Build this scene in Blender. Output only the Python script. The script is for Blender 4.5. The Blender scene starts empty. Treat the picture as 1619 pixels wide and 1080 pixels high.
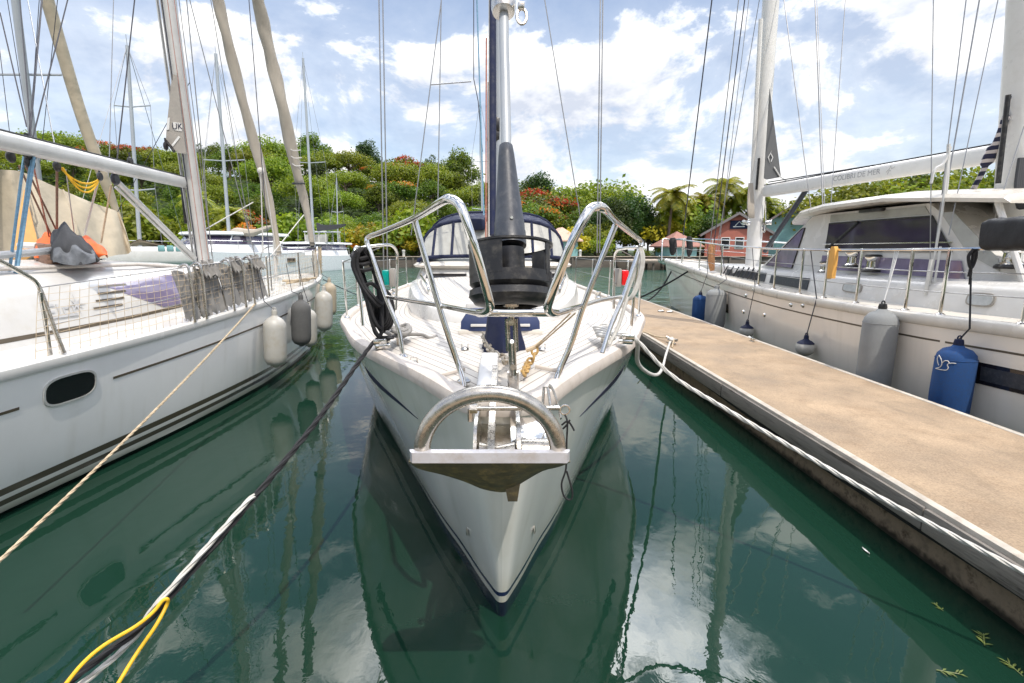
import bpy, bmesh, math, random
from mathutils import Vector, Matrix
R = math.radians
random.seed(7)
scene = bpy.context.scene
C = scene.collection

# ------------------------------------------------------------------ camera
F = 790.0                       # focal length in pixels of the 1619 px wide photograph
EYE = 2.0                       # eye height above the water
PITCH = math.atan(145 / F); YAW = math.atan(14.5 / F)
cam_d = bpy.data.cameras.new('camera'); cam = bpy.data.objects.new('camera', cam_d); C.objects.link(cam)
cam.location = (0, 0, EYE)
cam.rotation_euler = (math.pi / 2 - PITCH, 0, -YAW)
cam_d.sensor_width = 36; cam_d.lens = F / 1619 * 36
cam_d.clip_start = 0.05; cam_d.clip_end = 3000
scene.camera = cam

# ------------------------------------------------------------------ sun and sky
SUN = Vector((0.24, -0.56, 1.0)).normalized()
sun_d = bpy.data.lights.new('sun', 'SUN'); sun_o = bpy.data.objects.new('sun', sun_d); C.objects.link(sun_o)
sun_d.energy = 2.5; sun_d.angle = R(0.5); sun_d.color = (1.0, 0.93, 0.83)
sun_o.rotation_euler = SUN.to_track_quat('Z', 'Y').to_euler()
sun_o.location = (20, 20, 40)
scene.view_settings.view_transform = 'Standard'
scene.view_settings.look = 'None'
scene.view_settings.exposure = 0.45
scene.view_settings.gamma = 1.0

world = bpy.data.worlds.new('World'); scene.world = world; world.use_nodes = True
wn = world.node_tree; wn.nodes.clear()
def N(tree, typ, **kw):
    n = tree.nodes.new(typ)
    for k, v in kw.items(): setattr(n, k, v)
    return n
def L(tree, a, b): tree.links.new(a, b)
def mathn(tree, op, a, b=None, c=None, clamp=False):
    n = N(tree, 'ShaderNodeMath', operation=op); n.use_clamp = clamp
    for i, v in enumerate((a, b, c)):
        if v is None: continue
        if isinstance(v, (int, float)): n.inputs[i].default_value = v
        else: L(tree, v, n.inputs[i])
    return n.outputs[0]
def ramp(tree, fac, stops):
    n = N(tree, 'ShaderNodeValToRGB')
    e = n.color_ramp.elements
    while len(e) < len(stops): e.new(0.5)
    for el, (p, c) in zip(e, stops):
        el.position = p; el.color = (c, c, c, 1) if isinstance(c, (int, float)) else (*c, 1)
    L(tree, fac, n.inputs[0])
    return n.outputs[0]
def smooth(tree, val, lo, hi, a=0.0, b=1.0):
    n = N(tree, 'ShaderNodeMapRange', interpolation_type='SMOOTHSTEP')
    L(tree, val, n.inputs[0])
    n.inputs[1].default_value = lo; n.inputs[2].default_value = hi
    n.inputs[3].default_value = a; n.inputs[4].default_value = b
    return n.outputs[0]

tc = N(wn, 'ShaderNodeTexCoord')
sky = N(wn, 'ShaderNodeTexSky', sky_type='NISHITA'); sky.sun_disc = False
sky.sun_elevation = math.asin(SUN.z); sky.sun_rotation = math.atan2(SUN.x, SUN.y)
sky.air_density = 1.0; sky.dust_density = 2.2; sky.ozone_density = 1.2
bg_sky = N(wn, 'ShaderNodeBackground'); bg_sky.inputs[1].default_value = 0.15
L(wn, sky.outputs[0], bg_sky.inputs[0])
sep = N(wn, 'ShaderNodeSeparateXYZ'); L(wn, tc.outputs['Generated'], sep.inputs[0])
comb = N(wn, 'ShaderNodeCombineXYZ'); L(wn, sep.outputs[0], comb.inputs[0]); L(wn, sep.outputs[1], comb.inputs[1]); L(wn, mathn(wn, 'MULTIPLY', sep.outputs[2], 1.75), comb.inputs[2])
def cloud_noise(offset, detail):
    ad = N(wn, 'ShaderNodeVectorMath', operation='ADD'); L(wn, comb.outputs[0], ad.inputs[0])
    ad.inputs[1].default_value = offset
    n = N(wn, 'ShaderNodeTexNoise'); n.inputs['Scale'].default_value = 3.3
    n.inputs['Detail'].default_value = detail; n.inputs['Roughness'].default_value = 0.58
    n.inputs['Lacunarity'].default_value = 2.15; n.inputs['Distortion'].default_value = 0.25
    L(wn, ad.outputs[0], n.inputs['Vector'])
    return n.outputs['Fac']
CO = (4.3, 1.9, 0.0)
d1 = cloud_noise(CO, 9.0)
d2 = cloud_noise((CO[0] + 0.015, CO[1], 0.07), 5.0)
# a denser bank of cloud straight ahead, thinner to the right and to the left
bank = N(wn, 'ShaderNodeVectorMath', operation='DOT_PRODUCT'); L(wn, tc.outputs['Generated'], bank.inputs[0])
bank.inputs[1].default_value = Vector((0.04, 0.95, 0.30)).normalized()
bias = smooth(wn, bank.outputs['Value'], 0.80, 0.985, -0.005, 0.065)
low = smooth(wn, sep.outputs[2], 0.02, 0.22, 0.06, 0.0)
dens = mathn(wn, 'ADD', mathn(wn, 'ADD', d1, bias), low)
cover = smooth(wn, dens, 0.475, 0.60)
veil = mathn(wn, 'MULTIPLY', smooth(wn, d2, 0.30, 0.62, 0.26, 0.56), smooth(wn, sep.outputs[2], 0.28, 0.5, 1.0, 0.12))
relief = mathn(wn, 'MULTIPLY_ADD', mathn(wn, 'SUBTRACT', d1, d2), 5.2, 0.48, clamp=True)
thick = smooth(wn, dens, 0.56, 0.86, 0.0, 0.42)
shade = mathn(wn, 'SUBTRACT', relief, thick, clamp=True)
ccol = N(wn, 'ShaderNodeMix', data_type='RGBA'); L(wn, shade, ccol.inputs[0])
ccol.inputs[6].default_value = (0.52, 0.56, 0.65, 1); ccol.inputs[7].default_value = (1.0, 0.985, 0.96, 1)
bg_cl = N(wn, 'ShaderNodeBackground'); reflect_glow = N(wn, 'ShaderNodeVectorMath', operation='DOT_PRODUCT'); L(wn, tc.outputs['Generated'], reflect_glow.inputs[0])
reflect_glow.inputs[1].default_value = Vector((0.08, 0.58, 0.81)).normalized()  # added cloud glow above the view, there to brighten the water's reflections
L(wn, mathn(wn, 'ADD', smooth(wn, sep.outputs[2], 0.28, 0.60, 1.02, 1.9), smooth(wn, reflect_glow.outputs['Value'], 0.895, 0.985, 0.0, 11.0)), bg_cl.inputs[1])
L(wn, ccol.outputs[2], bg_cl.inputs[0])
mixw = N(wn, 'ShaderNodeMixShader'); L(wn, mathn(wn, 'MAXIMUM', cover, veil), mixw.inputs[0])
L(wn, bg_sky.outputs[0], mixw.inputs[1]); L(wn, bg_cl.outputs[0], mixw.inputs[2])
wo = N(wn, 'ShaderNodeOutputWorld'); L(wn, mixw.outputs[0], wo.inputs[0])

# ------------------------------------------------------------------ measuring helpers
sp_, cp_ = math.sin(PITCH), math.cos(PITCH); sy_, cy_ = math.sin(YAW), math.cos(YAW)
FW = Vector((sy_ * cp_, cy_ * cp_, -sp_)); RT = Vector((cy_, -sy_, 0)); UP = Vector((sy_ * sp_, cy_ * sp_, cp_))
def at(px, py, Y=None, z=None, X=None):
    """the point of the real scene seen at a photo pixel, at a known distance, height or offset"""
    d = FW + (px - 809.5) / F * RT - (py - 540) / F * UP
    if Y is not None: k = Y / d.y
    elif z is not None: k = (z - EYE) / d.z
    else: k = X / d.x
    return Vector((0, 0, EYE)) + d * k

# ------------------------------------------------------------------ mesh helpers
ORG = {}
def V(*a): return Vector(a)
def spline(pts, n=6):
    """Catmull-Rom through the points"""
    pts = [Vector(p) for p in pts]
    if len(pts) < 3: return pts
    P = [pts[0] * 2 - pts[1]] + pts + [pts[-1] * 2 - pts[-2]]
    out = []
    for i in range(1, len(P) - 2):
        for k in range(n):
            t = k / n
            a, b, c, d = P[i - 1], P[i], P[i + 1], P[i + 2]
            out.append(0.5 * ((2 * b) + (c - a) * t + (2 * a - 5 * b + 4 * c - d) * t * t + (3 * b - a - 3 * c + d) * t ** 3))
    out.append(pts[-1])
    return out
def sag(a, b, drop, n=14):
    a, b = Vector(a), Vector(b)
    return [a.lerp(b, i / n) - V(0, 0, drop * 4 * (i / n) * (1 - i / n)) for i in range(n + 1)]
def interp(tab, x):
    if x <= tab[0][0]: return tab[0][1]
    for (a, b), (c, d) in zip(tab, tab[1:]):
        if x <= c: return b + (d - b) * (x - a) / (c - a)
    return tab[-1][1]

class MB:
    def __init__(s): s.v = []; s.f = []; s.m = []; s.uv = None
    def add(s, vs, fs, m=0):
        o = len(s.v); s.v += [Vector(p) for p in vs]; s.f += [tuple(i + o for i in f) for f in fs]; s.m += [m] * len(fs)
        return s
    def box(s, c, size, rot=None, bev=0.0, m=0, seg=2):
        bm = bmesh.new(); bmesh.ops.create_cube(bm, size=1.0)
        for q in bm.verts: q.co = Vector((q.co.x * size[0], q.co.y * size[1], q.co.z * size[2]))
        if bev > 0: bmesh.ops.bevel(bm, geom=bm.edges[:], offset=bev, segments=seg, affect='EDGES', profile=0.5)
        M = rot if rot is not None else Matrix.Identity(3)
        bm.verts.ensure_lookup_table(); bm.verts.index_update()
        s.add([Vector(c) + M @ q.co for q in bm.verts], [[q.index for q in f.verts] for f in bm.faces], m)
        bm.free(); return s
    def frames(s, pts, closed=False):
        pts = [Vector(p) for p in pts]; n = len(pts); T = []
        for i in range(n):
            if closed: t = pts[(i + 1) % n] - pts[i - 1]
            else: t = pts[min(i + 1, n - 1)] - pts[max(i - 1, 0)]
            T.append(t.normalized() if t.length > 1e-9 else V(0, 0, 1))
        a = V(0, 0, 1) if abs(T[0].z) < 0.9 else V(1, 0, 0)
        u = (a - T[0] * a.dot(T[0])).normalized(); out = []
        for i in range(n):
            u = (u - T[i] * u.dot(T[i])).normalized()
            out.append((pts[i], u, T[i].cross(u), T[i]))
        return out
    def tube(s, pts, r, n=8, closed=False, caps=True, m=0, flat=1.0):
        fr = s.frames(pts, closed); k = len(fr); vs = []; fs = []
        for i, (p, u, w, t) in enumerate(fr):
            rr = r[i] if isinstance(r, (list, tuple)) else r
            for j in range(n):
                a = 2 * math.pi * j / n
                vs.append(p + u * (math.cos(a) * rr) + w * (math.sin(a) * rr * flat))
        for i in range(k if closed else k - 1):
            for j in range(n):
                a, b = i * n + j, i * n + (j + 1) % n
                c, d = ((i + 1) % k) * n + (j + 1) % n, ((i + 1) % k) * n + j
                fs.append((a, b, c, d))
        if caps and not closed:
            fs.append(tuple(range(n - 1, -1, -1))); fs.append(tuple((k - 1) * n + j for j in range(n)))
        return s.add(vs, fs, m)
    def rope(s, pts, r, pitch=0.09, m=0, n=5, strands=3):
        """laid rope: strands twisted round the path"""
        pts = [Vector(p) for p in pts]
        L_ = [0.0]
        for a, b in zip(pts, pts[1:]): L_.append(L_[-1] + (b - a).length)
        k = max(8, min(900, int(L_[-1] / (pitch / 7)))); path = []; j = 0
        for i in range(k + 1):
            d = L_[-1] * i / k
            while j < len(pts) - 2 and L_[j + 1] < d: j += 1
            path.append(pts[j].lerp(pts[j + 1], (d - L_[j]) / max(1e-9, L_[j + 1] - L_[j])))
        fr = s.frames(path)
        for q in range(strands):
            st = []
            for i, (p, u, w, t) in enumerate(fr):
                a = 2 * math.pi * (q / strands + L_[-1] * i / k / pitch / strands * 1.0)
                st.append(p + u * math.cos(a) * r * 0.5 + w * math.sin(a) * r * 0.5)
            s.tube(st, r * 0.56, n, m=m)
        return s
    def lathe(s, prof, origin, axis=(0, 0, 1), n=24, m=0, caps=True, sx=1.0):
        """prof = [(radius, height along axis)]"""
        ax = Vector(axis).normalized(); o = Vector(origin)
        a = V(1, 0, 0) if abs(ax.x) < 0.9 else V(0, 1, 0)
        u = (a - ax * a.dot(ax)).normalized(); w = ax.cross(u); vs = []; fs = []
        for (r, h) in prof:
            for j in range(n):
                t = 2 * math.pi * j / n
                vs.append(o + ax * h + u * math.cos(t) * r * sx + w * math.sin(t) * r)
        for i in range(len(prof) - 1):
            for j in range(n): fs.append((i * n + j, i * n + (j + 1) % n, (i + 1) * n + (j + 1) % n, (i + 1) * n + j))
        if caps:
            if prof[0][0] > 1e-5: fs.append(tuple(range(n - 1, -1, -1)))
            if prof[-1][0] > 1e-5: fs.append(tuple((len(prof) - 1) * n + j for j in range(n)))
        return s.add(vs, fs, m)
    def loft(s, rows, closed=False, caps=False, m=0):
        n = len(rows[0]); vs = [p for r in rows for p in r]; fs = []
        for i in range(len(rows) - 1):
            for j in range(n if closed else n - 1):
                fs.append((i * n + j, i * n + (j + 1) % n, (i + 1) * n + (j + 1) % n, (i + 1) * n + j))
        if caps:
            fs.append(tuple(range(n - 1, -1, -1))); fs.append(tuple((len(rows) - 1) * n + j for j in range(n)))
        return s.add(vs, fs, m)
    def prism(s, poly, off, m=0):
        """a polygon given a real thickness"""
        poly = [Vector(p) for p in poly]; off = Vector(off); n = len(poly)
        fs = [tuple(range(n - 1, -1, -1)), tuple(range(n, 2 * n))]
        fs += [(i, (i + 1) % n, n + (i + 1) % n, n + i) for i in range(n)]
        return s.add(poly + [p + off for p in poly], fs, m)
    def ball(s, c, r, n=12, m=0, sq=(1, 1, 1)):
        k = max(5, n // 2 + 1)
        prof = [(max(1e-6, math.sin(math.pi * i / (k - 1))) * 1.0, -math.cos(math.pi * i / (k - 1))) for i in range(k)]
        t = MB(); t.lathe(prof, (0, 0, 0), n=n, caps=False)
        return s.add([Vector(c) + V(p.x * r * sq[0], p.y * r * sq[1], p.z * r * sq[2]) for p in t.v], t.f, m)
    def build(s, name, mats, parent=None, sharp=40, origin=None, recalc=True):
        if not isinstance(mats, (list, tuple)): mats = [mats]
        if origin is None:
            xs = [p.x for p in s.v]; ys = [p.y for p in s.v]; zs = [p.z for p in s.v]
            origin = V((min(xs) + max(xs)) / 2, (min(ys) + max(ys)) / 2, min(zs))
        origin = Vector(origin)
        me = bpy.data.meshes.new(name)
        me.from_pydata([p - origin for p in s.v], [], s.f)
        for mt in mats: me.materials.append(mt)
        me.polygons.foreach_set('material_index', s.m)
        if s.uv is not None:
            uvl = me.uv_layers.new(name='UVMap')
            for poly in me.polygons:
                for li in poly.loop_indices: uvl.data[li].uv = s.uv[me.loops[li].vertex_index]
        if recalc:
            bm = bmesh.new(); bm.from_mesh(me); bmesh.ops.recalc_face_normals(bm, faces=bm.faces[:]); bm.to_mesh(me); bm.free()
        me.polygons.foreach_set('use_smooth', [True] * len(me.polygons))
        me.set_sharp_from_angle(angle=R(sharp))
        o = bpy.data.objects.new(name, me); C.objects.link(o)
        if parent is not None:
            o.parent = parent; o.location = origin - ORG[parent.name]
        else: o.location = origin
        ORG[o.name] = origin
        return o

def tag(o, label, cat=None, group=None, kind=None):
    if label: o['label'] = label
    if cat: o['category'] = cat
    if group: o['group'] = group
    if kind: o['kind'] = kind
    return o
def thing(name, label, cat, loc=(0, 0, 0), group=None):
    o = bpy.data.objects.new(name, None); C.objects.link(o); o.location = loc
    o.empty_display_size = 0.2
    ORG[o.name] = Vector(loc)
    return tag(o, label, cat, group)
def copy_tree(o, parent=None):
    c = o.copy(); C.objects.link(c)
    if parent is not None: c.parent = parent
    for ch in list(o.children): copy_tree(ch, c)
    return c
def lettering(text, size, extrude=0.001):
    cu_ = bpy.data.curves.new('lettering', 'FONT'); cu_.body = text; cu_.size = size; cu_.extrude = extrude
    cu_.align_x = 'CENTER'; cu_.align_y = 'CENTER'
    ob = bpy.data.objects.new('lettering', cu_); C.objects.link(ob)
    bpy.context.view_layer.update()
    me = bpy.data.meshes.new_from_object(ob.evaluated_get(bpy.context.evaluated_depsgraph_get()))
    bpy.data.objects.remove(ob); bpy.data.curves.remove(cu_)
    return [v.co.copy() for v in me.vertices], [tuple(p.vertices) for p in me.polygons]

# ------------------------------------------------------------------ materials
def mat(name, col, rough=0.5, metal=0.0, var=0.12, scale=6.0, bump=0.0, bscale=40.0, spec=None, coat=0.0, dirt=None, stretch=None, trans=0.0):
    m = bpy.data.materials.new(name); m.use_nodes = True; t = m.node_tree
    b = t.nodes['Principled BSDF']; b.inputs['Roughness'].default_value = rough; b.inputs['Metallic'].default_value = metal
    if spec is not None: b.inputs['Specular IOR Level'].default_value = spec
    if coat: b.inputs['Coat Weight'].default_value = coat; b.inputs['Coat Roughness'].default_value = 0.06
    g = N(t, 'ShaderNodeNewGeometry'); pos = g.outputs['Position']
    if stretch:
        mp = N(t, 'ShaderNodeMapping'); mp.inputs['Scale'].default_value = stretch; L(t, pos, mp.inputs[0]); pos = mp.outputs[0]
    n1 = N(t, 'ShaderNodeTexNoise'); n1.inputs['Scale'].default_value = scale; n1.inputs['Detail'].default_value = 7
    n1.inputs['Roughness'].default_value = 0.62; L(t, pos, n1.inputs['Vector'])
    lo = tuple(c * (1 - var) for c in col); hi = tuple(min(1, c * (1 + var)) for c in col)
    colr = ramp(t, n1.outputs['Fac'], [(0.3, lo), (0.7, hi)])
    if dirt:
        dcol, amount, dscale = dirt
        n3 = N(t, 'ShaderNodeTexNoise'); n3.inputs['Scale'].default_value = dscale; n3.inputs['Detail'].default_value = 9
        n3.inputs['Roughness'].default_value = 0.7; L(t, pos, n3.inputs['Vector'])
        mx = N(t, 'ShaderNodeMix', data_type='RGBA')
        L(t, smooth(t, n3.outputs['Fac'], 0.46, 0.70, 0.0, amount), mx.inputs[0]); L(t, colr, mx.inputs[6]); mx.inputs[7].default_value = (*dcol, 1)
        colr = mx.outputs[2]
    L(t, colr, b.inputs['Base Color'])
    rr = smooth(t, n1.outputs['Fac'], 0.25, 0.75, max(0.02, rough * 0.8), min(1, rough * 1.2)); L(t, rr, b.inputs['Roughness'])
    if bump:
        n2 = N(t, 'ShaderNodeTexNoise'); n2.inputs['Scale'].default_value = bscale; n2.inputs['Detail'].default_value = 5; L(t, pos, n2.inputs['Vector'])
        bp = N(t, 'ShaderNodeBump'); bp.inputs['Strength'].default_value = 1.0; bp.inputs['Distance'].default_value = bump
        L(t, n2.outputs['Fac'], bp.inputs['Height']); L(t, bp.outputs[0], b.inputs['Normal'])
    if trans: b.inputs['Transmission Weight'].default_value = trans
    return m

def hull_mat(name, white, bands, bottom, zb, tilt=0.0, y0=0.0, streak=0.25, mark=None):
    """gel coat with painted bands at given heights above the water (bands follow the sheer by tilt)"""
    m = mat(name, white, 0.12, var=0.03, scale=1.5, coat=0.5)
    t = m.node_tree; b = t.nodes['Principled BSDF']; src = b.inputs['Base Color'].links[0].from_socket
    g = N(t, 'ShaderNodeNewGeometry'); sx = N(t, 'ShaderNodeSeparateXYZ'); L(t, g.outputs['Position'], sx.inputs[0])
    z = mathn(t, 'SUBTRACT', sx.outputs[2], mathn(t, 'MULTIPLY', mathn(t, 'SUBTRACT', sx.outputs[1], y0), tilt))
    # rain streaks and tide stains running down the gel coat
    mp = N(t, 'ShaderNodeMapping'); mp.inputs['Scale'].default_value = (7, 7, 0.5); L(t, g.outputs['Position'], mp.inputs[0])
    n = N(t, 'ShaderNodeTexNoise'); n.inputs['Scale'].default_value = 1.0; n.inputs['Detail'].default_value = 6; L(t, mp.outputs[0], n.inputs['Vector'])
    mx = N(t, 'ShaderNodeMix', data_type='RGBA'); L(t, smooth(t, n.outputs['Fac'], 0.5, 0.8, 0, streak), mx.inputs[0])
    L(t, src, mx.inputs[6]); mx.inputs[7].default_value = (0.42, 0.37, 0.25, 1); src = mx.outputs[2]
    nw = N(t, 'ShaderNodeTexNoise'); nw.inputs['Scale'].default_value = 5; nw.inputs['Detail'].default_value = 4; L(t, g.outputs['Position'], nw.inputs['Vector'])
    zs = mathn(t, 'ADD', sx.outputs[2], mathn(t, 'MULTIPLY', nw.outputs['Fac'], 0.12))
    mx = N(t, 'ShaderNodeMix', data_type='RGBA'); L(t, smooth(t, zs, zb + 0.06, zb + 0.34, 0.42, 0.0), mx.inputs[0])
    L(t, src, mx.inputs[6]); mx.inputs[7].default_value = (0.46, 0.42, 0.27, 1); src = mx.outputs[2]
    for (a, c, col) in bands:
        k = mathn(t, 'MULTIPLY', mathn(t, 'GREATER_THAN', z, a), mathn(t, 'LESS_THAN', z, c))
        mx = N(t, 'ShaderNodeMix', data_type='RGBA'); L(t, k, mx.inputs[0]); L(t, src, mx.inputs[6]); mx.inputs[7].default_value = (*col, 1); src = mx.outputs[2]
    k = mathn(t, 'LESS_THAN', z, zb)
    mx = N(t, 'ShaderNodeMix', data_type='RGBA'); L(t, k, mx.inputs[0]); L(t, src, mx.inputs[6]); mx.inputs[7].default_value = (*bottom, 1)
    L(t, mx.outputs[2], b.inputs['Base Color'])
    return m

M = {}
M['white'] = mat('white_gelcoat', (0.62, 0.61, 0.585), 0.25, var=0.05, scale=3, dirt=((0.5, 0.45, 0.36), 0.25, 5))
M['cream'] = mat('cream_gelcoat', (0.64, 0.60, 0.53), 0.3, var=0.05, scale=3, dirt=((0.5, 0.44, 0.34), 0.25, 5))
M['capping'] = mat('weathered_capping', (0.58, 0.525, 0.47), 0.5, var=0.08, scale=9, dirt=((0.42, 0.34, 0.27), 0.4, 14), bump=0.0006, bscale=60)
M['steel'] = mat('polished_stainless', (0.74, 0.73, 0.70), 0.09, 1.0, var=0.06, scale=9, dirt=((0.55, 0.42, 0.26), 0.3, 16))
M['worn_steel'] = mat('worn_stainless', (0.62, 0.60, 0.56), 0.24, 1.0, var=0.14, scale=30, dirt=((0.36, 0.27, 0.16), 0.6, 22), bump=0.0006, bscale=150)
M['galv'] = mat('galvanised_anchor', (0.50, 0.47, 0.42), 0.27, 0.9, var=0.2, scale=35, dirt=((0.36, 0.28, 0.17), 0.5, 7), bump=0.0004, bscale=120)
M['patina'] = mat('brown_patina_metal', (0.16, 0.135, 0.085), 0.45, 0.2, var=0.5, scale=11, dirt=((0.42, 0.32, 0.13), 0.75, 24), bump=0.001, bscale=60)
M['alu'] = mat('grey_anodised_mast', (0.36, 0.39, 0.42), 0.35, 0.1, var=0.07, scale=3, dirt=((0.4, 0.4, 0.38), 0.3, 7))
M['mast_white'] = mat('white_painted_mast', (0.72, 0.71, 0.68), 0.3, var=0.05, scale=2, dirt=((0.5, 0.48, 0.42), 0.3, 4))
M['mast_grey'] = mat('pale_grey_mast', (0.58, 0.58, 0.56), 0.35, 0.2, var=0.08, scale=3, dirt=((0.42, 0.41, 0.36), 0.35, 5))
M['edge_steel'] = mat('brushed_anchor_edge', (0.60, 0.60, 0.64), 0.4, 0.3, var=0.08, scale=20, dirt=((0.4, 0.33, 0.25), 0.4, 18))
M['black'] = mat('black_plastic', (0.013, 0.013, 0.015), 0.38, var=0.3, scale=14, dirt=((0.13, 0.12, 0.10), 0.45, 18), bump=0.0004, bscale=120)
M['slate'] = mat('dark_slate_plastic', (0.030, 0.036, 0.048), 0.42, var=0.2, scale=20, dirt=((0.16, 0.16, 0.16), 0.3, 24), bump=0.0003, bscale=150)
M['wire'] = mat('rigging_wire', (0.30, 0.30, 0.30), 0.35, 0.7, var=0.1)
M['darkwire'] = mat('dark_rigging_line', (0.05, 0.05, 0.06), 0.7, var=0.2)
M['navy'] = mat('navy_canvas', (0.005, 0.010, 0.040), 0.8, var=0.25, scale=12, bump=0.004, bscale=14)
M['sky_navy'] = mat('faded_navy_cover', (0.016, 0.030, 0.095), 0.6, var=0.2, scale=7, bump=0.002, bscale=10)
M['grey_cloth'] = mat('grey_canvas', (0.24, 0.23, 0.215), 0.9, var=0.22, scale=8, bump=0.008, bscale=9)
M['taupe_cloth'] = mat('taupe_sail_cloth', (0.40, 0.36, 0.30), 0.85, var=0.12, scale=7, bump=0.006, bscale=10, stretch=(1, 1, 0.4))
M['beige_cloth'] = mat('beige_awning_cloth', (0.43, 0.37, 0.275), 0.9, var=0.12, scale=2, bump=0.05, bscale=2.2)
M['dark_cloth'] = mat('charcoal_cloth', (0.045, 0.047, 0.052), 0.85, var=0.2, scale=9, bump=0.006, bscale=10)
M['sail_grey'] = mat('grey_sail_patch', (0.115, 0.118, 0.12), 0.8, var=0.12, scale=8, bump=0.004, bscale=8)
M['sail_taupe'] = mat('taupe_sail_patch', (0.30, 0.28, 0.25), 0.8, var=0.1, scale=8, bump=0.004, bscale=8)
M['orange'] = mat('orange_fabric', (0.78, 0.14, 0.03), 0.7, var=0.15, scale=7, bump=0.004, bscale=12)
M['black_rope'] = mat('black_rope', (0.014, 0.014, 0.016), 0.8, var=0.3, scale=40, bump=0.001, bscale=200)
M['white_rope'] = mat('white_rope', (0.54, 0.53, 0.50), 0.8, var=0.12, scale=40, dirt=((0.4, 0.36, 0.28), 0.4, 18), bump=0.0008, bscale=250)
M['tan_rope'] = mat('tan_rope', (0.50, 0.40, 0.27), 0.9, var=0.25, scale=25, dirt=((0.22, 0.16, 0.09), 0.5, 9), bump=0.001, bscale=200)
M['yellow_rope'] = mat('yellow_rope', (0.75, 0.45, 0.02), 0.6, var=0.15, scale=30)
M['blue_rope'] = mat('blue_rope', (0.16, 0.30, 0.42), 0.8, var=0.25, scale=40)
M['red_rope'] = mat('red_flecked_rope', (0.42, 0.16, 0.11), 0.8, var=0.35, scale=40)
M['brown_rope'] = mat('brown_rope', (0.22, 0.13, 0.09), 0.85, var=0.3, scale=40)
M['fender_white'] = mat('white_fender_vinyl', (0.44, 0.43, 0.395), 0.45, var=0.06, scale=5, dirt=((0.38, 0.33, 0.24), 0.5, 11))
M['fender_beige'] = mat('yellowed_fender_vinyl', (0.40, 0.34, 0.25), 0.5, var=0.1, scale=5, dirt=((0.30, 0.23, 0.14), 0.5, 11))
M['fender_dark'] = mat('dark_fender_cover', (0.10, 0.10, 0.098), 0.9, var=0.15, scale=30, bump=0.002, bscale=120)
M['fender_grey'] = mat('grey_fender_cover', (0.235, 0.245, 0.245), 0.85, var=0.1, scale=6, bump=0.003, bscale=60)
M['fender_blue'] = mat('blue_fender_cover', (0.012, 0.058, 0.185), 0.9, var=0.2, scale=50, bump=0.003, bscale=220)
M['tinted'] = mat('tinted_window', (0.045, 0.035, 0.07), 0.04, var=0.2, scale=2, spec=0.9, coat=0.4)
M['purple_glass'] = mat('purple_tinted_window', (0.20, 0.17, 0.27), 0.06, var=0.25, scale=3, spec=0.9, coat=0.6)
M['dark_glass'] = mat('black_window', (0.012, 0.011, 0.014), 0.05, var=0.2, scale=2, spec=0.8)
M['frost'] = mat('frosted_portlight', (0.42, 0.44, 0.44), 0.2, var=0.15, scale=12)
M['clear_vinyl'] = mat('clear_vinyl_window', (0.36, 0.36, 0.33), 0.15, var=0.2, scale=3, bump=0.004, bscale=6, spec=0.7)
M['teal_lens'] = mat('green_lens', (0.0, 0.27, 0.23), 0.15, var=0.15, scale=30)
M['red_lens'] = mat('red_lens', (0.75, 0.012, 0.015), 0.15, var=0.15, scale=30)
M['yellow'] = mat('yellow_buoy', (0.72, 0.38, 0.09), 0.5, var=0.1, scale=8)
M['brown_line'] = mat('bronze_stripe', (0.10, 0.08, 0.055), 0.4, var=0.15, scale=8)
M['faded_text'] = mat('faded_lettering', (0.50, 0.50, 0.50), 0.5, var=0.1)
M['grey_text'] = mat('grey_lettering', (0.33, 0.33, 0.33), 0.5, var=0.1)
M['pale_text'] = mat('pale_lettering', (0.62, 0.62, 0.60), 0.6, var=0.05)
M['dark_text'] = mat('dark_lettering', (0.03, 0.03, 0.05), 0.5, var=0.05)
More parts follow.
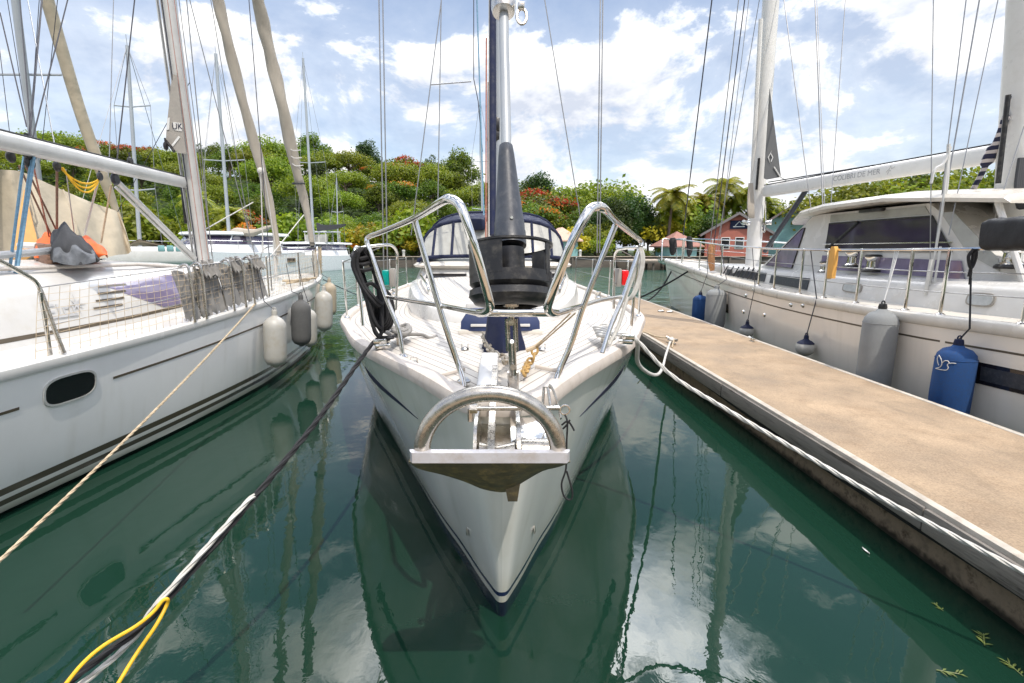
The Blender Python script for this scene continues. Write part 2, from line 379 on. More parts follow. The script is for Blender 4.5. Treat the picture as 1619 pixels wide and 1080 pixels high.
# ================================================================== WATER, LAND, DOCK
def water_mat():
    m = bpy.data.materials.new('harbour_water'); m.use_nodes = True; t = m.node_tree; b = t.nodes['Principled BSDF']
    g = N(t, 'ShaderNodeNewGeometry'); sx = N(t, 'ShaderNodeSeparateXYZ'); L(t, g.outputs['Position'], sx.inputs[0])
    n0 = N(t, 'ShaderNodeTexNoise'); n0.inputs['Scale'].default_value = 0.25; n0.inputs['Detail'].default_value = 3; L(t, g.outputs['Position'], n0.inputs['Vector'])
    far_light = smooth(t, sx.outputs[1], 7.0, 28.0)      # paler teal painted in for the sunlit, sky-bright water far out
    mw = N(t, 'ShaderNodeMix', data_type='RGBA'); L(t, far_light, mw.inputs[0]); L(t, ramp(t, n0.outputs['Fac'], [(0.3, (0.0062, 0.0265, 0.0160)), (0.7, (0.0082, 0.0325, 0.0205))]), mw.inputs[6]); mw.inputs[7].default_value = (0.035, 0.115, 0.085, 1)
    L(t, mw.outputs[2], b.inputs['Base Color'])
    b.inputs['Roughness'].default_value = 0.008; b.inputs['IOR'].default_value = 1.43
    far = smooth(t, sx.outputs[1], 7.0, 26.0)
    def wav(scale, detail, stretch, dist=0.4):
        mp = N(t, 'ShaderNodeMapping'); mp.inputs['Scale'].default_value = stretch; L(t, g.outputs['Position'], mp.inputs[0])
        n = N(t, 'ShaderNodeTexNoise'); n.inputs['Scale'].default_value = scale; n.inputs['Detail'].default_value = detail
        n.inputs['Distortion'].default_value = dist; n.inputs['Roughness'].default_value = 0.55; L(t, mp.outputs[0], n.inputs['Vector']); return n.outputs['Fac']
    calm = wav(0.5, 2, (1, 1, 1))                       # patches where a breath of wind roughens the surface
    cp = smooth(t, calm, 0.42, 0.62, 0.45, 1.5)
    h1 = mathn(t, 'MULTIPLY', wav(1.6, 3, (1, 0.8, 1)), mathn(t, 'MULTIPLY_ADD', far, 0.10, 0.0036))
    h2 = mathn(t, 'MULTIPLY', wav(9.0, 3, (1.0, 0.8, 1)), mathn(t, 'MULTIPLY', cp, mathn(t, 'MULTIPLY_ADD', far, 0.022, 0.00085)))
    h = mathn(t, 'ADD', h1, h2)
    bp = N(t, 'ShaderNodeBump'); bp.inputs['Strength'].default_value = 1.0; bp.inputs['Distance'].default_value = 1.0
    L(t, h, bp.inputs['Height']); L(t, bp.outputs[0], b.inputs['Normal'])
    return m
q = MB(); q.add([V(-260, -40, 0), V(260, -40, 0), V(260, 260, 0), V(-260, 260, 0)], [(0, 1, 2, 3)])
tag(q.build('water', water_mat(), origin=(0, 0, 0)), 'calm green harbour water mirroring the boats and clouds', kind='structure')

# ---- wooded hill: height profile along the ridge (X at 115 m), fading down to the quay
RIDGE = [(-260, 12), (-160, 15), (-120, 17.0), (-100, 18.5), (-80, 16.5), (-64, 17.0), (-43, 17.5), (-30, 16.5), (-21, 14.0), (-11, 12.0), (0, 10.0), (8, 9.0), (15, 5.0), (22, 1.6), (40, 1.5), (260, 1.5)]
QY = 58.0; QZ = 1.25
def hill_z(x, y):
    xr = x * 115 / max(y, 40)
    k = min(1, max(0, (y - 62) / 50)); k = k * k * (3 - 2 * k)
    return QZ + (interp(RIDGE, xr) - QZ) * k + 0.35 * math.sin(x * 0.31) * math.cos(y * 0.27) * k
rows = []
for j in range(41):
    y = QY + 0.5 + (j / 40) ** 1.4 * 150
    rows.append([V(x, y, hill_z(x, y)) for x in [-270 + i * 6.0 for i in range(91)]])
M['hill'] = mat('hill_undergrowth', (0.035, 0.06, 0.014), 0.95, var=0.5, scale=0.7, bump=0.3, bscale=1.5)
tag(MB().loft(rows).build('hill', M['hill'], origin=(0, QY, 0)), 'green hill rising behind the far quay', kind='structure')

# ---- far quay wall with its deck
M['quay'] = mat('dark_quay_timber', (0.10, 0.085, 0.07), 0.85, var=0.35, scale=1.2, stretch=(1, 1, 5))
M['planks'] = mat('weathered_boardwalk', (0.36, 0.30, 0.24), 0.85, var=0.2, scale=3)
q = MB(); q.box((-40, QY + 0.3, QZ / 2 - 0.75), (440, 0.5, QZ + 1.5 - 0.12), bev=0.02)
o = q.build('quay_wall', M['quay']); tag(o, 'long dark quay wall along the far shore below the trees', 'quay wall')
q2 = MB(); q2.box((-40, QY + 0.5, QZ - 0.03), (440, 1.3, 0.08), bev=0.01); q2.build('coping', M['planks'], o)
q2 = MB()
for i in range(70): q2.box((-70 + i * 2.6, QY - 0.06, 0.3), (0.22, 0.2, 1.6), bev=0.02)
q2.build('pile', M['quay'], o)
q = MB(); t_ = thing('boardwalk', 'low wooden boardwalk by the pink shack at the far shore', 'boardwalk', (17, 54, 0.9))
q.box((16.9, 53.6, 0.92), (8.5, 7.5, 0.12), bev=0.01); q.build('planking', M['planks'], t_)
for x in (13, 15, 17, 19, 20.8):
    for y in (50.1, 52.5): q = MB(); q.lathe([(0.12, -0.8), (0.12, 0.86)], (x, y, 0), n=8); q.build('support_post', M['quay'], t_)
q = MB(); q.box((16.9, 49.9, 0.78), (8.5, 0.1, 0.2)); q.build('edge_board', M['quay'], t_)

# ---- concrete finger dock
DX0, DX1, DZ, DY0, DY1 = 2.615, 4.42, 0.46, -3.0, 16.6
def dock_mat():
    m = mat('sandy_concrete', (0.355, 0.262, 0.172), 0.9, var=0.26, scale=1.6, bump=0.002, bscale=160, dirt=((0.26, 0.18, 0.11), 0.6, 2.4))
    t = m.node_tree; b = t.nodes['Principled BSDF']; src = b.inputs['Base Color'].links[0].from_socket
    g = N(t, 'ShaderNodeNewGeometry')
    n = N(t, 'ShaderNodeTexNoise'); n.inputs['Scale'].default_value = 90; n.inputs['Detail'].default_value = 4; L(t, g.outputs['Position'], n.inputs['Vector'])
    mx = N(t, 'ShaderNodeMix', data_type='RGBA', blend_type='MULTIPLY'); mx.inputs[0].default_value = 0.7
    L(t, src, mx.inputs[6]); L(t, ramp(t, n.outputs['Fac'], [(0.3, 0.6), (0.65, 1.1)]), mx.inputs[7]); src = mx.outputs[2]
    mp = N(t, 'ShaderNodeMapping'); mp.inputs['Scale'].default_value = (1.1, 0.5, 1); L(t, g.outputs['Position'], mp.inputs[0])
    n = N(t, 'ShaderNodeTexNoise'); n.inputs['Scale'].default_value = 2.2; n.inputs['Detail'].default_value = 10; n.inputs['Roughness'].default_value = 0.75; L(t, mp.outputs[0], n.inputs['Vector'])
    mx = N(t, 'ShaderNodeMix', data_type='RGBA'); L(t, smooth(t, n.outputs['Fac'], 0.50, 0.70, 0, 0.72), mx.inputs[0])
    L(t, src, mx.inputs[6]); mx.inputs[7].default_value = (0.20, 0.15, 0.10, 1)
    L(t, mx.outputs[2], b.inputs['Base Color']); return m
M['dock_top'] = dock_mat()
M['dock_edge'] = mat('pale_edge_concrete', (0.45, 0.41, 0.35), 0.9, var=0.2, scale=5, dirt=((0.30, 0.25, 0.19), 0.6, 8), bump=0.002, bscale=60)
M['dock_beam'] = mat('grey_weathered_beam', (0.22, 0.20, 0.175), 0.9, var=0.4, scale=5, stretch=(1, 0.3, 3.5), dirt=((0.04, 0.033, 0.026), 0.9, 5), bump=0.003, bscale=40)
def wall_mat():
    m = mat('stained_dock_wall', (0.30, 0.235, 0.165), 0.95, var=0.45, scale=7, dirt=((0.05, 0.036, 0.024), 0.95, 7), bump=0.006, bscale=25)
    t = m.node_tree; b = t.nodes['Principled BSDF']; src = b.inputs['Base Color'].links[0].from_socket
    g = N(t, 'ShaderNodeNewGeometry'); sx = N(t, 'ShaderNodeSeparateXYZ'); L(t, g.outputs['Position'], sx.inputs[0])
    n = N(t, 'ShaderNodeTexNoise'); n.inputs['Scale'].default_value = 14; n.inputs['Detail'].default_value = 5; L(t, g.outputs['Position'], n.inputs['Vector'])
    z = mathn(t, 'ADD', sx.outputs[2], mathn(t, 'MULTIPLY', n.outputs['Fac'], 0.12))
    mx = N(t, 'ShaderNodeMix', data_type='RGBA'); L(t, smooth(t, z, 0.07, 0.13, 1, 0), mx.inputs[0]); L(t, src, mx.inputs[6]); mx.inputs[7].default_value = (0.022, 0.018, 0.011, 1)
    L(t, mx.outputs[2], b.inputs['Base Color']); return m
M['dock_wall'] = wall_mat()
dock = thing('concrete_dock', 'sandy concrete finger dock with pale edges running between two white yachts', 'dock', ((DX0 + DX1) / 2, 6, 0))
cx = (DX0 + DX1) / 2; cyk = (DY0 + DY1) / 2; ln = DY1 - DY0
q = MB(); q.box((cx, cyk, DZ - 0.07), (DX1 - DX0 - 0.13, ln - 0.12, 0.14), bev=0.004); q.build('deck_slab', M['dock_top'], dock)
for (x, sgn) in ((DX0 + 0.032, 1), (DX1 - 0.032, -1)):
    q = MB()
    y = DY0
    while y < DY1 - 0.1:
        e = min(DY1, y + 2.4)
        q.box((x, (y + e) / 2, DZ - 0.0645), (0.064, e - y - 0.006, 0.137), bev=0.008); y = e
    q.build('edge_strip', M['dock_edge'], dock)
for (x, w) in ((DX0 + 0.01, 0.05), (DX1 - 0.01, 0.05)):
    q = MB(); y = DY0; k = 0
    while y < DY1 - 0.1:
        e = min(DY1, y + 2.9); q.box((x + random.uniform(-0.004, 0.004) - (0.008 if x < cx else -0.008), (y + e) / 2, DZ - 0.102), (w, e - y - 0.012, 0.15), bev=0.006); y = e
    q.build('timber_beam', M['dock_beam'], dock)
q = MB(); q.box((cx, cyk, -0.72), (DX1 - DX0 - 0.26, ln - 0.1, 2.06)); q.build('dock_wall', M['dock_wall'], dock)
def cleat(x, y, rz=0.0, s=1.0):
    q = MB(); Rm = Matrix.Rotation(rz, 3, 'Z'); P = lambda a, b, c: V(x, y, DZ) + Rm @ V(a * s, b * s, c * s)
    q.box(P(0, 0, 0.006), (0.06 * s, 0.13 * s, 0.014), Rm, 0.004)
    for b in (-0.035, 0.035): q.tube([P(0, b, 0.0), P(0, b, 0.055)], 0.013 * s, 8)
    q.tube(spline([P(0, -0.125, 0.068), P(0, -0.06, 0.06), P(0, 0.06, 0.06), P(0, 0.125, 0.068)], 3), 0.014 * s, 8)
    return q
c0 = at(1060, 543, z=DZ)
q = cleat(c0.x + 0.02, c0.y, 0.25, 1.25); q.build('cleat', M['worn_steel'], dock)
for (px, py) in ((1045, 493), (1059, 494)):
    p = at(px, py, z=DZ); q = MB(); q.tube([p + V(0.07 * math.cos(a * 0.628), 0.07 * math.sin(a * 0.628), 0.02) for a in range(10)], 0.016, 7, closed=True)
    q.box(p + V(0, 0, 0.006), (0.07, 0.12, 0.012), bev=0.003); q.build('mooring_ring', M['worn_steel'], dock)
p = at(1189, 540, z=DZ); q = cleat(p.x, p.y, 0.0, 0.9); q.build('cleat', M['worn_steel'], dock)
# coping rubbish: dark hose lying along the dock side under the beam
hp = [V(DX0 + 0.055, y, 0.240 + 0.02 * math.sin(y * 1.1)) for y in [i * 0.4 for i in range(3, 33)]]
hp = [V(DX0 + 0.06, 0.6, 0.25)] + hp
q = MB(); q.tube(spline(hp, 3), 0.022, 8); tag(q.build('hose', M['black_rope']), 'black hose slung along the dock side below its edge beam', 'hose')

# ================================================================== HULLS
class Frame:
    def __init__(s, O, aft):
        s.O = Vector((O[0], O[1], 0)); a = Vector((aft[0], aft[1], 0)).normalized(); s.a = a
        l = Vector((a.y, -a.x, 0)); s.l = l if l.x > 0 else -l
    def P(s, sa, t, z): return s.O + s.a * sa + s.l * t + V(0, 0, z)
class Hull:
    def __init__(h, fr, dk, wl, p_bow=1.3, p_mid=0.7, k=5):
        h.fr = fr; h.dk = [Vector(x) for x in dk]; h.wl = [Vector((x[0], x[1], 0)) for x in wl]
        h.D = spline(h.dk, k); h.W = spline(h.wl, k); h.n = len(h.D)
        for d in h.D: d.y = max(0, d.y)
        for d in h.W: d.y = max(0, d.y)
        h.pb, h.pm = p_bow, p_mid
    def pt(h, i, v, side):
        i = max(0, min(h.n - 1.0001, i)); a = int(i); f = i - a
        d = h.D[a].lerp(h.D[a + 1], f); w = h.W[a].lerp(h.W[a + 1], f)
        k = min(1, d.x / 5.0); p = h.pb + (h.pm - h.pb) * k
        if v >= 0:
            return h.fr.P(w.x + (d.x - w.x) * v, side * (w.y + (d.y - w.y) * v ** p), d.z * v)
        return h.fr.P(w.x - v * 0.3 * max(0, 1 - w.x / 4), side * w.y * (1 + v * 0.5), v * 0.7)
    def deck(h, s):                 # half breadth and height at a distance from the stem
        for a, b in zip(h.D, h.D[1:]):
            if a.x <= s <= b.x and b.x > a.x:
                f = (s - a.x) / (b.x - a.x); return a.y + (b.y - a.y) * f, a.z + (b.z - a.z) * f
        return (h.D[-1].y, h.D[-1].z) if s > 1 else (h.D[0].y, h.D[0].z)
    def surf(h, s, z, side):        # a point of the hull side at a distance from the stem and a height
        lo, hi = 0.0, h.n - 1.001
        for _ in range(40):
            i = (lo + hi) / 2; a = int(i); f = i - a
            d = h.D[a].lerp(h.D[a + 1], f); w = h.W[a].lerp(h.W[a + 1], f); v = z / d.z
            if w.x + (d.x - w.x) * v < s: lo = i
            else: hi = i
        return h.pt(lo, v, side)
    def near(h, px, py, side, y0=1.0, y1=20.0):   # where the sight line through a photo pixel meets the hull side
        prev = None; best = None
        for k in range(240):
            p = at(px, py, Y=y0 + (y1 - y0) * k / 239); e = p - h.fr.O; s_ = e.dot(h.fr.a); z = e.z
            if not (0.05 < s_ < h.D[-1].x - 0.05) or z < -0.1 or z > 2.5: prev = None; continue
            dz = h.deck(s_)[1]; w = (h.surf(s_, max(0, min(z, dz)), side) - h.fr.O).dot(h.fr.l) * side
            d = e.dot(h.fr.l) * side - w
            if prev is not None and prev[0] * d <= 0:
                f = prev[0] / (prev[0] - d) if prev[0] != d else 0
                q = prev[1].lerp(p, f); return (q - h.fr.O).dot(h.fr.a), q.z, q
            prev = (d, p)
            if best is None or abs(d) < best[0]: best = (abs(d), s_, z, p)
        return best[1], best[2], best[3]      # just off the silhouette
    def mesh(h, vs=(-1, -0.5, -0.2, 0, 0.06, 0.12, 0.2, 0.3, 0.42, 0.55, 0.68, 0.8, 0.9, 1)):
        q = MB(); rows = []
        for i in range(h.n):
            rows.append([h.pt(i, v, -1) for v in reversed(vs)] + [h.pt(i, v, 1) for v in vs])
        q.loft(rows); m = len(rows[0]); o = len(q.v) - m
        q.f.append(tuple(o + j for j in range(m))); q.m.append(0)
        return q
    def edge(h, inset, up, i0=0):
        """deck outline moved inwards, port and starboard lists"""
        out = {}
        for side in (-1, 1):
            pts = []
            for i in range(i0, h.n):
                d = h.D[i]; a = h.D[max(0, i - 1)]; b = h.D[min(h.n - 1, i + 1)]
                tx, ty = b.x - a.x, b.y - a.y; ll = math.hypot(tx, ty) or 1
                nx, ny = ty / ll, -tx / ll            # inward: aft at the stem, towards the centre line further back
                pts.append(h.fr.P(d.x + nx * inset, side * max(0.0, d.y + ny * inset), d.z + up))
            out[side] = pts
        return out
    def capping(h, prof, name, mt, parent):
        """rail along both sides: prof = [(inset, up)]"""
        E = [h.edge(a, b) for a, b in prof]; q = MB(); k = len(prof)
        rows = [[E[j][-1][i] for j in range(k)] for i in range(h.n - 1, -1, -1)] + [[E[j][1][i] for j in range(k)] for i in range(h.n)]
        q.loft(rows, closed=True, caps=True)
        return q.build(name, mt, parent, sharp=50)
    def decking(h, inset, up, camber, name, mt, parent, nx=8, plank=True):
        E = h.edge(inset, up); q = MB(); rows = []; q.uv = []
        for i in range(h.n):
            a, b = E[-1][i], E[1][i]; row = []
            for j in range(nx * 2 + 1):
                f = j / (nx * 2); p = a.lerp(b, f); c = 1 - (2 * f - 1) ** 2
                row.append(p + V(0, 0, camber * c * min(1, (b - a).length / 2)))
                w = (b - a).length; q.uv.append((min(f, 1 - f) * w + (5 if f > 0.5 else 0), h.D[i].x))
            rows.append(row)
        q.loft(rows)
        return q.build(name, mt, parent)

def strip_on(h, s0, s1, zf, wf, side, off=0.004, n=14):
    """a thin painted or moulded strip lying on the hull side"""
    q = MB(); ra, rb, rc, rd = [], [], [], []
    for i in range(n + 1):
        s_ = s0 + (s1 - s0) * i / n; z = zf(s_); w = wf(s_)
        a = h.surf(s_, z - w / 2, side); b = h.surf(s_, z + w / 2, side); nn = h.fr.l * side * off
        ra.append(a - nn); rb.append(a + nn); rc.append(b + nn); rd.append(b - nn)
    q.loft([ra, rb, rc, rd]); return q

def teak():
    m = bpy.data.materials.new('weathered_teak'); m.use_nodes = True; t = m.node_tree; b = t.nodes['Principled BSDF']; b.inputs['Roughness'].default_value = 0.75
    uv = N(t, 'ShaderNodeUVMap'); uv.uv_map = 'UVMap'; sx = N(t, 'ShaderNodeSeparateXYZ'); L(t, uv.outputs[0], sx.inputs[0])
    k = mathn(t, 'DIVIDE', sx.outputs[0], 0.058); fr = mathn(t, 'FRACT', k); fl = mathn(t, 'FLOOR', k)
    seam = mathn(t, 'MULTIPLY', mathn(t, 'GREATER_THAN', fr, 0.06), mathn(t, 'LESS_THAN', fr, 0.94))
    wnn = N(t, 'ShaderNodeTexWhiteNoise', noise_dimensions='1D'); L(t, fl, wnn.inputs['W'])
    cmb = N(t, 'ShaderNodeCombineXYZ'); L(t, mathn(t, 'MULTIPLY', sx.outputs[0], 30), cmb.inputs[0]); L(t, mathn(t, 'MULTIPLY', sx.outputs[1], 1.6), cmb.inputs[1])
    n = N(t, 'ShaderNodeTexNoise'); n.inputs['Scale'].default_value = 2; n.inputs['Detail'].default_value = 6; L(t, cmb.outputs[0], n.inputs['Vector'])
    f = mathn(t, 'ADD', mathn(t, 'MULTIPLY', wnn.outputs['Value'], 0.45), mathn(t, 'MULTIPLY', n.outputs['Fac'], 0.55))
    col = ramp(t, f, [(0.15, (0.47, 0.435, 0.39)), (0.8, (0.56, 0.535, 0.49))])
    mx = N(t, 'ShaderNodeMix', data_type='RGBA'); L(t, seam, mx.inputs[0]); mx.inputs[6].default_value = (0.19, 0.17, 0.15, 1); L(t, col, mx.inputs[7])
    L(t, mx.outputs[2], b.inputs['Base Color']); return m
M['teak'] = teak()

def stanchion(parent, base, top, r=0.0125, name='stanchion', mt=None):
    q = MB(); base, top = Vector(base), Vector(top)
    q.tube([base, top], r, 8); q.lathe([(r * 2.6, 0), (r * 2.6, 0.012), (r * 1.4, 0.03)], base, n=10)
    q.ball(top, r * 1.15, 8)
    return q.build(name, mt or M['steel'], parent)
def wirepart(parent, pts, r=0.004, name='lifeline', mt=None, n=6):
    q = MB(); q.tube(pts, r, n); return q.build(name, mt or M['wire'], parent)
def block(q, c, s=0.05, m=0):
    q.lathe([(0.0, -0.35 * s), (0.8 * s, -0.3 * s), (s, -0.1 * s), (s, 0.1 * s), (0.8 * s, 0.3 * s), (0, 0.35 * s)], c, (1, 0.2, 0), 14, m)
    q.tube([Vector(c) + V(0, 0, s), Vector(c) + V(0, 0, s * 1.9)], s * 0.22, 6, m=m)
# ================================================================== THE YACHT IN THE MIDDLE
cf = Frame((0.0, 2.0), (-0.026, 1.0))
CH = Hull(cf,
    [(0, 0, 1.36), (0.012, 0.09, 1.36), (0.06, 0.155, 1.358), (0.18, 0.225, 1.35), (0.35, 0.305, 1.345), (0.65, 0.455, 1.335), (1.0, 0.645, 1.32),
     (1.8, 1.06, 1.285), (2.75, 1.41, 1.245), (4.0, 1.80, 1.21), (6, 2.05, 1.17), (8, 2.12, 1.15), (11, 2.0, 1.17), (13, 1.65, 1.2)],
    [(0.45, 0), (0.453, 0.012), (0.47, 0.026), (0.53, 0.055), (0.66, 0.115), (0.95, 0.235), (1.3, 0.39), (2.1, 0.70), (3.1, 1.08), (4.3, 1.52), (6, 1.8), (8, 1.9), (11, 1.75), (13, 1.3)],
    1.25, 0.7)
yacht = thing('sailing_yacht', 'white sailing yacht moored bow first in the middle with black furler drum and wooden deck', 'sailing yacht', (0, 8, 0))
M['c_hull'] = hull_mat('white_navy_banded_hull', (0.80, 0.80, 0.74), [(0.168, 0.20, (0.012, 0.025, 0.09))], (0.010, 0.014, 0.036), 0.118)
hull = CH.mesh().build('hull', M['c_hull'], yacht, sharp=60)
for sd in (-1, 1):
    strip_on(CH, 0.92, 2.1, lambda s_: 0.98 + 0.012 * s_, lambda s_: 0.075 * max(0.02, min(1, (s_ - 0.92) / 0.9)), sd).build('cove_stripe', M['navy'], hull)
    s_, z_, p_ = 0.62, 0.42, None
    p_ = CH.surf(0.62, 0.42, sd); q = MB()
    q.lathe([(0.0, 0), (0.022, 0.001), (0.026, 0.008), (0.016, 0.012), (0.012, 0.004), (0, 0.003)], p_, cf.l * sd, 12, sx=1.0)
    q.build('through_hull_fitting', M['worn_steel'], hull)
CH.capping([(-0.012, -0.045), (-0.022, -0.005), (-0.008, 0.026), (0.03, 0.036), (0.072, 0.030), (0.088, 0.005), (0.09, -0.05)], 'gunwale', M['capping'], yacht)
CH.decking(0.086, -0.022, 0.10, 'deck', M['teak'], yacht)
def dz(x, y):
    """deck height"""
    s_ = y - 2.0; hb, z = CH.deck(max(0.02, s_)); w = max(hb, 0.1)
    return z - 0.022 + 0.10 * max(0, 1 - (x / w) ** 2) * min(1, w)
# trunk cabin with teak top
tr_tab = [(4.62, 0.0), (4.64, 0.22), (4.75, 0.42), (5.0, 0.62), (5.4, 0.82), (6.0, 1.0), (7.0, 1.2), (8.0, 1.32), (10.5, 1.4)]
def trunk_pt(y, sd, inset, up):
    cx_ = -0.026 * (y - 2); return V(cx_ + sd * max(0, interp(tr_tab, y) - inset), y + inset * (1 if y < 5.2 else 0), dz(cx_, y) - 0.03 + up)
ys = [4.62, 4.625, 4.64, 4.69, 4.75, 4.85, 5.0, 5.2, 5.4, 5.7, 6.0, 6.5, 7.0, 7.5, 8.0, 9.0, 10.5]
q = MB(); rows = []
hgt = lambda y: 0.05 + 0.27 * min(1, max(0, (y - 4.3) / 3.0)) ** 0.8
for y in ys:
    r_ = []
    for (i_, u_) in ((0, -0.1), (0.012, 0.5), (0.04, 0.9), (0.10, 1.0)):
        r_.append(trunk_pt(y, -1, i_, hgt(y) * u_ if u_ > 0 else -0.1))
    for (i_, u_) in ((0.10, 1.0), (0.04, 0.9), (0.012, 0.5), (0, -0.1)):
        r_.append(trunk_pt(y, 1, i_, hgt(y) * u_ if u_ > 0 else -0.1))
    rows.append(r_)
q.loft(rows); trunk = q.build('cabin_trunk', M['white'], yacht)
q = MB(); q.uv = []; rows = []
for y in ys[4:]:
    a, b = trunk_pt(y, -1, 0.14, hgt(y) + 0.004), trunk_pt(y, 1, 0.14, hgt(y) + 0.004); r_ = []
    for j in range(13):
        f = j / 12; r_.append(a.lerp(b, f) + V(0, 0, 0.05 * (1 - (2 * f - 1) ** 2))); q.uv.append((min(f, 1 - f) * (b - a).length + (3 if f > .5 else 0), y))
    rows.append(r_)
q.loft(rows); q.build('teak_panel', M['teak'], trunk)
for sd in (-1, 1):                       # handrails on the trunk
    q = MB()
    pts = [trunk_pt(y, sd, 0.2, hgt(y) + 0.03) + V(0, 0, h_) for y, h_ in ((5.9, 0), (5.95, 0.07), (6.4, 0.08), (7.0, 0.08), (7.5, 0.07), (7.55, 0))]
    q.tube(spline(pts, 4), 0.014, 8); q.build('grab_rail', M['steel'], trunk)
# raised wheelhouse with windscreen
wh = MB(); y0, y1 = 8.0, 10.8; cxw = -0.17
rowsA = []
for (w_, y_, z_) in ((1.32, 7.75, 1.36), (1.26, 8.05, 1.62), (1.22, 8.15, 1.72)):
    rowsA.append([V(cxw - w_, 10.8, z_), V(cxw - w_, y_ + 0.55, z_), V(cxw - w_ + 0.2, y_ + 0.12, z_), V(cxw - 0.5, y_, z_), V(cxw + 0.5, y_, z_), V(cxw + w_ - 0.2, y_ + 0.12, z_), V(cxw + w_, y_ + 0.55, z_), V(cxw + w_, 10.8, z_)])
wh.loft(rowsA); house = wh.build('wheelhouse', M['white'], yacht)
q = MB(); rows = []
for (g_, z_) in ((0.0, 1.70), (0.07, 1.715), (0.10, 1.75), (0.05, 1.79), (-0.12, 1.815), (-0.5, 1.83)):
    w_ = 1.24 + g_; y_ = 8.12 - g_
    rows.append([V(cxw - w_, 10.8, z_), V(cxw - w_, y_ + 0.55, z_), V(cxw - w_ + 0.2, y_ + 0.12, z_), V(cxw - 0.5, y_, z_), V(cxw + 0.5, y_, z_), V(cxw + w_ - 0.2, y_ + 0.12, z_), V(cxw + w_, y_ + 0.55, z_), V(cxw + w_, 10.8, z_)])
q.loft(rows); q.f.append(tuple(len(q.v) - 8 + j for j in range(8))); q.m.append(0)
q.build('roof', M['cream'], house)
for (x0, x1) in ((-1.08, -0.42), (-0.36, 0.36), (0.42, 1.08)):
    q = MB(); f0 = lambda x, z: V(cxw + x, 7.755 + (z - 1.36) * 1.13 + max(0, abs(x) - 0.5) * 0.22, z)
    q.prism([f0(x0, 1.42), f0(x1, 1.42), f0(x1 * 0.98, 1.62), f0(x0 * 0.98, 1.62)], (0, -0.012, 0.006)); q.build('window', M['dark_glass'], house)
# spray hood: navy frame bands round clear panels
hood = []
def hood_row(y, w, h_, zb, n=17):
    return [V(-0.17 + math.copysign(min(1, abs(math.cos(a))) ** 0.62, math.cos(a)) * w * -1, y, zb + h_ * math.sin(a) ** 0.55) for a in [math.pi * i / (n - 1) for i in range(n)]]
H0, H1, H2, H3 = hood_row(8.35, 1.22, 0.10, 1.80), hood_row(8.75, 1.20, 0.70, 1.80), hood_row(9.2, 1.18, 0.86, 1.80), hood_row(10.2, 1.16, 0.92, 1.80)
sh = MB(); sh.loft([H1, H2, H3]); hoodo = sh.build('sprayhood', M['navy'], yacht)
q = MB(); q.loft([hood_row(8.34, 1.215, 0.09, 1.80), hood_row(8.74, 1.195, 0.695, 1.80)]); q.build('clear_panel', M['clear_vinyl'], hoodo)
for Hh, rr in ((H0, 0.032), (H1, 0.036), (H2, 0.028)):
    q = MB(); q.tube(Hh, rr, 7); q.build('edge_band', M['navy'], hoodo)
for i in (4, 6, 10, 12):
    q = MB(); q.tube([H0[i], H1[i]], 0.026, 7); q.build('panel_seam', M['navy'], hoodo)
q = MB(); q.box((-0.45, 8.6, 2.42), (0.34, 0.2, 0.2), bev=0.06); q.build('rolled_cover', M['navy'], hoodo)

# foredeck hatch under its faded navy cover, and the white box ahead of it
hx = -0.02
q = MB(); q.box((hx, 4.1, dz(0, 4.1) + 0.015), (0.66, 0.52, 0.05), bev=0.015); hatch = q.build('deck_hatch', M['cream'], yacht)
q = MB(); q.loft([[V(hx + sx_ * a, 4.1 + sy_ * b, dz(0, 4.1) + z_) for (sx_, sy_) in ((-.31, -.24), (-.2, -.27), (.2, -.27), (.31, -.24), (.31, .24), (.2, .26), (-.2, .26), (-.31, .24))] for a, b, z_ in ((1, 1, 0.03), (0.99, 0.98, 0.10), (0.86, 0.84, 0.155), (0.3, 0.3, 0.165))], closed=True, caps=True)
q.build('hatch_cover', M['sky_navy'], hatch)
for x_ in (-0.16, 0.16):
    q = MB(); q.box((hx + x_, 3.828, dz(0, 4.1) + 0.075), (0.14, 0.012, 0.022), bev=0.005); q.build('cover_tab', M['white'], hatch)
q = MB(); q.box((hx, 4.5, dz(0, 4.5) + 0.10), (0.62, 0.20, 0.22), bev=0.03); q.build('vent_box', M['white'], yacht)
# windlass hidden by a draped navy cover
wb = at(795, 557, z=1.35)
q = MB(); rows = []
for (r_, h_, k_) in ((0.135, 0.0, 0.16), (0.128, 0.05, 0.12), (0.115, 0.11, 0.08), (0.108, 0.18, 0.05), (0.10, 0.235, 0.03), (0.085, 0.265, 0.02), (0.03, 0.275, 0)):
    rows.append([V(wb.x + math.cos(a) * r_ * (1 + k_ * math.sin(5 * a + 1)), wb.y + 0.06 + math.sin(a) * r_ * 0.8 * (1 + k_ * math.sin(7 * a)), dz(0, wb.y) - 0.01 + h_) for a in [2 * math.pi * j / 36 for j in range(36)]])
q.loft(rows, closed=True, caps=True); q.build('windlass_cover', M['navy'], yacht)

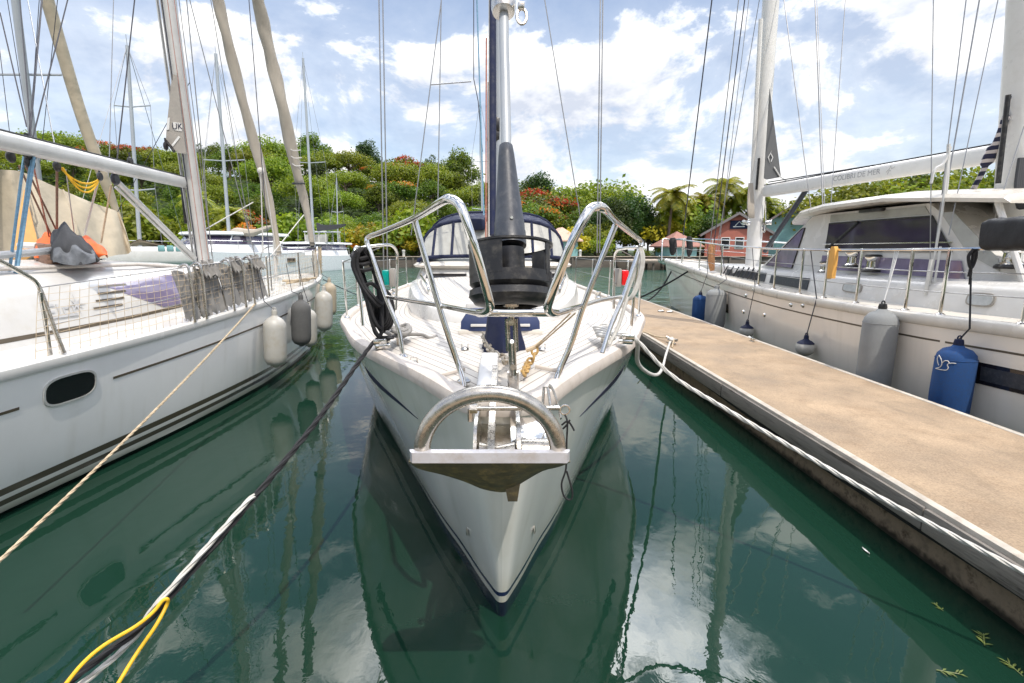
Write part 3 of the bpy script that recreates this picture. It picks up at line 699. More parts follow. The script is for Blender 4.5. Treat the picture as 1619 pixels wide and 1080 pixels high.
# chain from the windlass to the bow roller and a rusty length hanging from the lashing
def chain(pts, name, mt, parent, link=0.042, wire=0.0055):
    pts = spline(pts, 8); q = MB(); L_ = [0]
    for a, b in zip(pts, pts[1:]): L_.append(L_[-1] + (b - a).length)
    k = int(L_[-1] / (link * 0.72)); j = 0
    for i in range(k):
        d = L_[-1] * (i + 0.5) / k
        while L_[j + 1] < d: j += 1
        t = (pts[j + 1] - pts[j]).normalized(); c = pts[j].lerp(pts[j + 1], (d - L_[j]) / (L_[j + 1] - L_[j]))
        a = V(0, 0, 1) if abs(t.z) < 0.8 else V(1, 0, 0); u = (a - t * a.dot(t)).normalized(); w = t.cross(u)
        if i % 2: u = w
        u = (u + 0.35 * w * (1 if i % 2 == 0 else 0)).normalized()
        q.tube([c + t * math.cos(g) * link * 0.5 + u * math.sin(g) * link * 0.32 for g in [2 * math.pi * e / 10 for e in range(10)]], wire, 5, closed=True)
    return q.build(name, mt, parent)
M['chain'] = mat('dull_chain', (0.36, 0.33, 0.28), 0.5, 0.6, var=0.3, scale=40, dirt=((0.3, 0.19, 0.08), 0.6, 20))
M['rust'] = mat('rusty_chain', (0.42, 0.27, 0.10), 0.7, 0.3, var=0.4, scale=50)
def dk(px, py, up=0.02): p = at(px, py, z=1.36); return V(p.x, p.y, dz(p.x, p.y) + up)
chain([dk(764, 545, 0.07), dk(775, 561, 0.03), dk(790, 570, 0.03), dk(806, 577, 0.03), V(0.0, 2.55, 1.43)], 'anchor_chain', M['chain'], yacht, 0.06, 0.008)
lash = at(846, 549, Y=2.75)
chain([lash, lash + V(-0.012, -0.04, -0.06), dk(836, 580, 0.03), dk(828, 598, 0.03)], 'hanging_chain', M['rust'], yacht, 0.055, 0.0075)
ls2 = at(903, 496, Y=2.5)
for o_ in (0, 0.012): wirepart(yacht, [lash + V(o_, 0, 0), ls2 + V(o_ * 2, 0.02, 0)], 0.0045, 'lashing', M['tan_rope'])
wirepart(yacht, [lash + V(-0.05, 0, -0.02), lash + V(0.0, 0, 0.0), lash + V(0.04, 0.02, 0.03)], 0.012, 'lashing', M['tan_rope'])
# king plank, hatch line and the small white horn at the stem
q = MB(); q.box((-0.075, 2.5, dz(0, 2.5) + 0.02), (0.10, 0.62, 0.06), Matrix.Rotation(0.06, 3, 'X'), bev=0.015); q.build('chain_cover', M['white'], yacht)
for (x0, x1) in ((at(735, 582, z=1.36), at(690, 588, z=1.36)), (at(846, 579, z=1.36), at(908, 584, z=1.36))):
    a = V(x0.x, x0.y, dz(x0.x, x0.y) + 0.006); b = V(x1.x, x1.y, dz(x1.x, x1.y) + 0.008)
    q = MB(); q.tube([a, b], 0.012, 6, flat=0.5); q.build('locker_rim', M['capping'], yacht)
for (px, py) in ((735, 551), (857, 551), (654, 563), (688, 590), (890, 599)):
    p = dk(px, py, 0.0); q = MB(); q.lathe([(0.0, 0.012), (0.02, 0.012), (0.026, 0.004), (0.028, 0)], p, n=12)
    q.tube([p + V(-0.02, 0, 0.01), p + V(-0.02, 0, 0.035), p + V(0.02, 0, 0.035), p + V(0.02, 0, 0.01)], 0.004, 6); q.build('deck_eye', M['worn_steel'], yacht)

# bow fitting: two cheek plates, roller drums, cross pin
AX = at(777, 700, Y=1.62).x
fit = MB()
for px, w_ in ((753, 0.012), (819, 0.014)):
    x = at(px, 690, Y=1.72).x
    prof = [(1.57, 1.262), (1.66, 1.262), (1.98, 1.275), (2.5, 1.36), (2.5, 1.40), (1.98, 1.37), (1.76, 1.40), (1.66, 1.385), (1.58, 1.30)]
    fit.prism([V(x - w_ / 2, y, z) for y, z in prof], (w_, 0, 0))
x0, x1 = at(753, 690, Y=1.72).x, at(819, 690, Y=1.72).x
fit.box(((x0 + x1) / 2, 2.0, 1.255), (x1 - x0, 0.7, 0.012), Matrix.Rotation(0.2, 3, 'X'))
fitting = fit.build('bow_fitting', M['worn_steel'], yacht)
q = MB(); q.lathe([(0.0, -0.07), (0.034, -0.07), (0.050, -0.062), (0.036, 0), (0.05, 0.062), (0.034, 0.07), (0, 0.07)], ((x0 + x1) / 2, 1.66, 1.285), (1, 0, 0), 20); q.build('bow_roller', M['galv'], fitting)
q = MB(); q.lathe([(0, 0), (0.048, 0), (0.048, 0.11), (0, 0.11)], (x1 + 0.012, 1.68, 1.29), (1, 0, 0), 20); q.build('bow_roller', M['galv'], fitting)
pz = at(790, 646, Y=1.60)
q = MB(); q.tube([at(748, 646, Y=1.60), at(884, 645, Y=1.60)], 0.0085, 10)
q.lathe([(0.0, 0), (0.017, 0), (0.017, 0.025), (0, 0.025)], at(743, 646, Y=1.60), (1, 0, 0), 6)
q.tube([at(744, 646, Y=1.6), at(744, 666, Y=1.6)], 0.010, 6)
rc = at(893, 648, Y=1.60)
q.tube([rc + V(0.016 * math.cos(a), 0.0, 0.016 * math.sin(a)) for a in [g * 0.449 for g in range(14)]], 0.0035, 6, closed=True)
q.build('cross_pin', M['worn_steel'], fitting)
q = MB(); q.tube(spline([at(868, 610, Y=1.75), at(874, 616, Y=1.72), at(882, 640, Y=1.66), at(887, 662, Y=1.62)], 5), 0.009, 6, flat=0.35); q.tube([at(858, 640, Y=1.8), at(860, 612, Y=1.82), at(866, 612, Y=1.8), at(870, 640, Y=1.78)], 0.006, 6); q.build('locking_strap', M['worn_steel'], fitting)
q = MB(); q.box(((x0 + x1) / 2 + 0.12, 1.86, 1.29), (0.14, 0.22, 0.012), Matrix.Rotation(0.25, 3, 'X'), bev=0.004); q.build('side_plate', M['steel'], fitting)
cord = MB()
cord.tube(spline([rc + V(0, 0, -0.015), at(897, 668, Y=1.59), at(896, 700, Y=1.59), at(895, 740, Y=1.585), at(888, 765, Y=1.58), at(892, 785, Y=1.58), at(902, 790, Y=1.58), at(905, 778, Y=1.58), at(896, 745, Y=1.585)], 5), 0.0032, 6)
cord.tube(spline([at(888, 672, Y=1.59), at(897, 666, Y=1.585), at(903, 672, Y=1.585), at(908, 681, Y=1.58)], 4), 0.0032, 6)
cord.tube(spline([at(890, 678, Y=1.59), at(896, 672, Y=1.585), at(901, 664, Y=1.585)], 4), 0.0032, 6)
tag(cord.build('retaining_cord', M['black_rope']), 'thin black cord loop hanging from the ring beside the anchor', 'cord')

# stay link and furler
slx = at(808, 590, Y=2.12)
q = MB()
Pp = lambda px, py, y: at(px, py, Y=y)
link = thing('headsail_furler', 'x', 'x') if False else None
for dx in (-0.016, 0.016):
    q.tube([Pp(808, 504, 2.0) + V(dx, 0, 0), Pp(810, 555, 2.04) + V(dx, 0, 0)], 0.010, 8, flat=0.45)
q.tube([Pp(809, 540, 2.03), Pp(811, 592, 2.07)], 0.017, 10)
q.tube([Pp(811, 588, 2.07), Pp(812, 625, 2.10)], 0.024, 8, flat=0.6)
for (px, py, y) in ((808, 510, 1.985), (811, 580, 2.04)):
    p = Pp(px, py, y); q.lathe([(0, -0.022), (0.012, -0.022), (0.012, 0.012), (0, 0.012)], p, (0, -1, 0), 12)
q.tube([Pp(808, 468, 1.97), Pp(808, 506, 2.0)], 0.014, 10); q.lathe([(0.0, -0.02), (0.03, -0.02), (0.034, 0), (0.03, 0.02), (0, 0.02)], Pp(808, 477, 1.98), n=8)
q.build('stay_link', M['worn_steel'], yacht)
ty = lambda py: 2.0 + (470 - py) * 0.00135
D0 = Pp(808, 456, 2.0); D1 = Pp(807, 393, 2.035); ax = (D1 - D0).normalized(); rD = 0.165
furl = MB(); hD = (D1 - D0).length
furl.lathe([(rD - 0.004, 0.0), (rD + 0.005, 0.004), (rD + 0.005, 0.012), (rD - 0.004, 0.012)], D1, ax, 40, caps=False)
furl.lathe([(0.075, -0.006), (rD - 0.02, -0.006), (rD, 0.012), (rD, 0.055), (rD - 0.006, 0.055), (rD - 0.012, 0.02), (0.075, 0.01)], D0, ax, 40, caps=False)
for a0, a1 in ((-3.0, -1.78), (-0.62, -0.42), (0.5, 0.95), (2.0, 2.6)):     # cage walls round the drum
    u = (V(1, 0, 0) - ax * ax.x).normalized(); w = ax.cross(u); ra, rb = [], []
    rows = []
    for k in range(9):
        a = a0 + (a1 - a0) * k / 8; d = u * math.cos(a) + w * math.sin(a)
        rows.append([D0 + d * (rD - 0.005) + ax * 0.04, D0 + d * (rD + 0.001) + ax * 0.04, D0 + d * (rD + 0.001) + ax * (hD + 0.008), D0 + d * (rD - 0.005) + ax * (hD + 0.008)])
    furl.loft(rows, closed=True, caps=True)
furler = furl.build('furling_drum', M['black'], yacht)
q = MB(); q.lathe([(rD - 0.03, -0.02), (rD, -0.03), (rD + 0.004, -0.055), (rD - 0.02, -0.085), (rD - 0.06, -0.095), (rD - 0.06, -0.08), (rD - 0.025, -0.065), (rD - 0.02, -0.04)], D0 + ax * 0.02, ax, 36, caps=False); q.build('lower_guard', M['black'], furler)
q = MB(); q.lathe([(0.0, -0.05), (0.045, -0.05), (0.06, -0.02), (0.10, -0.012), (0.105, 0.01), (0.06, 0.02), (0.055, hD), (0.0, hD)], D0, ax, 30); q.build('spool', M['black'], furler)
q = MB(); q.lathe([(0.064, -0.01), (0.064, 0.05), (0.0615, 0.055), (0.0605, 0.095), (0.0585, 0.10), (0.034, 0.40), (0.029, 0.445), (0.024, 0.45)], Pp(807, 386, 2.04), (Pp(800, 232, 2.22) - Pp(807, 386, 2.04)), 28); q.build('drum_cone', M['slate'], furler)
p_ = Pp(809, 344, 2.02); q = MB(); q.lathe([(0, 0.008), (0.006, 0.008), (0.008, 0.0)], p_, (0, -1, 0), 8); q.build('screw', M['steel'], furler)
q = MB(); f0, f1, f2 = Pp(801, 245, 2.2), Pp(797, 60, 2.42), Pp(795, -260, 2.95)
q.tube([f0, f1, f2, f2 + (f2 - f1) * 3.2], 0.021, 12, flat=0.85); q.build('furling_foil', M['alu'], yacht)
q = MB(); ax2 = (f1 - f0).normalized(); sw = Pp(796, 12, 2.48)
q.lathe([(0.028, -0.03), (0.05, -0.025), (0.056, 0.0), (0.056, 0.05), (0.046, 0.06), (0.046, 0.11), (0.03, 0.12)], sw, ax2, 24); q.build('halyard_swivel', M['worn_steel'], yacht)
q = MB(); rc2 = Pp(825, 26, 2.45); q.tube([rc2 + V(0.022 * math.cos(a), 0.01 * math.sin(a), 0.036 * math.sin(a)) for a in [g * 0.449 for g in range(14)]], 0.007, 6, closed=True); q.box(Pp(824, 10, 2.46), (0.03, 0.03, 0.03), bev=0.006); q.build('shackle', M['worn_steel'], yacht)
# second stay with its rolled navy sail, mast behind it
q = MB(); q.tube([Pp(779, 372, 4.9), Pp(779, 200, 5.3), Pp(779, 0, 5.8), Pp(779, -500, 7.2)], [0.03, 0.036, 0.036, 0.03], 10); q.build('rolled_staysail', M['navy'], yacht)
mb_, mt_ = Pp(789, 405, 7.6), Pp(789, 0, 7.62)
q = MB(); q.tube([mb_ - V(0, 0, 0.5), mt_, mt_ + V(0, 0.1, 9)], 0.078, 18, flat=1.35); mast = q.build('mast', M['alu'], yacht)
for py, h_ in ((200, 0.22), (216, 0.16)):
    p = Pp(788, py, 7.6); q = MB(); q.lathe([(0.085, -h_ / 2), (0.10, -h_ / 2 + 0.02), (0.10, h_ / 2 - 0.02), (0.085, h_ / 2)], p + V(-0.02, 0, 0), n=16); q.build('mast_collar', M['black'], mast)
for i, (px, py0, py1, mt) in enumerate(((768, 420, 60, 'red_rope'), (771, 420, 130, 'brown_rope'), (765, 340, 0, 'blue_rope'), (773, 400, -200, 'white_rope'))):
    a, b = Pp(px, py0, 7.3), Pp(px + (4 if i == 2 else 1) - (15 if i == 2 else 0), py1, 7.5)
    wirepart(yacht, [a, b], 0.010, 'halyard', M[mt])
for (a, b) in (((607, 440), (598, -60)), ((613, 440), (604, -60)), ((948, 400), (954, -60)), ((944, 400), (950, -60)), ((650, 372), (703, -40)), ((922, 372), (858, -20)), ((692, 340), (698, -20))):
    y = 7.0 if abs(a[0] - 780) > 160 else 8.6
    wirepart(yacht, [Pp(a[0], a[1], y), Pp(b[0], b[1], y * 0.98 + 0.3)], 0.0085, 'shroud', M['wire'])
wirepart(yacht, [Pp(749, -20, 7.5), Pp(749, 125, 7.5), Pp(756, 160, 7.5), Pp(763, 240, 7.5)], 0.006, 'flag_halyard', M['darkwire'])
wirepart(yacht, [Pp(681, 134, 7.5), Pp(745, 129, 7.5)], 0.009, 'spreader', M['wire'])
# pulpit: two steel frames joined by a crossbar
def rail(pts, r, n=5, **k):
    q = MB(); q.tube(spline([at(a, b, Y=y) for a, b, y in pts], n), r, 12); return q.build('pulpit_rail', M['steel'], yacht)
rail([(757, 495, 1.86), (768, 493.5, 1.76), (775, 484, 1.70), (770, 460, 1.68), (759, 420, 1.66), (747, 380, 1.65), (734, 340, 1.66), (725, 322, 1.68), (712, 315, 1.72), (700, 318, 1.80), (655, 345, 2.45), (600, 368, 3.1), (584, 374, 3.3), (580, 382, 3.32), (588, 405, 3.30), (610, 470, 3.26), (630, 520, 3.22), (637, 563, 3.19)], 0.0155)
rail([(757, 495, 1.86), (735, 491, 2.05), (690, 482, 2.55), (640, 474, 3.0), (611, 469, 3.26)], 0.0125)
rail([(655, 345, 2.47), (672, 407, 2.45), (694, 484, 2.43), (712, 540, 2.42), (725, 578, 2.41), (732, 600, 2.38), (734, 612, 2.36)], 0.0145)
rail([(880, 496, 1.86), (872, 495, 1.76), (866, 488, 1.70), (869, 474, 1.68), (884, 434, 1.66), (904, 383, 1.65), (925, 343, 1.66), (934, 330, 1.68), (945, 326.5, 1.72), (956, 331, 1.80), (974, 350, 2.45), (1003, 373, 3.1), (1012, 380, 3.3), (1014, 387, 3.32), (1009, 400, 3.30), (987, 465, 3.24), (966, 515, 3.18), (952, 558, 3.12)], 0.0155)
rail([(880, 496, 1.86), (900, 490, 2.05), (923, 483, 2.5), (950, 475, 2.9), (983, 469, 3.24)], 0.0125)
rail([(973, 356, 2.45), (950, 412, 2.43), (923, 482, 2.42), (903, 543, 2.41), (886, 582, 2.40), (879, 600, 2.38), (877, 612, 2.36)], 0.0145)
rail([(766, 494, 1.84), (800, 494.5, 1.83), (840, 494.5, 1.83), (872, 494.5, 1.84)], 0.0155)
for (px, py) in ((637, 563), (734, 610), (952, 558), (877, 610)):
    p = at(px, py, z=1.335); q = MB(); q.lathe([(0.0, 0.0), (0.034, 0.0), (0.034, 0.008), (0.02, 0.02)], V(p.x, p.y, CH.deck(p.y - 2)[1] + 0.012), n=14); q.build('rail_foot', M['steel'], yacht)
# aft pair of rails with the navigation lights
def rail2(pts, r): 
    q = MB(); q.tube(spline([at(a, b, Y=y) for a, b, y in pts], 5), r, 10); return q.build('side_rail', M['steel'], yacht)
rail2([(574, 515, 3.9), (568, 450, 3.95), (561, 396, 4.0), (572, 392, 4.1), (600, 388, 4.3), (618, 388, 4.5), (627, 398, 4.6), (628, 420, 4.62), (626, 490, 4.6)], 0.013)
rail2([(998, 515, 4.0), (1003, 460, 4.0), (1010, 398, 4.0), (1000, 392, 4.1), (985, 393, 4.3), (976, 396, 4.5), (972, 406, 4.6), (971, 430, 4.6), (970, 488, 4.6)], 0.013)
for (px, lens, tilt) in ((611, 'teal_lens', 0.15), (987, 'red_lens', -0.15)):
    c = at(px, 439, Y=4.35); q = MB(); q.box(c, (0.058, 0.09, 0.13), bev=0.012); s_ = 1 if px < 800 else -1
    lt = q.build('navigation_light', M[lens], yacht)
    q = MB(); q.box(c + V(0.052 * s_, 0.01, 0), (0.042, 0.10, 0.155), bev=0.008); q.build('housing', M['sail_taupe'], lt)
# stanchions and lifelines further aft
for sd in (-1, 1):
    tops = []
    for y in (5.6, 7.1, 8.7, 10.3, 12.0):
        hb, z = CH.deck(y - 2); p = cf.P(y - 2, sd * (hb - 0.06), z + 0.03); tops.append(p + V(0.01 * sd, 0, 0.62)); stanchion(yacht, p, tops[-1])
    st = at(600 if sd < 0 else 975, 392, Y=4.3)
    wirepart(yacht, [st] + tops, 0.005); wirepart(yacht, [st - V(0, 0, 0.3)] + [p - V(0, 0, 0.3) for p in tops], 0.004)
    for y in (8.4, 9.4):                  # fairleads and small deck gear by the shrouds
        hb, z = CH.deck(y - 2); p = cf.P(y - 2, sd * (hb - 0.3), z + 0.02); q = MB(); q.lathe([(0.05, 0), (0.06, 0.02), (0.04, 0.06), (0.055, 0.12), (0.0, 0.13)], p, n=12); q.build('winch', M['steel'], yacht)
# bow fairleads and cleats
def fairlead(px, py, yy, name='fairlead'):
    p = at(px, py, Y=yy); q = MB()
    q.box(p, (0.10, 0.16, 0.03), Matrix.Rotation(0.3 if px < 800 else -0.3, 3, 'Z'), bev=0.008)
    for o_ in (-0.055, 0.055): q.box(p + V(0, o_, 0.028), (0.085, 0.024, 0.045), Matrix.Rotation(0.3 if px < 800 else -0.3, 3, 'Z'), bev=0.008)
    q.build(name, M['steel'], yacht); return p
FL = fairlead(604, 545, 3.36); FR = fairlead(990, 538, 3.42)
def bow_cleat(x, y):
    q = MB(); z = dz(x, y) + 0.01
    for o_ in (-0.05, 0.05): q.tube([V(x, y + o_, z - 0.02), V(x, y + o_, z + 0.06)], 0.015, 8)
    q.tube([V(x, y - 0.15, z + 0.075), V(x, y - 0.05, z + 0.065), V(x, y + 0.05, z + 0.065), V(x, y + 0.15, z + 0.075)], 0.017, 8); q.build('cleat', M['worn_steel'], yacht); return V(x, y, z)
KL = bow_cleat(at(632, 540, z=1.32).x, at(632, 540, z=1.32).y); KR = bow_cleat(at(955, 540, z=1.32).x, at(955, 540, z=1.32).y)

# ---- the anchor, held in the bow roller
anch = thing('plough_anchor', 'hooped steel anchor with brown fluke hanging at the bow of the middle yacht', 'anchor', tuple(at(777, 720, Y=1.5)))
ya = 1.5
cen = at(775, 718, Y=ya); rad = (at(893, 718, Y=ya) - cen).length - 0.022
q = MB(); k = 40
hoop = [cen + V(math.cos(a) * rad, -0.03 * math.sin(a), math.sin(a) * rad * 0.97) for a in [math.pi * i / k for i in range(k + 1)]]
q.tube(hoop, 0.0265, 16); q.build('hoop', M['galv'], anch)
for sg in (-1, 1):
    q = MB(); q.tube([cen + V(sg * rad + 0.031 * math.cos(a), 0.031 * math.sin(a), -0.004) for a in [g * 0.4488 for g in range(14)]], 0.006, 6, closed=True); q.build('weld_bead', M['worn_steel'], anch)
# fluke: flat rear edge, underside falling to a keel
top = [(646, 716), (652, 713), (775, 713), (896, 711), (902, 714)]
bot = [(645, 731), (664, 742), (700, 751), (735, 762), (765, 774), (800, 778), (828, 762), (858, 745), (885, 738), (902, 731)]
q = MB()
eL, eR = at(646, 714, Y=ya - 0.03), at(902, 714, Y=ya - 0.03); dn = at(775, 729, Y=ya - 0.03).z - eL.z
q.prism([eL + V(0.004, 0, 0), eL + V(0.012, -0.012, 0), eR + V(-0.012, -0.012, 0), eR + V(-0.004, 0, 0), eR + V(0, 0.018, 0), eL + V(0, 0.018, 0)], (0, 0, dn)); q.build('fluke_edge', M['edge_steel'], anch)
q = MB(); nb = 25; r0, r1, r2, r3, rm_ = [], [], [], [], []
bt = spline([at(a, b, Y=ya + (0.02 + 0.16 * math.sin(math.pi * min(1, max(0, (a - 645) / 257))))) for a, b in bot], 4); nb = len(bt)
for i, p in enumerate(bt):
    f = i / (nb - 1); e = eL.lerp(eR, (p.x - bt[0].x) / (bt[-1].x - bt[0].x)) + V(0, 0.0, dn * 0.97)
    r0.append(e + V(0, -0.004, 0)); r1.append(e.lerp(p, 0.5) + V(0, -0.02 * math.sin(math.pi * f) ** 2, 0.0)); rm_.append(e.lerp(p, 0.25) + V(0, -0.014 * math.sin(math.pi * f) ** 2, 0)); r2.append(p); r3.append(e.lerp(p, 0.45) + V(0, 0.05 + 0.05 * math.sin(math.pi * f), 0))
q.loft([r0, rm_, r1, r2, r3], closed=False); q.loft([r3, r0])
q.build('fluke', M['patina'], anch)
q = MB(); sx0 = at(812, 770, Y=ya + 0.17)
q.prism([at(799, 772, Y=ya + .14), at(803, 793, Y=ya + .14), at(818, 793, Y=ya + .14), at(824, 755, Y=ya + .14)], (0, 0.1, 0.05)); q.build('fluke_tip', M['patina'], anch)
q = MB(); xs = at(775, 690, Y=ya).x
q.prism([V(xs - 0.012, ya + 0.03, 1.285), V(xs - 0.012, ya + 0.04, 1.33), V(xs - 0.012, ya + 0.12, 1.375), V(xs - 0.012, 2.45, 1.43), V(xs - 0.012, 2.45, 1.39), V(xs - 0.012, ya + 0.2, 1.31), V(xs - 0.012, ya + 0.1, 1.295)], (0.024, 0, 0)); q.build('shank', M['galv'], anch)
# ================================================================== THE YACHT ON THE LEFT
lf = Frame((-4.55, 12.5), (-0.119, -0.993))
LH = Hull(lf,
    [(0, 0, 1.42), (0.02, 0.06, 1.42), (0.15, 0.14, 1.415), (0.5, 0.33, 1.41), (0.9, 0.53, 1.40), (2.2, 1.08, 1.365), (4.3, 1.69, 1.31), (5.65, 1.88, 1.25), (7.1, 1.97, 1.18), (9.1, 2.12, 1.15), (11, 2.15, 1.15), (14, 2.0, 1.15)],
    [(0.12, 0), (0.13, 0.02), (0.25, 0.06), (0.6, 0.18), (1.0, 0.34), (2.5, 0.95), (4.6, 1.5), (5.8, 1.68), (7.2, 1.77), (9.1, 1.76), (11, 1.8), (14, 1.6)], 1.0, 0.6)
ly = thing('sailing_yacht', 'white sailing yacht with bronze waterline stripes, safety net and fenders, on the left', 'sailing yacht', (-5.4, 6, 0))
BR = (0.085, 0.068, 0.045)
M['l_hull'] = hull_mat('white_bronze_banded_hull', (0.85, 0.845, 0.83), [(0.115, 0.165, BR), (0.205, 0.265, BR)], (0.012, 0.012, 0.014), 0.045, 0.006, 5.0, 0.12)
lhull = LH.mesh().build('hull', M['l_hull'], ly, sharp=60)
LH.capping([(-0.006, -0.06), (-0.02, -0.03), (-0.014, 0.012), (0.02, 0.03), (0.06, 0.03), (0.075, 0.0), (0.08, -0.05)], 'gunwale', M['white'], ly)
LH.decking(0.076, -0.01, 0.06, 'deck', M['white'], ly)
def lp(s, t, z): return lf.P(s, t, z)
def ldz(s): return LH.deck(s)[1]
# rubbing strake line broken at the portholes
sp1, zp1, pp1 = LH.near(112, 613, 1); sp2, zp2, pp2 = LH.near(465, 505, 1, 5, 12)
zl = lambda s_: ldz(s_) - 0.30
for (a, b) in ((2.0, sp2 - 0.35), (sp2 + 0.4, sp1 - 0.42), (sp1 + 0.42, 12.5)):
    strip_on(LH, a, b, zl, lambda s_: 0.022, 1, 0.004).build('strake_line', M['brown_line'], lhull)
def porthole(s0, z0, w, h_):
    pts, out = [], []
    for k in range(28):
        a = 2 * math.pi * k / 28; cx_ = math.copysign(abs(math.cos(a)) ** 0.55, math.cos(a)); cz_ = math.copysign(abs(math.sin(a)) ** 0.7, math.sin(a))
        pts.append(LH.surf(s0 + cx_ * w, z0 + cz_ * h_, 1)); out.append(LH.surf(s0 + cx_ * (w + 0.016), z0 + cz_ * (h_ + 0.016), 1))
    q = MB(); n_ = lf.l
    q.loft([[p + n_ * 0.001 for p in out], [p + n_ * 0.012 for p in out], [p + n_ * 0.012 for p in pts], [p + n_ * 0.004 for p in pts]], closed=True)
    fr = q.build('porthole', M['mast_grey'], lhull)
    q = MB(); q.prism([p + n_ * 0.007 for p in pts], -n_ * 0.02); q.build('pane', M['dark_glass'], fr)
porthole(sp1, zp1, 0.225, 0.105); porthole(sp2, zp2, 0.17, 0.09)
# cabin trunk: rows across, from bow to stern
q = MB(); rows = []
for s_, w_, h_ in ((4.0, 0.10, 0.02), (4.02, 0.55, 0.10), (4.25, 0.85, 0.28), (4.7, 1.02, 0.44), (5.3, 1.16, 0.56), (6.2, 1.26, 0.66), (7.2, 1.34, 0.72), (8.4, 1.40, 0.76), (9.3, 1.42, 0.78), (9.32, 1.42, 0.05)):
    z = ldz(s_) + 0.0; r_ = []
    for f, g in ((1.03, -0.05), (1.0, 0.12), (0.985, 0.3), (0.94, 0.56), (0.88, 0.72), (0.80, 0.83), (0.62, 0.93), (0.3, 0.99), (0, 1.0), (-0.3, 0.99), (-0.62, 0.93), (-0.80, 0.83), (-0.88, 0.72), (-0.94, 0.56), (-0.985, 0.3), (-1.0, 0.12), (-1.03, -0.05)):
        r_.append(lp(s_, f * w_, z + max(g * h_, -0.05)))
    rows.append(r_)
q.loft(rows, caps=True); lcab = q.build('cabin_trunk', M['white'], ly)
def cabpt(s_, g):      # a point of the cabin side: g = share of its height
    tabw = [(4.0, 0.10), (4.02, 0.55), (4.25, 0.85), (4.7, 1.02), (5.3, 1.16), (6.2, 1.26), (7.2, 1.34), (8.4, 1.40), (9.3, 1.42)]
    tabh = [(4.0, 0.02), (4.02, 0.10), (4.25, 0.28), (4.7, 0.44), (5.3, 0.56), (6.2, 0.66), (7.2, 0.72), (8.4, 0.76), (9.3, 0.78)]
    f = interp([(-0.05, 1.03), (0.12, 1.0), (0.3, 0.985), (0.56, 0.94), (0.72, 0.88), (0.83, 0.80), (0.93, 0.62)], g)
    return lp(s_, f * interp(tabw, s_), ldz(s_) + g * interp(tabh, s_))
def cabprism(outline, name, mt, parent, th=0.012, off=0.004):
    pts = [cabpt(a, b) for a, b in outline]; n_ = lf.l * 0.93 + V(0, 0, 0.3)
    q = MB(); q.prism([p + n_ * off for p in pts], n_ * th); return q.build(name, mt, parent)
def solve_cab(px, py):
    best = None
    for i in range(60):
        for j in range(40):
            s_, g = 4.3 + 5.0 * i / 59, 0.05 + 0.85 * j / 39; p = cabpt(s_, g)
            d = at(px, py, Y=p.y); e = (d - p).length
            if best is None or e < best[0]: best = (e, s_, g)
    return best[1], best[2]
def grid_panel(corners, name, mt, parent, nu=16, nv=5, off=0.006):
    """a panel lying on the curved cabin side between two (s, g) edges"""
    q = MB(); rows = []
    n_ = lf.l * 0.93 + V(0, 0, 0.3)
    for i in range(nu + 1):
        f = i / nu; lo = corners[0](f); hi = corners[1](f)
        rows.append([cabpt(lo[0] + (hi[0] - lo[0]) * j / nv, lo[1] + (hi[1] - lo[1]) * j / nv) + n_ * off for j in range(nv + 1)])
    q.loft(rows); return q.build(name, mt, parent)
S_ = lambda a, b: solve_cab(a, b)
SX = lambda px, g=0.45: min((abs((lambda p: 795 + 790 * p.x / p.y)(cabpt(4.1 + 5.1 * i / 800, g)) - px), 4.1 + 5.1 * i / 800) for i in range(801))[1]
WS0, WS1, WV0, WV1, WST, WLT = SX(306), SX(178, 0.6), SX(196), SX(150), SX(128), SX(100)
grid_panel((lambda f: (WS0 + f * (WS1 - WS0), 0.17 + 0.45 * max(0, (f - 0.45) / 0.55) ** 1.0), lambda f: (WS0 + f * (WS1 - WS0), 0.74 - 0.10 * f)), 'cabin_window', M['purple_glass'], lcab, 20, 5)
grid_panel((lambda f: (4.5 + f * 5.0, 0.10), lambda f: (4.5 + f * 5.0, 0.15)), 'side_groove', M['brown_line'], lcab, 20, 1, 0.003)
for k in range(4):
    g0 = 0.32 + k * 0.095
    grid_panel((lambda f: (WV1 - k * 0.06 + f * (WV0 - WV1), g0), lambda f: (WV1 - k * 0.06 + f * (WV0 - WV1), g0 + 0.03)), 'louvre_vent', M['brown_line'], lcab, 4, 1, 0.008)
# faded lettering and star on the cabin side
vs, fs = lettering('Sun', 0.15)
def on_cab(vs, fs, s0, g0, name, mt):
    q = MB(); u = (cabpt(s0 - 0.3, g0) - cabpt(s0 + 0.3, g0)).normalized(); w = (cabpt(s0, g0 + 0.1) - cabpt(s0, g0 - 0.1)).normalized(); n_ = u.cross(w).normalized()
    if n_.dot(lf.l) < 0: n_ = -n_
    q.add([cabpt(s0, g0) + u * p.x + w * p.y + n_ * (0.008 + p.z) for p in vs], fs); q.build(name, mt, lcab)
star = []; 
for k in range(16):
    r_ = 0.10 if k % 4 == 0 else (0.07 if k % 2 == 0 else 0.025); star.append(V(math.cos(k * math.pi / 8) * r_, math.sin(k * math.pi / 8) * r_, 0))
vsx = [V(p.x * 1.0, p.y, 0) for p in star] + [V(p.x, p.y, 0.003) for p in star]
on_cab(vsx, [tuple(range(15, -1, -1)), tuple(range(16, 32))] + [(i, (i + 1) % 16, 16 + (i + 1) % 16, 16 + i) for i in range(16)], WST, 0.42, 'star_emblem', M['faded_text'])
bar = MB()
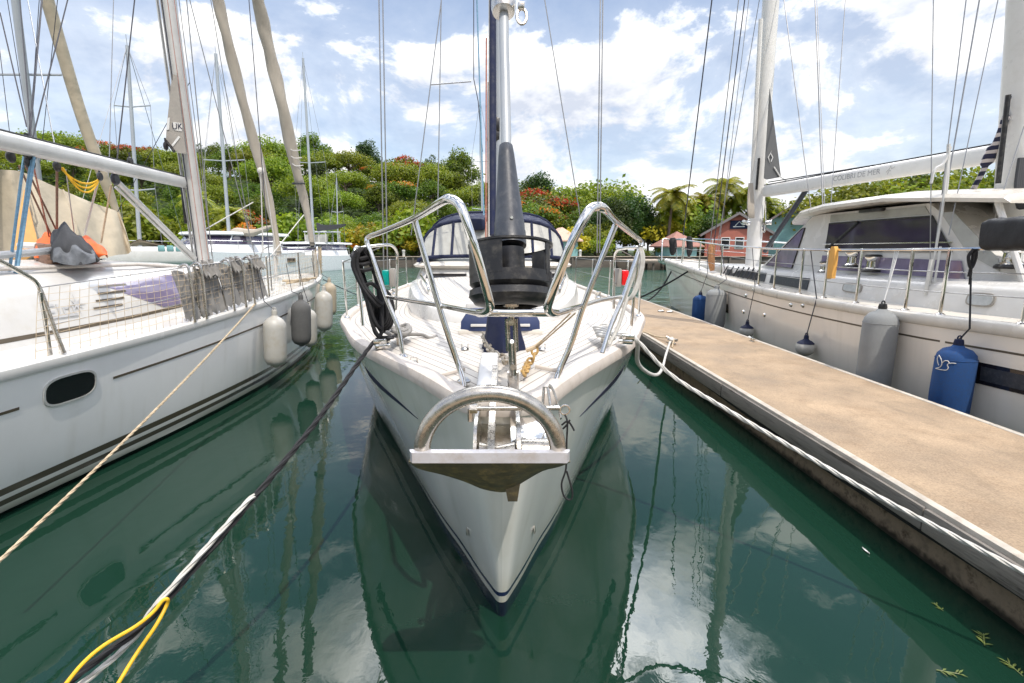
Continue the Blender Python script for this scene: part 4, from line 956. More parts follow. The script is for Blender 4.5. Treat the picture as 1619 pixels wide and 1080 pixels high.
for (x, y, w_, h_) in ((-0.14, 0.0, 0.03, 0.12), (-0.10, 0.05, 0.10, 0.02), (-0.1, -0.01, 0.07, 0.02), (-0.02, 0.0, 0.02, 0.11), (0.03, -0.02, 0.02, 0.08), (0.06, 0.01, 0.05, 0.02), (0.09, -0.02, 0.02, 0.08), (0.13, -0.02, 0.02, 0.08), (0.0, -0.065, 0.30, 0.018)): bar.box((x, y, 0), (w_, h_, 0.004))
on_cab(bar.v, bar.f, WLT, 0.38, 'side_lettering', M['faded_text'])
# coach-roof gear: handrail, sliding track, coamings
q = MB(); q.tube(spline([lp(9.2, 0.95, 1.90), lp(8.2, 1.02, 1.93), lp(7.3, 0.9, 1.99), lp(6.9, 0.55, 2.03), lp(6.8, 0.0, 2.05)], 6), 0.035, 8); q.build('hatch_coaming', M['white'], lcab)
q = MB(); q.tube([lp(9.0, 1.15, 1.84), lp(6.4, 1.02, 1.83), lp(5.0, 0.7, 1.74)], 0.02, 8); q.build('grab_rail', M['capping'], lcab)
for (s_, t_, z_) in ((8.6, 0.85, 1.90), (8.0, 1.0, 1.88)):
    q = MB(); q.lathe([(0.065, 0), (0.07, 0.02), (0.05, 0.04), (0.052, 0.08), (0.06, 0.09), (0, 0.095)], lp(s_, t_, z_), n=16); q.build('winch', M['slate'], lcab)
# mast, sail rolled inside with its clew showing, boom, vang
m0, m1 = at(322, 415, Y=8.3), at(266, 0, Y=7.9)
q = MB(); q.tube([m0 - V(0, 0, 0.2), m0.lerp(m1, 0.5), m1, m1 + (m1 - m0) * 1.6], 0.095, 18, flat=1.25); lm = q.build('mast', M['mast_grey'], ly)
q = MB(); q.tube([m0.lerp(m1, f) + V(-0.095, -0.10, 0) for f in (0.02, 0.5, 1.0, 2.0)], 0.02, 8); q.build('mast_track', M['mast_grey'], lm)
for (o_, mt, r_) in ((V(0.11, -0.06, 0), 'red_rope', 0.004), (V(0.06, -0.12, 0), 'red_rope', 0.004), (V(0.135, 0.0, 0), 'wire', 0.006), (V(0.0, -0.14, 0), 'darkwire', 0.010), (V(-0.06, -0.13, 0), 'wire', 0.008)):
    wirepart(lm, [m0.lerp(m1, 0.0) + o_ * 1.15, m0.lerp(m1, 1.5) + o_ * 1.1], r_, 'halyard', M[mt])
q = MB(); q.box(m0.lerp(m1, 0.24) + V(-0.13, -0.09, 0), (0.035, 0.05, 0.55), bev=0.01); q.build('mast_fitting', M['black'], lm)
ct = lambda px, py: at(px, py, Y=7.85)
q = MB(); poly = [ct(272, 118), ct(279, 118), ct(294, 243), ct(282, 242), ct(262, 226), ct(263, 205)]; q.prism(poly, (0.0, 0.012, 0)); sail = q.build('sail_clew', M['sail_taupe'], ly)
q = MB(); q.prism([ct(272, 229), ct(283, 215), ct(285, 218), ct(274, 232)], (0, -0.01, 0)); q.prism([ct(265, 187), ct(269, 186), ct(268, 205), ct(264, 206)], (0, -0.01, 0)); q.build('webbing', M['pale_text'], sail)
q = MB(); q.prism([ct(274, 193), ct(288, 195), ct(288, 208), ct(275, 206)], (0, -0.008, 0)); q.build('sail_patch', M['white'], sail)
vs, fs = lettering('UK', 0.115)
q = MB(); cc = ct(281, 200.5); q.add([cc + V(p.x, -0.014 - p.z, p.y) for p in vs], fs); q.build('patch_lettering', M['dark_text'], sail)
q = MB(); block(q, ct(265, 232) + V(0, -0.04, 0), 0.06); q.tube([ct(262, 222), ct(276, 240)], 0.02, 8); q.build('clew_block', M['black'], sail)
b0, b1 = at(296, 290, Y=8.15), at(0, 222, Y=4.6); bd = (b1 - b0).normalized()
q = MB(); bs = [b0, b0.lerp(b1, 0.5), b1, b1 + bd * 1.6]
rows = []
for p in bs:
    sd_ = bd.cross(V(0, 0, 1)).normalized(); up_ = sd_.cross(bd)
    rows.append([p + sd_ * math.cos(a) * 0.055 + up_ * (math.copysign(abs(math.sin(a)) ** 0.75, math.sin(a)) * 0.082) for a in [2 * math.pi * j / 20 for j in range(20)]])
q.loft(rows, closed=True, caps=True); boom = q.build('boom', M['mast_grey'], ly)
q = MB(); q.box(b0 - bd * 0.04, (0.14, 0.16, 0.20), bev=0.02); q.build('gooseneck', M['mast_white'], boom)
wirepart(boom, [p + V(0, 0, 0.09) for p in bs], 0.010, 'outhaul', M['dark_cloth'])
vg0, vg1 = at(186, 288, Y=6.4), at(308, 408, Y=8.1)
q = MB(); q.tube([vg0, vg1], 0.034, 10); q.tube([vg0 + V(-0.03, 0, -0.06), vg1 + V(-0.04, 0, -0.04)], 0.018, 8); q.build('boom_vang', M['mast_grey'], ly)
q = MB(); block(q, at(182, 283, Y=6.35), 0.075); block(q, at(158, 279, Y=6.1), 0.05); q.build('vang_block', M['slate'], ly)
for (px, py, Y_) in ((90, 263, 5.6), (17, 248, 4.9), (206, 255, 6.6)):
    q = MB(); block(q, at(px, py, Y=Y_), 0.055); q.build('boom_block', M['black'], boom)
# blue mainsheet tackle
tb = at(46, 240, Y=4.95)
q = MB(); block(q, tb, 0.085); block(q, tb - V(0.01, 0, 0.10), 0.06); q.build('sheet_block', M['black'], boom)
for (px0, px1) in ((38, 6), (50, 14), (54, 17)): wirepart(ly, [at(px0, 248, Y=4.95), at(px1, 500, Y=4.55)], 0.0115, 'mainsheet', M['blue_rope'], 8)
q = MB(); random.seed(3)
for k in range(7):
    pts = [at(6 + random.uniform(-6, 8), 470 + k * 12 + random.uniform(-8, 8), Y=4.4) for _ in range(4)]
    q.tube(spline(pts + [pts[0]], 4), 0.014, 6)
q.build('rope_hank', M['blue_rope'], ly)
q = MB(); q.tube(spline([at(8, 540, Y=4.4), at(4, 580, Y=4.3), at(10, 600, Y=4.2)], 4), 0.03, 8); q.tube(spline([at(12, 510, Y=4.4), at(24, 560, Y=4.2), at(18, 588, Y=4.2), at(8, 560, Y=4.3)], 5), 0.010, 6); q.build('sheet_tail', M['black_rope'], ly)
# lines under the boom
for (a, b, y0, y1, mt, r_) in (((90, 262), (90, 396), 5.6, 5.9, 'brown_rope', 0.012), ((30, 262), (92, 395), 5.0, 5.9, 'brown_rope', 0.009), ((40, 262), (104, 395), 5.0, 6.0, 'brown_rope', 0.009), ((156, 282), (134, 370), 6.1, 6.6, 'white_rope', 0.012), ((104, 268), (118, 372), 5.8, 6.2, 'wire', 0.006), ((176, 292), (160, 384), 6.4, 6.6, 'tan_rope', 0.010), ((52, 258), (82, 395), 5.0, 5.8, 'red_rope', 0.008)):
    wirepart(ly, [at(*a, Y=y0), at(*b, Y=y1)], r_, 'running_line', M[mt])
q = MB(); 
for k in range(3): q.tube(sag(at(95 + k * 2, 265, Y=5.7), at(157, 283, Y=6.1), 0.10 + 0.05 * k, 10), 0.010, 6)
q.build('slack_line', M['yellow_rope'], boom)
# two rolled headsails and the babystay
def furled(pts, name, mt, parent, rs, seed):
    random.seed(seed); P_ = spline([at(a, b, Y=y) for a, b, y in pts], 10); q = MB(); rows = []; n = len(P_)
    for i, (p, u, w, t) in enumerate(q.frames(P_)):
        f = i / (n - 1); r_ = rs[0] + (rs[1] - rs[0]) * min(1, f * 3)
        rows.append([p + (u * math.cos(a) + w * math.sin(a)) * r_ * (1 + 0.10 * math.sin(2 * a + i * 0.55) + 0.05 * math.sin(5 * a + i * 0.9)) for a in [2 * math.pi * j / 16 for j in range(16)]])
    q.loft(rows, closed=True, caps=True); return q.build(name, mt, parent, sharp=80)
e1 = furled([(441, 402, 9.9), (430, 340, 9.85), (412, 262, 9.7), (385, 165, 9.4), (360, 65, 9.1), (342, -10, 8.9), (318, -110, 8.6)], 'rolled_staysail', M['taupe_cloth'], ly, (0.045, 0.082), 1)
e2 = furled([(494, 388, 11.9), (484, 330, 11.8), (467, 262, 11.5), (446, 165, 11.1), (428, 90, 10.9), (412, 20, 10.6), (400, -40, 10.3), (380, -130, 10.0)], 'rolled_headsail', M['taupe_cloth'], ly, (0.05, 0.115), 2)
q = MB()
for k in range(3): 
    c = at(468 + k * 2, 240 + k * 12, Y=11.35); q.tube(spline([c + V(-0.115, -0.03, 0.06), c + V(0, -0.13, 0), c + V(0.115, -0.03, 0.03)], 4), 0.010, 6)
q.build('sail_tie', M['white_rope'], e2)
q = MB(); c = at(472, 290, Y=11.6); q.tube([c + V(math.cos(a) * 0.12, math.sin(a) * 0.12, 0.02 * math.sin(a)) for a in [g * 0.5 for g in range(13)]], 0.02, 6); q.build('sail_tie', M['dark_cloth'], e2)
q = MB(); c = at(412, 270, Y=9.6); q.ball(c, 0.055, 10, sq=(1.2, 1, 1.1)); q.tube([c, at(416, 400, Y=9.8)], 0.012, 6); q.build('sheet_knot', M['white_rope'], e1)
q = MB(); c = at(441, 404, Y=9.9); q.lathe([(0.0, -0.02), (0.07, -0.02), (0.075, 0.0), (0.03, 0.02), (0.03, 0.07), (0.07, 0.09), (0, 0.1)], c, n=16); q.build('furler_drum', M['mast_grey'], ly)
q = MB(); c = at(494, 392, Y=11.9); q.lathe([(0.0, -0.02), (0.1, -0.02), (0.105, 0.0), (0.04, 0.02), (0.04, 0.1), (0.1, 0.12), (0, 0.13)], c, n=16); q.build('furler_drum', M['dark_cloth'], ly)
q = MB(); q.tube([at(438, 480, Y=9.9), at(434, 380, Y=9.9)], 0.035, 8); q.build('deck_post', M['mast_grey'], ly)
# rigging of this yacht
for (a, b, y0, y1, mt, r_) in (((335, 405), (293, -20), 8.2, 8.0, 'wire', 0.008), ((412, 440), (295, -20), 8.6, 8.0, 'wire', 0.007), ((430, 460), (392, -20), 7.6, 8.6, 'darkwire', 0.007),
    ((180, 300), (215, -20), 6.4, 7.4, 'darkwire', 0.008), ((50, 225), (112, -20), 5.0, 6.4, 'darkwire', 0.006), ((50, 225), (30, -20), 5.0, 6.0, 'darkwire', 0.006), ((42, 200), (0, 20), 5.0, 5.6, 'darkwire', 0.006), ((46, 222), (68, -20), 5.0, 7.2, 'darkwire', 0.010), ((90, 250), (40, -20), 5.5, 7.2, 'wire', 0.006),
    ((396, 380), (330, -20), 8.9, 8.1, 'wire', 0.006), ((172, 280), (180, -20), 6.3, 7.6, 'wire', 0.005), ((440, 420), (414, 250), 9.9, 9.6, 'white_rope', 0.011), ((380, 465), (480, 340), 7.8, 11.4, 'white_rope', 0.011), ((276, 390), (400, 320), 7.9, 9.6, 'white_rope', 0.010)):
    wirepart(ly, [at(*a, Y=y0), at(*b, Y=y1)], r_, 'shroud' if mt != 'white_rope' else 'sheet', M[mt])
# rails, stanchions, safety net
def rim(s_, inset=0.05): hb, z = LH.deck(s_); return lp(s_, hb - inset, z + 0.02)
q = MB(); q.tube(spline([at(-40, 398, Y=3.3), at(0, 413, Y=3.55), at(42, 436, Y=3.8), at(58, 448, Y=3.9), at(68, 470, Y=3.92), at(84, 515, Y=3.94), at(101, 558, Y=3.96)], 6), 0.016, 10); q.tube([at(64, 462, Y=3.9), at(72, 510, Y=3.95), at(80, 562, Y=3.98)], 0.015, 10); q.build('side_rail', M['worn_steel'], ly)
posts = []
for s_ in (6.6, 5.0, 3.5, 2.2, 1.0):
    p = rim(s_); posts.append(p + V(0.0, 0, 0.60)); stanchion(ly, p, posts[-1], 0.014, mt=M['worn_steel'])
for px in (168, 226, 296, 358, 386, 402):       # gate stanchion pairs among the grey canvas
    pass
start = at(60, 455, Y=3.9)
for dz_ in (0.0, 0.3): wirepart(ly, [start - V(0, 0, dz_)] + [p - V(0, 0, dz_) for p in posts], 0.005)
q = MB(); top = [start] + posts + [lp(0.3, 0.12, 1.42 + 0.62)]
base = [rim(8.55)] + [p - V(0, 0, 0.6) for p in posts] + [lp(0.3, 0.12, 1.44)]
def along(pl, f):
    f = f * (len(pl) - 1); i = min(len(pl) - 2, int(f)); return pl[i].lerp(pl[i + 1], f - i)
random.seed(5)
for i in range(121):
    f = i / 120; a, b = along(base, f), along(top, f); j = random.uniform(-0.012, 0.012)
    q.tube([a, a.lerp(b, 0.5) + lf.a * j, b - V(0, 0, 0.012 * math.sin(f * 60))], 0.0021, 3, caps=False)
for k in range(1, 9):
    g = k / 9; q.tube([along(base, i / 60).lerp(along(top, i / 60), g + 0.012 * math.sin(i * 1.7 + k)) + lf.l * 0.004 for i in range(61)], 0.0021, 3, caps=False)
q.build('safety_net', M['tan_rope'], ly)
q = MB(); mt_ = M['steel']
q.tube(spline([rim(1.3) + V(0, 0, 0.0), rim(1.2) + V(0, 0, 0.6), lp(0.5, 0.33, 2.06), lp(-0.15, 0.0, 2.08), lp(0.5, -0.33, 2.06), lp(1.2, -LH.deck(1.2)[0] + .05, 2.02), lp(1.3, -LH.deck(1.3)[0] + .05, 1.43)], 5), 0.014, 8); q.build('pulpit_rail', mt_, ly)
q = MB(); random.seed(9)
for i in range(26):
    f = i / 25; a = lp(0.9 - f * 1.05, 0.5 * (1 - f) + 0.02, 1.45); q.tube([a, a + V(random.uniform(-.05, .05), 0, 0.60)], 0.004, 4)
for k in range(8): q.tube([lp(0.95, 0.55, 1.5 + k * 0.07), lp(0.45, 0.36, 1.48 + k * 0.072), lp(-0.12, 0.02, 1.5 + k * 0.074)], 0.004, 4)
q.build('bow_netting', M['tan_rope'], ly)
q = MB(); q.tube(spline([lp(3.2, 1.0, 1.40), lp(3.0, 1.2, 1.43), lp(2.6, 1.1, 1.42), lp(2.9, 0.8, 1.43), lp(3.3, 1.1, 1.45), lp(2.5, 1.2, 1.46), lp(2.2, 0.9, 1.42)], 6), 0.018, 6); q.build('deck_line', M['tan_rope'], ly)
# grey canvas panels hanging over the gate rails
random.seed(12)
def panel(s0, s1, h0, h1, name='canvas_panel', off=0.02, mt='grey_cloth'):
    q = MB(); rows, rows2 = [], []; n = 22
    for i in range(n + 1):
        s_ = s0 + (s1 - s0) * i / n; p = rim(s_, 0.05) ; r_, r2 = [], []
        for j in range(9):
            g = j / 8; fold = 0.028 * math.sin(i * 1.3 + 2 * g) * (0.4 + g * 0.6) + 0.018 * math.sin(i * 2.9 + 1)
            c = p + lf.l * (off - 0.10 * g + fold) + V(0, 0, h0 + (h1 - h0) * g + (0.03 * math.sin(i * 0.7) if j == 8 else 0) + (0.03 * math.sin(i * 1.9) if j == 0 else 0)); r_.append(c); r2.append(c - lf.l * 0.012)
        rows.append(r_ + r2[::-1])
    q.loft(rows, closed=True, caps=True); return q.build(name, M[mt], ly, sharp=70)
RX = lambda px: min((abs((lambda p: 795 + 790 * p.x / p.y)(rim(1 + 9 * i / 900)) - px), 1 + 9 * i / 900) for i in range(901))[1]
panel(RX(292), RX(360), 0.03, 0.54); panel(RX(358), RX(424), 0.06, 0.56)
panel(RX(328), RX(352), 0.46, 0.62, off=0.05); panel(RX(374), RX(392), 0.46, 0.62, off=0.05); panel(RX(406), RX(422), 0.46, 0.615, off=0.05)
for s_ in (RX(300), RX(319), RX(365), RX(384), RX(398)):
    p = rim(s_); q = MB(); q.tube(spline([p + lf.l * 0.07, p + lf.l * 0.07 + V(0, 0, 0.55), p + lf.l * 0.02 + V(0, 0, 0.63), p - lf.l * 0.05 + V(0, 0, 0.6)], 4), 0.014, 8); q.build('gate_post', M['worn_steel'], ly)

# bundle on the coach roof: grey cover thrown over an orange one
bnd = thing('cover_bundle', 'crumpled grey cover thrown over an orange one on the left cabin roof', 'cover', tuple(at(112, 408, Y=5.4)))
def heap(prof, Y0, name, mt, seed, depth=0.5, z_lift=0):
    random.seed(seed); q = MB(); rows = []; ph = random.random() * 6
    n = 40; tab0 = [(p[0], p[1]) for p in prof]; tab1 = [(p[0], p[2]) for p in prof]; xs_ = [prof[0][0] + (prof[-1][0] - prof[0][0]) * k / 40 for k in range(41)]; prof = [(x, interp(tab0, x), interp(tab1, x) + 1.2 * math.sin(x * 0.22 + ph)) for x in xs_]
    for i in range(n):
        a = math.pi * i / (n - 1); row = []
        for (px, py0, py1) in prof:
            lo = at(px, py0, Y=Y0); hi = at(px, py1, Y=Y0); hgt_ = hi.z - lo.z
            y = Y0 - depth * math.cos(a); z = lo.z + hgt_ * max(0, math.sin(a)) ** 0.6
            w = 0.024 * math.sin(px * 0.10 + a * 3 + ph) + 0.016 * math.sin(px * 0.19 - a * 5 + ph) + 0.005 * math.sin(px * 0.38 + a * 6)
            row.append(V(lo.x * (y + w) / Y0, y + w, EYE + (z - EYE) * (y + w) / Y0 + w * 1.2 * math.sin(a)))
        rows.append(row)
    q.loft(rows); o = len(q.v)
    return q.build(name, mt, bnd, sharp=75)
heap([(54, 408, 404), (62, 408, 381), (72, 409, 376), (90, 409, 371), (120, 410, 372), (140, 411, 376), (155, 408, 386), (163, 404, 394), (170, 403, 402)], 5.75, 'orange_cover', M['orange'], 1, 0.35)
heap([(80, 411, 404), (86, 413, 378), (96, 416, 366), (105, 418, 360), (113, 419, 357), (122, 419, 362), (132, 418, 371), (144, 417, 384), (154, 415, 400), (158, 412, 408)], 5.45, 'grey_cover', M['dark_cloth'], 2, 0.40)
heap([(84, 415, 405), (88, 414, 386), (100, 418, 378), (118, 420, 377), (136, 418, 386), (152, 414, 400)], 5.36, 'grey_cover', mat('washed_grey_cloth', (0.13, 0.14, 0.155), 0.9, var=0.3, scale=16, bump=0.012, bscale=16), 4, 0.36)
q = MB()
for k in range(4): q.tube(spline([at(60, 412 - k * 7, Y=5.6), at(75, 414 - k * 7, Y=5.3), at(92, 413 - k * 7, Y=5.35)], 5), 0.05, 8, flat=0.6)
q.build('folded_edge', M['brown_rope'], bnd)

# ---- fenders of the left yacht
def fender(label, top_px, length, radius, H_, side, mt, group, Yr, line_up=0.35, collar=None, tilt=0.0, out=None, neckmat=None, cat='fender', shape='sausage'):
    s_, z_, p = H_.near(top_px[0], top_px[1], side, *Yr)
    n_ = H_.fr.l * side
    c = p + n_ * (radius + 0.015 + (out or 0)); d = V(0, 0, -1) - n_ * tilt; d.normalize()
    hb, dzz = H_.deck(s_); rail_ = H_.fr.P(s_, side * (hb + 0.012), dzz + 0.03)
    t = thing('fender', label, cat, tuple(c + d * length), group)
    r, l = radius, length
    if shape == 'sausage':
        prof = [(0.0, 0), (0.22 * r, 0.0), (0.26 * r, 0.03 * l), (0.5 * r, 0.06 * l), (0.8 * r, 0.11 * l), (0.97 * r, 0.18 * l), (r, 0.25 * l), (r, 0.78 * l), (0.95 * r, 0.86 * l), (0.75 * r, 0.93 * l), (0.4 * r, 0.965 * l), (0.26 * r, 0.98 * l), (0.2 * r, l), (0, l)]
    elif shape == 'covered':
        prof = [(0.0, 0), (0.25 * r, 0.0), (0.33 * r, 0.02 * l), (0.7 * r, 0.05 * l), (0.93 * r, 0.10 * l), (r, 0.16 * l), (1.02 * r, 0.5 * l), (r, 0.85 * l), (0.9 * r, 0.93 * l), (0.55 * r, 0.98 * l), (0, l)]
    else:
        prof = [(0, 0)] + [(r * math.sin(a) * (1 if a > 0.9 else 0.88), l * (1 - math.cos(a)) / 2) for a in [math.pi * k / 16 for k in range(1, 16)]] + [(0, l)]
    q = MB(); q.lathe(prof, c, d, 28); body = q.build('body', mt, t, sharp=60)
    if shape == 'covered':
        q = MB(); q.lathe([(1.005 * r, 0.145 * l), (1.02 * r, 0.15 * l), (1.005 * r, 0.155 * l)], c, d, 28, caps=False); q.build('seam', mt, body)
    q = MB()
    q.lathe([(0.0, -0.07 * 1), (0.22 * r, -0.06), (0.26 * r, -0.02), (0.24 * r, 0.012), (0, 0.015)], c, d, 12)
    q.tube([c - d * 0.06 + V(0.02 * math.cos(a), 0, 0.024 * math.sin(a) + 0.015) for a in [g * 0.7 for g in range(9)]], 0.008, 6, closed=True)
    q.build('eye', neckmat or mt, t)
    if collar:
        q = MB(); q.lathe([(0.2 * r, -0.02), (0.35 * r, 0.01), (0.62 * r, 0.11 * l), (0.86 * r, 0.22 * l), (0.9 * r, 0.25 * l)], c, d, 28, caps=False); q.build('collar', collar, t)
    return t, c - d * 0.06, rail_, c, d
def hang(t, a, b, mt, r=0.006, extra=()):
    q = MB(); q.tube([a] + list(extra) + [b], r, 6); return q.build('lanyard', mt, t)
GF = 'fenders hung along the left yacht'
for (lab, tp, ln_, rr, mt, yr) in (
    ('white sausage fender hanging alone nearest the camera on the left yacht', (416, 497), 0.76, 0.152, 'fender_white', (4.5, 10)),
    ('dark grey covered fender on the left yacht beside its far porthole', (460, 472), 0.78, 0.15, 'fender_dark', (5, 11)),
    ('short white fender half hidden behind the dark grey one', (476, 487), 0.70, 0.13, 'fender_white', (5, 11.5)),
    ('white fender close to the bow of the left yacht', (498, 458), 0.84, 0.165, 'fender_white', (6, 12)),
    ('yellowed beige fender right at the bow of the left yacht', (509, 445), 0.82, 0.16, 'fender_beige', (8, 12.4))):
    t, a, b, c, d = fender(lab, tp, ln_, rr, LH, 1, M[mt], GF, yr, tilt=0.06)
    hang(t, a, b, M['darkwire'], 0.006); hang(t, b, b + V(0.0, 0, 0.45) - lf.l * 0.06, M['darkwire'], 0.005)
# ================================================================== THE YACHT ON THE RIGHT
rf = Frame((6.0, 18.2), (0.0905, -0.9959))
RH = Hull(rf,
    [(0, 0, 1.62), (0.03, 0.10, 1.62), (0.25, 0.24, 1.615), (0.7, 0.36, 1.60), (1.5, 0.52, 1.57), (3, 0.84, 1.50), (4.5, 1.12, 1.42), (6.1, 1.40, 1.33), (8, 1.72, 1.26), (9.7, 1.98, 1.225), (12, 2.20, 1.22), (13.5, 2.18, 1.24), (16, 2.05, 1.25), (20, 1.7, 1.25)],
    [(0.5, 0), (0.52, 0.05), (0.7, 0.12), (1.1, 0.22), (1.9, 0.40), (3.2, 0.72), (4.7, 1.0), (6.2, 1.27), (8, 1.58), (9.7, 1.84), (12, 2.06), (13.5, 2.05), (16, 1.92), (20, 1.5)], 1.0, 0.5)
ry = thing('cruising_yacht', 'large cream cruising yacht with hardtop wheelhouse and two white masts, beyond the dock', 'cruising yacht', (6.9, 9, 0))
M['r_hull'] = hull_mat('cream_hull', (0.84, 0.765, 0.665), [], (0.05, 0.055, 0.07), 0.07, streak=0.15)
rhull = RH.mesh().build('hull', M['r_hull'], ry, sharp=60)
RH.capping([(0.0, -0.09), (-0.02, -0.07), (-0.022, 0.02), (0.01, 0.05), (0.07, 0.05), (0.10, 0.02), (0.10, -0.05)], 'gunwale', M['cream'], ry)
RH.decking(0.098, 0.0, 0.06, 'deck', M['cream'], ry)
def rp(s, t, z): return rf.P(s, t, z)
def rdz(s): return RH.deck(s)[1]
strip_on(RH, 0.4, 17.5, lambda s_: rdz(s_) - 0.245, lambda s_: 0.022, -1, 0.003, 40).build('knuckle_line', M['brown_line'], rhull)
sw_, zw_, pw_ = RH.near(1548, 588, -1, 3, 12)
strip_on(RH, sw_ - 0.05, 17.0, lambda s_: zw_ - 0.01, lambda s_: 0.23, -1, 0.006, 20).build('hull_window', M['dark_glass'], rhull)
strip_on(RH, sw_ + 0.02, 17.0, lambda s_: zw_ - 0.01, lambda s_: 0.15, -1, 0.009, 20).build('hull_window_pane', M['slate'], rhull)
for (px, py) in ((1180, 467), (1251, 482), (1270, 483), (1192, 458), (1209, 498), (1176, 493)):
    try: s_, z_, p = RH.near(px, py, -1, 5, 16)
    except ValueError: continue
    q = MB(); q.lathe([(0.0, 0.03), (0.02, 0.03), (0.035, 0.012), (0.04, 0)], p, -rf.l, 12); q.build('skin_fitting', M['steel'], rhull)
try:
    s_, z_, p = RH.near(1148, 487, -1, 5, 17); strip_on(RH, s_ - 0.15, s_ + 0.15, lambda a: z_, lambda a: 0.2, -1, 0.008, 4).build('hull_port', M['dark_glass'], rhull)
except ValueError: pass
# long low cabin trunk
q = MB(); rows = []
trw = lambda s_: interp([(2.6, 0.06), (2.8, 0.3), (4, 0.6), (6, 0.95), (8, 1.18), (10, 1.36), (12, 1.48), (19, 1.4)], s_)
trh = lambda s_: interp([(2.6, 0.0), (3.2, 0.10), (5, 0.22), (7, 0.30), (9, 0.36), (12, 0.40), (19, 0.42)], s_)
for s_ in (2.6, 2.7, 2.9, 3.4, 4, 5, 6, 7, 8, 9, 10, 11, 12, 13, 14, 15, 16, 17.5, 19):
    w_, h_, z = trw(s_), trh(s_), rdz(s_); r_ = []
    for f, g in ((-1.04, -0.05), (-1.0, 0.75), (-0.97, 0.92), (-0.9, 1.0), (-0.5, 1.06), (0, 1.09), (0.5, 1.06), (0.9, 1.0), (0.97, 0.92), (1.0, 0.75), (1.04, -0.05)): r_.append(rp(s_, f * w_, z + (g * h_ if g > 0 else -0.05)))
    rows.append(r_)
q.loft(rows, caps=True); rcab = q.build('cabin_trunk', M['white'], ry)
def trp(s_, g, off=0.0): w_, h_ = trw(s_), trh(s_); return rp(s_, -(w_ * (1.04 - 0.04 * g / 0.75) + off), rdz(s_) + g * h_)
def find_tr(px):
    best = None
    for k in range(400):
        s_ = 4 + 13 * k / 399; p = trp(s_, 0.45); d = at(px, 400, Y=p.y); e = abs(d.x - p.x)
        if best is None or e < best[0]: best = (e, s_)
    return best[1]
for pxa, pxb in ((1538, 1588), (1340, 1371)):
    a, b = find_tr(pxa), find_tr(pxb); q = MB(); ring = []
    for k in range(24):
        an = 2 * math.pi * k / 24; cx_ = math.copysign(abs(math.cos(an)) ** 0.5, math.cos(an)); cz_ = math.copysign(abs(math.sin(an)) ** 0.6, math.sin(an)); ring.append(((a + b) / 2 + cx_ * (b - a) / 2, 0.5 + cz_ * 0.2))
    q.prism([trp(*x) for x in ring], -rf.l * 0.012); fr = q.build('portlight', M['sail_taupe'], rcab)
    q = MB(); q.prism([trp((a + b) / 2 + (x[0] - (a + b) / 2) * 0.86, 0.5 + (x[1] - 0.5) * 0.8, 0.008) for x in ring], -rf.l * 0.01); q.build('pane', M['frost'], fr)
# dark strip windows and coiled line ahead of the wheelhouse
s0_, s1_ = find_tr(1222), find_tr(1284)
q = MB(); q.prism([trp(s0_, 0.2), trp(s1_, 0.15), trp(s1_, 0.72), trp(s0_, 0.72)], -rf.l * 0.014); q.build('trunk_window', M['slate'], rcab)
s0_, s1_ = find_tr(1152), find_tr(1214)
q = MB(); q.prism([trp(s0_, 0.15), trp(s1_, 0.2), trp(s1_, 0.78), trp(s0_, 0.7)], -rf.l * 0.014); q.build('trunk_window', M['slate'], rcab)
for k in range(7): a = find_tr(1150 + k * 8); q = MB(); q.tube([trp(a, 0.2, 0.05), trp(a + 0.12, 1.05, 0.02)], 0.018, 6); q.build('line_tail', M['dark_cloth'], rcab)
# wheelhouse
def W(px, py, X=None, Y=None): return at(px, py, X=X, Y=Y)
sf, sa = 6.9, 11.6       # front and back along the boat
def wt(s_): return interp([(6.4, 0.72), (8.6, 0.98), (11.6, 1.08), (12.4, 1.08)], s_)
zroof = 2.62
q = MB(); rows = []
for s_, zt, k in ((6.85, 1.62, 0.0), (8.55, 2.62, 0.06), (8.75, 2.64, 0.06), (11.0, 2.645, 0.06), (12.4, 1.70, 0.0)):
    w_ = wt(s_); zb = rdz(s_) + 0.25
    rows.append([rp(s_, -w_, zb), rp(s_, -w_ + k, zt), rp(s_, -w_ * 0.5, zt + 0.03), rp(s_, 0, zt + 0.04), rp(s_, w_ * 0.5, zt + 0.03), rp(s_, w_ - k, zt), rp(s_, w_, zb)])
q.loft(rows, caps=True); wheel = q.build('wheelhouse', M['white'], ry)
def wside(s_, z, off=0.012): return rp(s_, -wt(s_) + 0.06 * max(0, (z - 1.6) / 1.0) - off, z)
def wpanel(pts, name, mt): q = MB(); q.prism([wside(a, b, 0.003) for a, b in pts], -rf.l * 0.010); return q.build(name, mt, wheel)
wpanel([(7.05, 1.66), (8.12, 1.64), (8.36, 2.42), (8.25, 2.40)], 'windscreen', M['purple_glass'])
wpanel([(9.05, 1.98), (11.5, 1.98), (11.1, 2.46), (9.05, 2.46)], 'side_window', M['tinted'])
wpanel([(9.05, 2.49), (11.05, 2.49), (10.95, 2.61), (9.05, 2.61)], 'upper_panel', M['clear_vinyl'])
wpanel([(9.0, 1.66), (11.75, 1.62), (11.65, 1.86), (9.0, 1.90)], 'side_recess', M['purple_glass'])
wpanel([(11.72, 1.95), (12.15, 1.74), (12.1, 1.9), (11.4, 2.5), (11.22, 2.5)], 'quarter_panel', M['clear_vinyl'])
q = MB(); q.prism([rp(6.95, -0.66, 1.70), rp(8.42, -0.86, 2.55), rp(8.42, 0.86, 2.55), rp(6.95, 0.66, 1.70)], V(0, 0.012, 0.02)); q.build('windscreen', M['purple_glass'], wheel)
